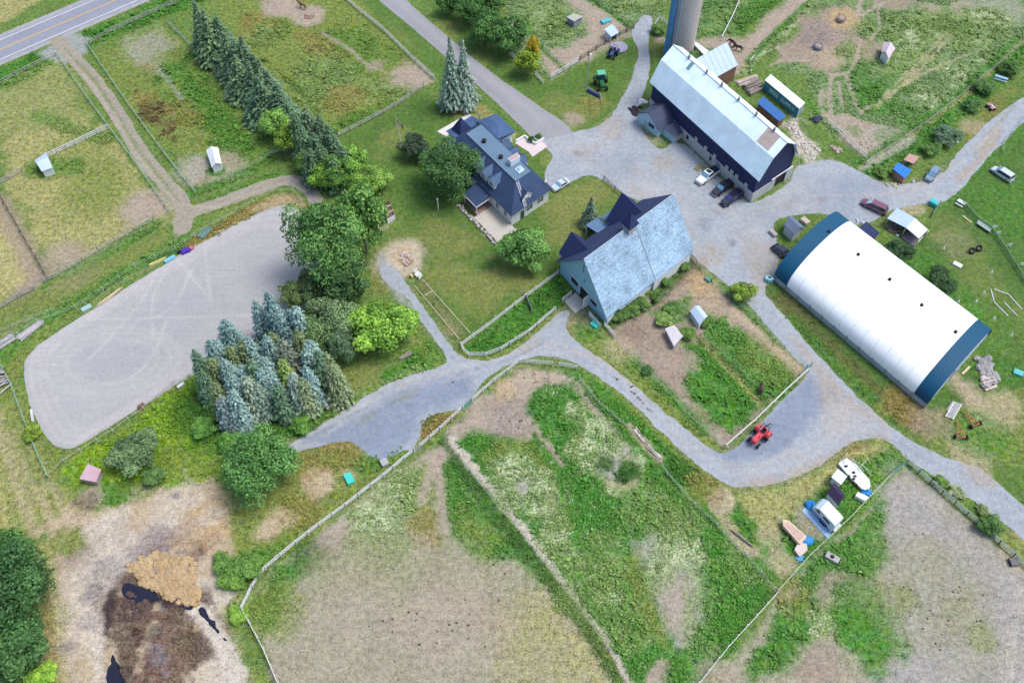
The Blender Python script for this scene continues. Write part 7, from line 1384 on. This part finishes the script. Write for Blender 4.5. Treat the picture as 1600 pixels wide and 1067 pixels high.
# ---- animals -------------------------------------------------------------------
def horse(label, x, y, rot, colr, cat='horse', s=1.0, head='down', feet=True):
    p = P(x, y); e = empty('horse', (p.x, p.y, 0), rot, label, cat)
    V = [(0, 0, 1.22), (.45, 0, 1.25), (.78, 0, 1.3), (1.15, 0, 1.45 if head == 'up' else 1.2), (1.45, 0, 1.8 if head == 'up' else .85), (1.62, 0, 1.78 if head == 'up' else .6), (1.95, 0, 1.55 if head == 'up' else .22), (-.45, 0, 1.22), (-.72, 0, 1.2)]
    R = [(.34, .36), (.33, .36), (.27, .33), (.15, .24), (.12, .17), (.12, .15), (.07, .08), (.33, .36), (.24, .28)]
    E = [(0, 1), (1, 2), (2, 3), (3, 4), (4, 5), (5, 6), (0, 7), (7, 8)]
    for sd_ in (-1, 1):
        k = len(V); V += [(.62, sd_*.2, 1.0), (.66, sd_*.2, .55), (.64, sd_*.2, .1), (.72, sd_*.2, .03)]; R += [(.15, .16), (.08, .08), (.05, .05), (.07, .06)]; E += [(2, k), (k, k+1), (k+1, k+2), (k+2, k+3)]
        k = len(V); V += [(-.66, sd_*.2, .95), (-.6, sd_*.2, .72), (-.82, sd_*.2, .5), (-.78, sd_*.2, .1), (-.7, sd_*.2, .03)]; R += [(.19, .2), (.13, .14), (.075, .075), (.05, .05), (.07, .06)]; E += [(8, k), (k, k+1), (k+1, k+2), (k+2, k+3), (k+3, k+4)]
        k = len(V); V += [(V[5][0]-.1, sd_*.08, V[5][2]+.2)]; R += [(.025, .03)]; E += [(4, k)]
    me = bpy.data.meshes.new('body'); me.from_pydata([(a*s, b*s, c*s) for a, b, c in V], E, []); o = bpy.data.objects.new('body', me); col.objects.link(o); o.parent = e
    md = o.modifiers.new('skin', 'SKIN'); 
    for i, r in enumerate(R): sv = me.skin_vertices[0].data[i]; sv.radius = (r[0]*s, r[1]*s)
    me.skin_vertices[0].data[0].use_root = True; sb = o.modifiers.new('sub', 'SUBSURF'); sb.levels = 1; sb.render_levels = 2
    me.materials.append(colr)
    f = lambda a, b, z=0: Vector((a*s, b*s, z*s)); hd = V[4]
    mb = MB(f); mb.tube([(-.92, 0, 1.35), (-1.08, 0, 1.1), (-1.1, 0, .6)], [.06*s, .1*s, .03], 6); mb.build('tail', mat('mane_dark', C(34, 28, 30), .9, .2, 4), e, world=False)
    mb = MB(f); mb.tube([(.75, 0, 1.62), (1.1, 0, 1.62 if head == 'up' else 1.42), (hd[0]-.02, 0, hd[2]+.2)], [.05*s, .07*s, .05*s], 6); mb.build('mane', mat('mane_dark', (0, 0, 0)), e, world=False)
DB = mat('horse_dark_bay', C(62, 44, 46), .6, .1, 2); CH = mat('horse_chestnut', C(130, 84, 60), .6, .1, 2); BY = mat('horse_bay', C(84, 60, 58), .6, .1, 2)
horse('dark bay horse standing side on behind the lean-to roof', 1154, 80, 2.7, DB); horse('dark horse half hidden by the corner of the lean-to roof', 1144, 72, 2.2, DB)
horse('dark horse grazing in the weedy pen near the pale rail', 1188, 612, 1.3, BY, head='down'); horse('chestnut horse standing at the hay patch in the upper paddock', 474, 14, 2.6, CH, head='up')
# ---- flag, poles ------------------------------------------------------------------
p = P(626, 221); e = empty('flagpole', (p.x, p.y, 0), 0, 'white flagpole with a red and white flag on the lawn', 'flagpole'); f = lambda a, b, z=0: Vector((p.x+a, p.y+b, z))
MB(f).tube([(0, 0, 0), (-.35, .15, 6.4)], [.09, .06], 8).build('pole', WHITET, e); mb = MB(f); mb.blob((-.35, .15, 6.5), (.12, .12, .12), 8, 5); mb.build('finial', mat('gilt', C(200, 180, 110), .4, .05, 1), e)
fl = mat('flag_red', C(206, 60, 64), .8, .05, 2); fw = mat('flag_white', C(236, 230, 232), .8, .04, 2)
def flagpart(a, b, m, nm):
    mb = MB(f); n = 5; pts = []
    for i in range(n+1):
        t = a+(b-a)*i/n; x = -.3+t*.75; y = .15-t*.1+.12*math.sin(t*7); z = 6.1-t*1.0
        pts += [(x, y, z), (x-.06, y, z-1.0)]
    k = len(pts); mb.add(pts+[(x, y+.02, z) for x, y, z in pts], [[2*i, 2*i+1, 2*i+3, 2*i+2] for i in range(n)]+[[k+2*i+2, k+2*i+3, k+2*i+1, k+2*i] for i in range(n)]); return mb.build(nm, m, e)
flagpart(0, .45, fl, 'flag_band'); fc = flagpart(.45, 1.2, fw, 'flag_field'); flagpart(1.2, 1.65, fl, 'flag_band')
t0 = .825; x, y, z = -.3+t0*.75, .15-t0*.1+.12*math.sin(t0*7)-.03, 6.1-t0*1.0-.5
lf = [(0, .32), (.06, .18), (.14, .22), (.11, .05), (.22, .1), (.25, .02), (.14, -.12), (.02, -.14), (.02, -.3), (-.02, -.3), (-.02, -.14), (-.14, -.12), (-.25, .02), (-.22, .1), (-.11, .05), (-.14, .22), (-.06, .18)]
mb = MB(f); mb.add([(x+a*.8, y-a*.1, z+b) for a, b in lf]+[(x+a*.8, y-a*.1-.01, z+b) for a, b in lf], [list(range(17)), list(range(17, 34))[::-1]]); o = mb.build('maple_leaf', fl, e); o.parent = fc
p = P(915, 138); e = empty('utility_pole', (p.x, p.y, 0), 0, 'thin pale utility pole with a lamp beside the green tractor', 'pole'); f = lambda a, b, z=0: Vector((p.x+a, p.y+b, z))
MB(f).tube([(0, 0, 0), (.2, .1, 9.2)], [.16, .1], 8).build('pole', GREYW, e); mb = MB(f); mb.tube([(.2, .1, 8.8), (.5, .1, 9.3)], .05, 5); mb.build('lamp_arm', CHROME, e); MB(f).blob((.55, .1, 9.35), (.3, .25, .16), 10, 6).build('lamp_head', WHITET, e)
p = P(685, 329); e = empty('white_post', (p.x, p.y, 0), 0, 'single white post on the lawn in the shade of the big dark tree', 'post'); f = lambda a, b, z=0: Vector((p.x+a, p.y+b, z)); MB(f).cyl(0, 0, 0, 3.2, .11, 8).build('post', WHITET, e); MB(f).blob((0, 0, 3.3), (.2, .2, .18), 8, 5).build('cap', WHITET, e)
# ---- hay feeders, boulders, woodpiles --------------------------------------------
for x, y, m, l in ((1277, 76, mat('blue_net', C(110, 130, 170), .7, .2, 2), 'blue ringed round bale feeder on the trodden ground'), (1313, 33, mat('brown_net', C(140, 122, 130), .7, .2, 2), 'smaller brownish bale feeder nearer the top edge')):
    p = P(x, y); f = lambda a, b, z=0, p=p: Vector((p.x+a, p.y+b, z)); e = empty('bale_feeder', (p.x, p.y, 0), 0, l, 'hay feeder')
    mb = MB(f); R_ = 1.15
    for z in (.15, .6, 1.05): mb.tube([(math.cos(a)*R_, math.sin(a)*R_, z) for a in [i*math.pi/10 for i in range(21)]], .05, 5, False)
    for i in range(14): a = i*math.pi/7; mb.tube([(math.cos(a)*R_, math.sin(a)*R_, .1), (math.cos(a)*R_, math.sin(a)*R_, 1.1)], .035, 4)
    mb.build('ring', m, e); mb = MB(f); mb.blob((0, 0, .5), (.95, .95, .62), 14, 8, .06); mb.build('hay', mat('hay', C(168, 158, 146), .95, .25, 3), e)
p = P(482, 27); mb = MB(); rnd = random.Random(12); [mb.blob((p.x+rnd.uniform(-1.2, 1.2), p.y+rnd.uniform(-.9, .9), .1), (rnd.uniform(.2, .5), rnd.uniform(.2, .5), .2), 7, 4, .25, rnd) for _ in range(14)]; o = mb.build('hay_heap', mat('hay2', C(156, 128, 112), .95, .25, 3)); tag(o, 'loose brown hay on the bare patch beside the chestnut horse', 'hay')
def pile(label, quad, n, r, m, name='timber_pile', cat='timber', h=.8, seed=0, axis=0):
    """stack of poles lying along the first edge of the quad"""
    W = [P(*q) for q in quad]; a, b, c, d = W; rnd = random.Random(seed); mb = MB(); ctr = sum(W, Vector())/4
    for i in range(n):
        t = rnd.random(); u = rnd.uniform(-.06, .06); p0 = a.lerp(d, t); p1 = b.lerp(c, min(1, max(0, t+rnd.uniform(-.12, .12)))); z = rnd.uniform(.08, h*(1-abs(t-.5)*.9)); dd = (p1-p0)*u
        mb.tube([(p0.x+dd.x, p0.y+dd.y, z), (p1.x+dd.x, p1.y+dd.y, z+rnd.uniform(-.1, .1))], r*rnd.uniform(.6, 1.2), 6)
    o = mb.build(name, m); tag(o, label, cat); return o
LOGP = mat('bleached_logs', C(216, 202, 196), .85, .2, 2); LOGG = mat('grey_planks', C(182, 178, 186), .85, .2, 2); LOGD = mat('dead_branches', C(160, 152, 150), .9, .25, 3)
pile('pale split firewood pile at the edge of the spruce grove', [(505, 638), (524, 614), (535, 620), (514, 640)], 26, .1, LOGP, h=.9, seed=1)
pile('small brushwood heap by the bright lime tree', [(622, 562), (640, 548), (644, 554), (628, 562)], 14, .07, LOGD, name='brush_pile', cat='brushwood', h=.6, seed=2)
pile('long grey planks stacked beside the arena fence, right stack', [(28, 527), (62, 502), (70, 506), (36, 534)], 34, .11, LOGG, h=.7, seed=3); pile('grey planks stacked at the left edge, left stack', [(-12, 542), (18, 524), (26, 530), (-2, 548)], 28, .11, LOGG, h=.7, seed=4)
pile('timber poles piled against the left edge below the plank stacks', [(-10, 578), (6, 580), (20, 604), (2, 618)], 20, .13, LOGG, h=.9, seed=5)
pile('three loose rails leaning on the end of the arena', [(46, 642), (49, 660), (54, 658), (51, 640)], 4, .08, WHITEP, h=.4, seed=6)
pile('tangle of grey dead branches behind the black barn', [(1160, 136), (1182, 126), (1192, 142), (1172, 152)], 44, .09, LOGD, name='brush_pile', cat='brushwood', h=1.6, seed=7)
pile('pale lumber lying behind the black barn, beside the tangle', [(1148, 128), (1180, 118), (1184, 124), (1156, 136)], 18, .08, LOGP, h=.5, seed=17)
pile('old rotten log on the strip between the paddock fence and curved track', [(990, 672), (1004, 690), (1008, 688), (994, 668)], 5, .14, LOGP, name='log', cat='logs', h=.4, seed=8); pile('second rotten log lower on the same grassy strip', [(1010, 700), (1030, 718), (1034, 714), (1014, 696)], 5, .14, LOGP, name='log', cat='logs', h=.4, seed=9)
pile('fallen poles beside the boat, against the wire fence', [(1140, 826), (1172, 852), (1178, 856), (1146, 832)], 12, .1, LOGD, h=.5, seed=10)
pile('heap of stones and boards beyond the blue dome end', [(1530, 590), (1552, 586), (1556, 606), (1538, 612)], 26, .13, LOGP, h=1.0, seed=11)
pile('yellow painted jump poles lying along the arena fence', [(232, 414), (258, 403), (262, 406), (238, 420)], 6, .09, mat('yellow_pole', C(216, 212, 140), .6, .1, 2), name='jump_poles', cat='jump poles', h=.35, seed=12)
pile('pale wooden poles on the arena edge further left', [(150, 478), (186, 452), (192, 450), (158, 478)], 6, .07, mat('cream_pole', C(214, 196, 168), .7, .1, 2), name='jump_poles', cat='jump poles', h=.3, seed=13)
pile('short board lying on the arena corner', [(334, 364), (350, 358), (352, 360), (338, 366)], 3, .08, mat('cream_pole', (0, 0, 0)), name='board', cat='board', h=.2, seed=14)
def heap(label, pts, m, name, cat, n, r, seed):
    rnd = random.Random(seed); W = [P(*q) for q in pts]; c = sum(W, Vector())/len(W); mb = MB()
    for i in range(n):
        w_ = W[rnd.randrange(len(W))].lerp(W[rnd.randrange(len(W))] if n > 200 else c, rnd.random()*.7)+Vector((rnd.uniform(-.7, .7), rnd.uniform(-.7, .7), 0)); k = r*rnd.uniform(.4, 1.2); mb.blob((w_.x, w_.y, k*.3), (k, k*rnd.uniform(.7, 1.2), k*.6), 7, 5, .2, rnd)
    o = mb.build(name, m); tag(o, label, cat, kind='stuff' if n > 60 else None)
heap('jumble of grey rocks beyond the blue dome end', [(1530, 560), (1545, 565), (1552, 585), (1538, 600), (1556, 596), (1534, 578)], mat('grey_rocks', C(146, 146, 152), .9, .25, 1.5, c2=C(186, 184, 184)), 'rock_heap', 'rocks', 70, .8, 3)
heap('pale rocks at the barn wall beside the gate piece', [(1000, 466), (1008, 470), (1016, 468)], mat('pale_rocks', C(196, 188, 178), .9, .2, 2), 'rock_heap', 'rocks', 14, .5, 4)
heap('scattered rubble and slabs behind the black barn gable', [(1236, 190), (1246, 205), (1256, 222), (1264, 238), (1270, 250), (1244, 225), (1282, 235), (1228, 192)], mat('rubble', C(204, 196, 192), .9, .2, 1.2), 'rubble', 'rubble', 150, .34, 5)
heap('dark junk and bins at the end of the teal container', [(1268, 184), (1275, 190), (1282, 186)], mat('dark_junk', C(60, 62, 84), .8, .4, 1), 'junk_heap', 'junk', 16, .7, 6)
heap('black bags and white scrap at the corner of the pale blue annex', [(987, 172), (990, 180), (1000, 166)], mat('black_bags', C(48, 44, 62), .6, .3, 1), 'junk_heap', 'junk', 12, .7, 7)
heap('white scrap leaning behind the pale blue annex', [(996, 166), (1002, 160), (1006, 162)], WHITET, 'junk_heap', 'junk', 8, .5, 8)
heap('planks and rubbish in the ash of the fire pit', [(626, 400), (634, 396), (640, 404), (636, 412), (630, 408)], mat('burnt_rubbish', C(176, 150, 140), .9, .3, 1, c2=C(214, 206, 208)), 'rubbish_heap', 'rubbish', 30, .35, 9)
heap('patch of orange and grey stones beside the field gate', [(1300, 230), (1308, 232), (1316, 238), (1306, 238)], mat('orange_stones', C(190, 140, 116), .9, .3, 1, c2=C(180, 180, 180)), 'rubble', 'rubble', 16, .4, 10)
heap('row of pale stones under the bright blue roofed hut', [(1388, 286), (1396, 290), (1404, 293)], mat('pale_rocks', (0, 0, 0)), 'rock_heap', 'rocks', 14, .4, 11)
heap('dry brush in the mouth of the black barn foundation', [(1096, 258), (1104, 264), (1090, 266)], mat('dry_brush', C(150, 146, 100), .9, .3, 1), 'brush_pile', 'brushwood', 16, .45, 12)
heap('broken junk under the open run-in shed', [(1388, 356), (1400, 352), (1404, 358), (1396, 364)], mat('mixed_junk', C(90, 86, 96), .9, .4, 1, c2=C(176, 150, 130)), 'junk_heap', 'junk', 22, .5, 13)
heap('white and grey clutter beside the low navy shed', [(1337, 340), (1336, 346), (1338, 358), (1380, 372)], mat('pale_clutter', C(186, 196, 206), .8, .3, 1), 'junk_heap', 'junk', 10, .4, 14)
heap('pale clutter among weeds behind the open run-in shed', [(1390, 372), (1398, 366), (1384, 378), (1440, 232)], mat('pale_clutter', (0, 0, 0)), 'junk_heap', 'junk', 10, .35, 15)
heap('white drums in the bushes by the field fence', [(1480, 216), (1500, 222), (1484, 220)], WHITET, 'drum_heap', 'drums', 6, .5, 16)
heap('golden straw lumps dumped on the manure mound', [(208, 882), (225, 872), (245, 872), (270, 876), (300, 880), (302, 900), (297, 915), (284, 928), (262, 930), (250, 920), (225, 905), (212, 896), (255, 900), (300, 928), (305, 942)], mat('straw_lumps', C(196, 174, 136), .95, .2, 1.2, c2=C(170, 144, 108)), 'straw_heap', 'straw', 420, .62, 17)
heap('dark clods of manure on the round mound', [(270, 950), (300, 985), (316, 1010), (310, 1000), (190, 940), (178, 960), (200, 930), (280, 965)], mat('manure_clods', C(96, 80, 76), .95, .3, 1), 'manure_heap', 'manure', 150, .45, 18)
o = MB().cyl(P(967, 76).x, P(967, 76).y, 0, .5, 2.1, 28).build('round_trough', mat('slate_disc', C(160, 160, 180), .8, .06, 1)); tag(o, 'flat grey round tank cover beside the blue tractor', 'tank cover')
# dark drainage water around the manure mound
WATER = mat('ditch_water', C(28, 30, 50), .15, .1, .6, spec=.6)
for lab, pts in (('black blue puddle between straw and manure mound', [(190, 912), (203, 910), (214, 920), (240, 923), (250, 931), (256, 938), (275, 938), (300, 936), (301, 956), (290, 953), (276, 945), (252, 944), (238, 937), (215, 938), (198, 932)]), ('dark ditch water right of the pale bank', [(311, 950), (318, 952), (340, 973), (357, 998), (357, 1005), (348, 1003), (332, 988), (318, 968)]), ('dark water in the ditch cut by the bottom edge', [(160, 1045), (172, 1038), (170, 1015), (182, 1020), (194, 1062), (196, 1090), (168, 1085)])):
    o = sheet('ditch_water', [('p', pts)], .02, WATER, (40, 44, 80, 0, 0), [], step=.3, wob=.7, seed=len(pts))
# raise puddles above the foot of the mound
for o in bpy.data.objects:
    if o.name.startswith('ditch_water'):
        me = o.data
        for v in me.vertices: v.co.z = .05+float(terrain(np.array([v.co.x]), np.array([v.co.y]))[0])
# ---- play lawn pieces ------------------------------------------------------------
for (x, y, l) in ((1517, 395, 'left one of two big tractor tyres on the play lawn'), (1528, 391, 'right one of two big tractor tyres on the play lawn')):
    p = P(x, y); mb = MB(lambda a, b, z=0, p=p: Vector((p.x+a, p.y+b, z)))
    n = 20; pts = []
    for i in range(n):
        a = 6.283*i/n
        for rr, z in ((.35, .1), (.62, 0), (.72, .22), (.62, .45), (.35, .38)): pts.append((math.cos(a)*rr, math.sin(a)*rr*.75, z+rr*math.sin(a)*.6+.3))
    mb.add(pts, [[i*5+k, ((i+1) % n)*5+k, ((i+1) % n)*5+(k+1) % 5, i*5+(k+1) % 5] for i in range(n) for k in range(5)]); e = empty('tyre_obstacle', (p.x, p.y, 0), 0, l, 'tyre', 'tyres on the play lawn'); mb.build('tyre', TYRE, e)
def plank(a, b, w_, h0, m, name, label, cat, group=None, z=0):
    A, B = P(*a), P(*b); d = B-A; fr = Frame(A, d, Vector((-d.y, d.x, 0))); o = MB(fr).bev(0, d.length, -w_/2, w_/2, z, z+h0, .03).build(name, m); tag(o, label, cat, group); return o
plank((1489, 411), (1502, 418), 1.0, .35, WHITET, 'ramp_board', 'white curved board on the play lawn', 'board'); plank((1504, 338), (1518, 349), .3, .2, mat('cream_pole', (0, 0, 0)), 'balance_beam', 'cream balance beam beside the mesh fence', 'beam')
for i, (a, b, l) in enumerate((((1548, 452), (1553, 471), 'left upright white pole of the ground grid'), ((1553, 472), (1575, 494), 'long white pole at the bottom of the ground grid'), ((1553, 452), (1577, 461), 'white and green striped pole along the top of the ground grid'), ((1577, 462), (1597, 484), 'right hand white and green pole of the ground grid'), ((1569, 473), (1579, 483), 'short striped pole inside the ground grid, upper piece'), ((1580, 484), (1589, 493), 'short striped pole inside the ground grid, lower piece'))):
    plank(a, b, .16, .14, WHITEP, 'ground_pole', l, 'pole', 'poles of the ground grid')
for i, (x, y, l) in enumerate(((1525, 470, 'white cone leaning in the middle of the play lawn'), (1553, 497, 'white cone below the ground grid'), (1497, 471, 'small white marker near the dome side'), (1537, 457, 'cream marker left of the ground grid'), (1580, 523, 'white cone in the lower right lawn'), (1474, 388, 'white marker beside the dark stick on the lawn'), (1549, 425, 'tiny pale marker above the ground grid'))):
    p = P(x, y); mb = MB(); mb.cyl(p.x, p.y, 0, .6, .3, 10, .05); o = mb.build('marker_cone', WHITEP); tag(o, l, 'cone', 'markers on the play lawn')
for i, (x, y, l) in enumerate(((1551, 360, 'upper white sign plate on the mesh fence'), (1557, 369, 'larger white plate with dark stand on the mesh fence'), (1575, 388, 'white plate at the bend of the mesh fence'), (1594, 418, 'white plate low on the mesh fence'), (1599, 438, 'lowest white plate on the mesh fence at the right edge'))):
    p = P(x, y); e = empty('fence_sign', (p.x, p.y, 0), 0, l, 'sign', 'white plates on the mesh fence'); MB().box(p.x-.4, p.x+.4, p.y-.03, p.y+.03, .7, 1.4).build('plate', WHITET, e); MB().cyl(p.x, p.y+.08, 0, .95, .05, 5).build('stake', DARKIN, e)
q = P(1532, 350); mb = MB(frame_px((1524, 352), (1545, 366), (1529, 343))); mb.bev(0, 3.2, 0, 1.3, .5, .62, .03); 
for u in (.1, 1.6, 3.1): mb.box(u-.05, u+.05, .1, 1.2, 0, .5)
o = mb.build('wire_panel_table', mat('grey_mesh_panel', C(150, 170, 168), .7, .1, 3)); tag(o, 'grey slatted panel bench along the mesh fence', 'bench')
# picnic tables and benches
def picnic(a, b, m, label, w_=1.5):
    A, B = P(*a), P(*b); d = B-A; fr = Frame(A, d, Vector((-d.y, d.x, 0))); L_ = d.length; e = empty('picnic_table', (A.x, A.y, 0), 0, label, 'picnic table')
    MB(fr).bev(0, L_, -.38, .38, .7, .78, .03).build('table_top', m, e)
    for s in (-1, 1): MB(fr).bev(0, L_, s*.78-.14, s*.78+.14, .4, .46, .02).build('bench_seat', m, e)
    for u in (.35, L_-.35):
        mb = MB(fr); mb.box(u-.05, u+.05, -.8, .8, .32, .4); mb.tube([(u, -.65, 0), (u, -.2, .7)], .05, 5); mb.tube([(u, .65, 0), (u, .2, .7)], .05, 5); mb.build('legs', GREYW, e)
picnic((1494, 316), (1506, 323), mat('pale_table', C(206, 216, 226), .7, .08, 2), 'pale picnic table at the start of the green mesh fence'); picnic((1553, 122), (1573, 128), mat('blue_table', C(150, 190, 230), .6, .08, 2), 'pale blue picnic table by the bushes at the right edge')
mb = MB(frame_px((1450, 320), (1459, 325), (1454, 312))); mb.bev(0, 1.6, 0, 1.3, .3, 1.1, .1); o = mb.build('turquoise_tub', mat('turquoise', C(60, 196, 200), .5, .08, 1)); tag(o, 'turquoise tub beside the teal gate', 'tub')
# garden chairs, tarps, bits round the fire pit
mb = MB(frame_px((646, 430), (655, 438), (650, 424))); mb.bev(0, 1.9, 0, 1.3, .1, .5, .08); mb.bev(.1, .4, .1, 1.2, .5, 1.1, .06); mb.bev(1.5, 1.8, .1, 1.2, .5, .9, .06); o = mb.build('garden_sofa', mat('off_white_seat', C(206, 214, 214), .7, .1, 2)); tag(o, 'off white garden seat beside the fire pit', 'garden seat')
mb = MB(frame_px((641, 432), (645, 437), (643, 430))); mb.bev(0, .7, 0, .5, 0, .5, .05); o = mb.build('yellow_box', mat('yellow_box', C(214, 196, 130), .7, .1, 2)); tag(o, 'small yellow box left of the garden seat', 'box')
# raised bed edging
for i, (a, b, l) in enumerate((((660, 437), (735, 521), 'long board edging on the lawn side of the bare bed'), ((648, 447), (718, 531), 'long board edging on the track side of the bare bed'), ((664, 462), (677, 454), 'short cross board across the bare bed'))): plank(a, b, .14, .14, mat('cream_board', C(206, 198, 172), .8, .1, 2), 'bed_edging', l, 'board', 'boards round the bare garden bed')
# arena side jumps
def blockrow(a, b, w_, h, m, name, label, cat='jump'): return plank(a, b, w_, h, m, name, label, cat)
blockrow((258, 411), (274, 401), .7, .45, mat('sky_jump', C(120, 196, 230), .6, .08, 2), 'jump_filler', 'light blue jump box beside the arena'); blockrow((284, 396), (297, 391), 1.1, .6, mat('violet_tarp', C(70, 50, 170), .6, .2, 2), 'jump_filler', 'violet blue jump blocks at the arena edge'); blockrow((298, 391), (302, 387), .7, .5, mat('pink_jump', C(206, 110, 130), .6, .1, 2), 'jump_filler', 'small pink block right of the violet jump blocks')
blockrow((278, 397), (283, 394), .5, .7, DARKIN, 'dark_bucket', 'black bucket left of the violet jump blocks', 'bucket'); blockrow((128, 486), (143, 478), 1.0, .35, mat('pale_teal', C(160, 196, 200), .6, .1, 2), 'jump_filler', 'pale teal jump box at the left end of the arena')
blockrow((312, 372), (328, 356), 1.6, .3, mat('dark_teal_weeds', C(96, 128, 122), .8, .25, 2), 'cover_sheet', 'greyish teal cover at the corner of the arena', 'tarpaulin')
blockrow((217, 638), (226, 632), .7, .5, mat('brown_jump', C(120, 84, 76), .8, .2, 2), 'jump_filler', 'dark brown jump box on the lower arena fence'); blockrow((278, 607), (288, 600), .5, .5, WHITEP, 'jump_filler', 'white jump wing on the lower arena fence')
# teal and grey boxes in the rough
plank((542, 741), (550, 756), 1.3, .5, mat('aqua_tarp', C(70, 208, 196), .6, .08, 2), 'aqua_trough', 'aqua plastic sheet box in the rough grass', 'box'); plank((596, 727), (606, 722), 1.3, .8, mat('grey_crate', C(170, 174, 178), .7, .1, 2), 'grey_crate', 'grey crate in the bushes beside the white fence', 'crate')
plank((924, 505), (934, 512), 1.1, .5, mat('aqua_tarp', (0, 0, 0)), 'aqua_trough', 'turquoise trough at the shingled barn gable', 'trough'); plank((1102, 435), (1110, 441), .8, .5, mat('dull_teal', C(90, 150, 136), .6, .08, 2), 'water_trough', 'dull teal trough on the wire fence by the yard', 'trough')
plank((940, 37), (953, 32), 1.4, .5, mat('teal_tub', C(96, 188, 196), .6, .08, 2), 'teal_tub', 'teal tub above the pale blue tin shelter', 'tub'); plank((1576, 880), (1588, 879), 1.3, .7, NP, 'black_trough', 'black water trough under the double rail fence', 'trough')
plank((1583, 580), (1598, 586), 1.2, .4, mat('teal_tub', (0, 0, 0)), 'teal_sled', 'teal sled in the grass beyond the rock jumble', 'sled'); plank((1503, 585), (1515, 573), .4, .2, mat('cream_pole', (0, 0, 0)), 'board', 'cream board beside the dome end wall', 'board')
plank((1230, 352), (1214, 338), .01, .01, GREYW, 'x', 'x', 'x') if 0 else None
plank((1203, 362), (1212, 371), .9, .7, mat('mauve_skid', C(180, 172, 176), .8, .15, 2), 'gravel_sack', 'pinkish sack pile left of the grey shed', 'sacks'); plank((1252, 344), (1262, 352), 1.2, .8, mat('beige_pallets', C(196, 182, 176), .8, .15, 2), 'pallet_stack', 'beige pallets behind the grey shed', 'pallets')
mb = MB(); p = P(1201, 438); 
for i in range(7): a = i*.9; mb.bev(p.x+math.cos(a)*.6-.25, p.x+math.cos(a)*.6+.3, p.y+math.sin(a)*.6-.2, p.y+math.sin(a)*.6+.25, .1, .5+.1*i, .05)
o = mb.build('plastic_chairs', mat('aqua_pale', C(150, 206, 220), .6, .2, 2)); tag(o, 'pale aqua plastic clutter at the dome corner by the track', 'plastic clutter')
# ladder rack and pallets near the blue dome end
LF = frame_px((1476, 652), (1491, 627), (1484, 655)); e = empty('ladder', (LF.O.x, LF.O.y, 0), 0, 'white slatted ladder rack lying on the rough grass', 'ladder'); mb = MB(LF)
for v in (0, 1.3): mb.box(0, 3.9, v-.07, v+.07, .25, .4)
mb.build('side_rails', WHITEP, e); mb = MB(LF); [mb.box(.12+i*.33, .24+i*.33, 0, 1.3, .28, .38) for i in range(12)]; mb.build('rungs', WHITEP, e)
pile('grey boards lying beside the white ladder rack', [(1478, 640), (1487, 626), (1496, 638), (1488, 650)], 10, .12, LOGG, h=.3, seed=21)
# dog-eared droppings on the curved track, stones on paddocks
rnd = random.Random(40); mb = MB()
for a, b in (((983, 606), (990, 603)), ((986, 612), (994, 616)), ((996, 620), (1006, 632)), ((1010, 637), (1024, 648)), ((962, 590), (966, 595))):
    for _ in range(9): t = rnd.random(); p = P(a[0]+(b[0]-a[0])*t+rnd.uniform(-1, 1), a[1]+(b[1]-a[1])*t+rnd.uniform(-1, 1)); mb.blob((p.x, p.y, .03), (rnd.uniform(.08, .22), rnd.uniform(.06, .16), .06), 6, 4, .2, rnd)
o = mb.build('droppings', mat('droppings', C(90, 84, 78), .95, .2, 3)); tag(o, 'dark droppings scattered on the curved gravel track', 'droppings', kind='stuff')
mb = MB()
for cx, cy, rx, ry, n in ((1290, 50, 45, 35, 40), (830, 600, 70, 30, 26), (1380, 225, 40, 20, 26), (800, 660, 30, 25, 14), (1060, 470, 60, 50, 24), (470, 200, 1, 1, 1), (1480, 950, 110, 90, 40), (700, 960, 160, 80, 40), (1430, 850, 40, 60, 10)):
    for _ in range(n): p = P(cx+rnd.gauss(0, .5)*rx, cy+rnd.gauss(0, .5)*ry); k = rnd.uniform(.08, .25); mb.blob((p.x, p.y, .02), (k, k*.8, k*.4), 6, 4, .2, rnd)
o = mb.build('dung_clods', mat('droppings', (0, 0, 0))); tag(o, 'small dark clods strewn over the trodden paddocks', 'dung', kind='stuff')
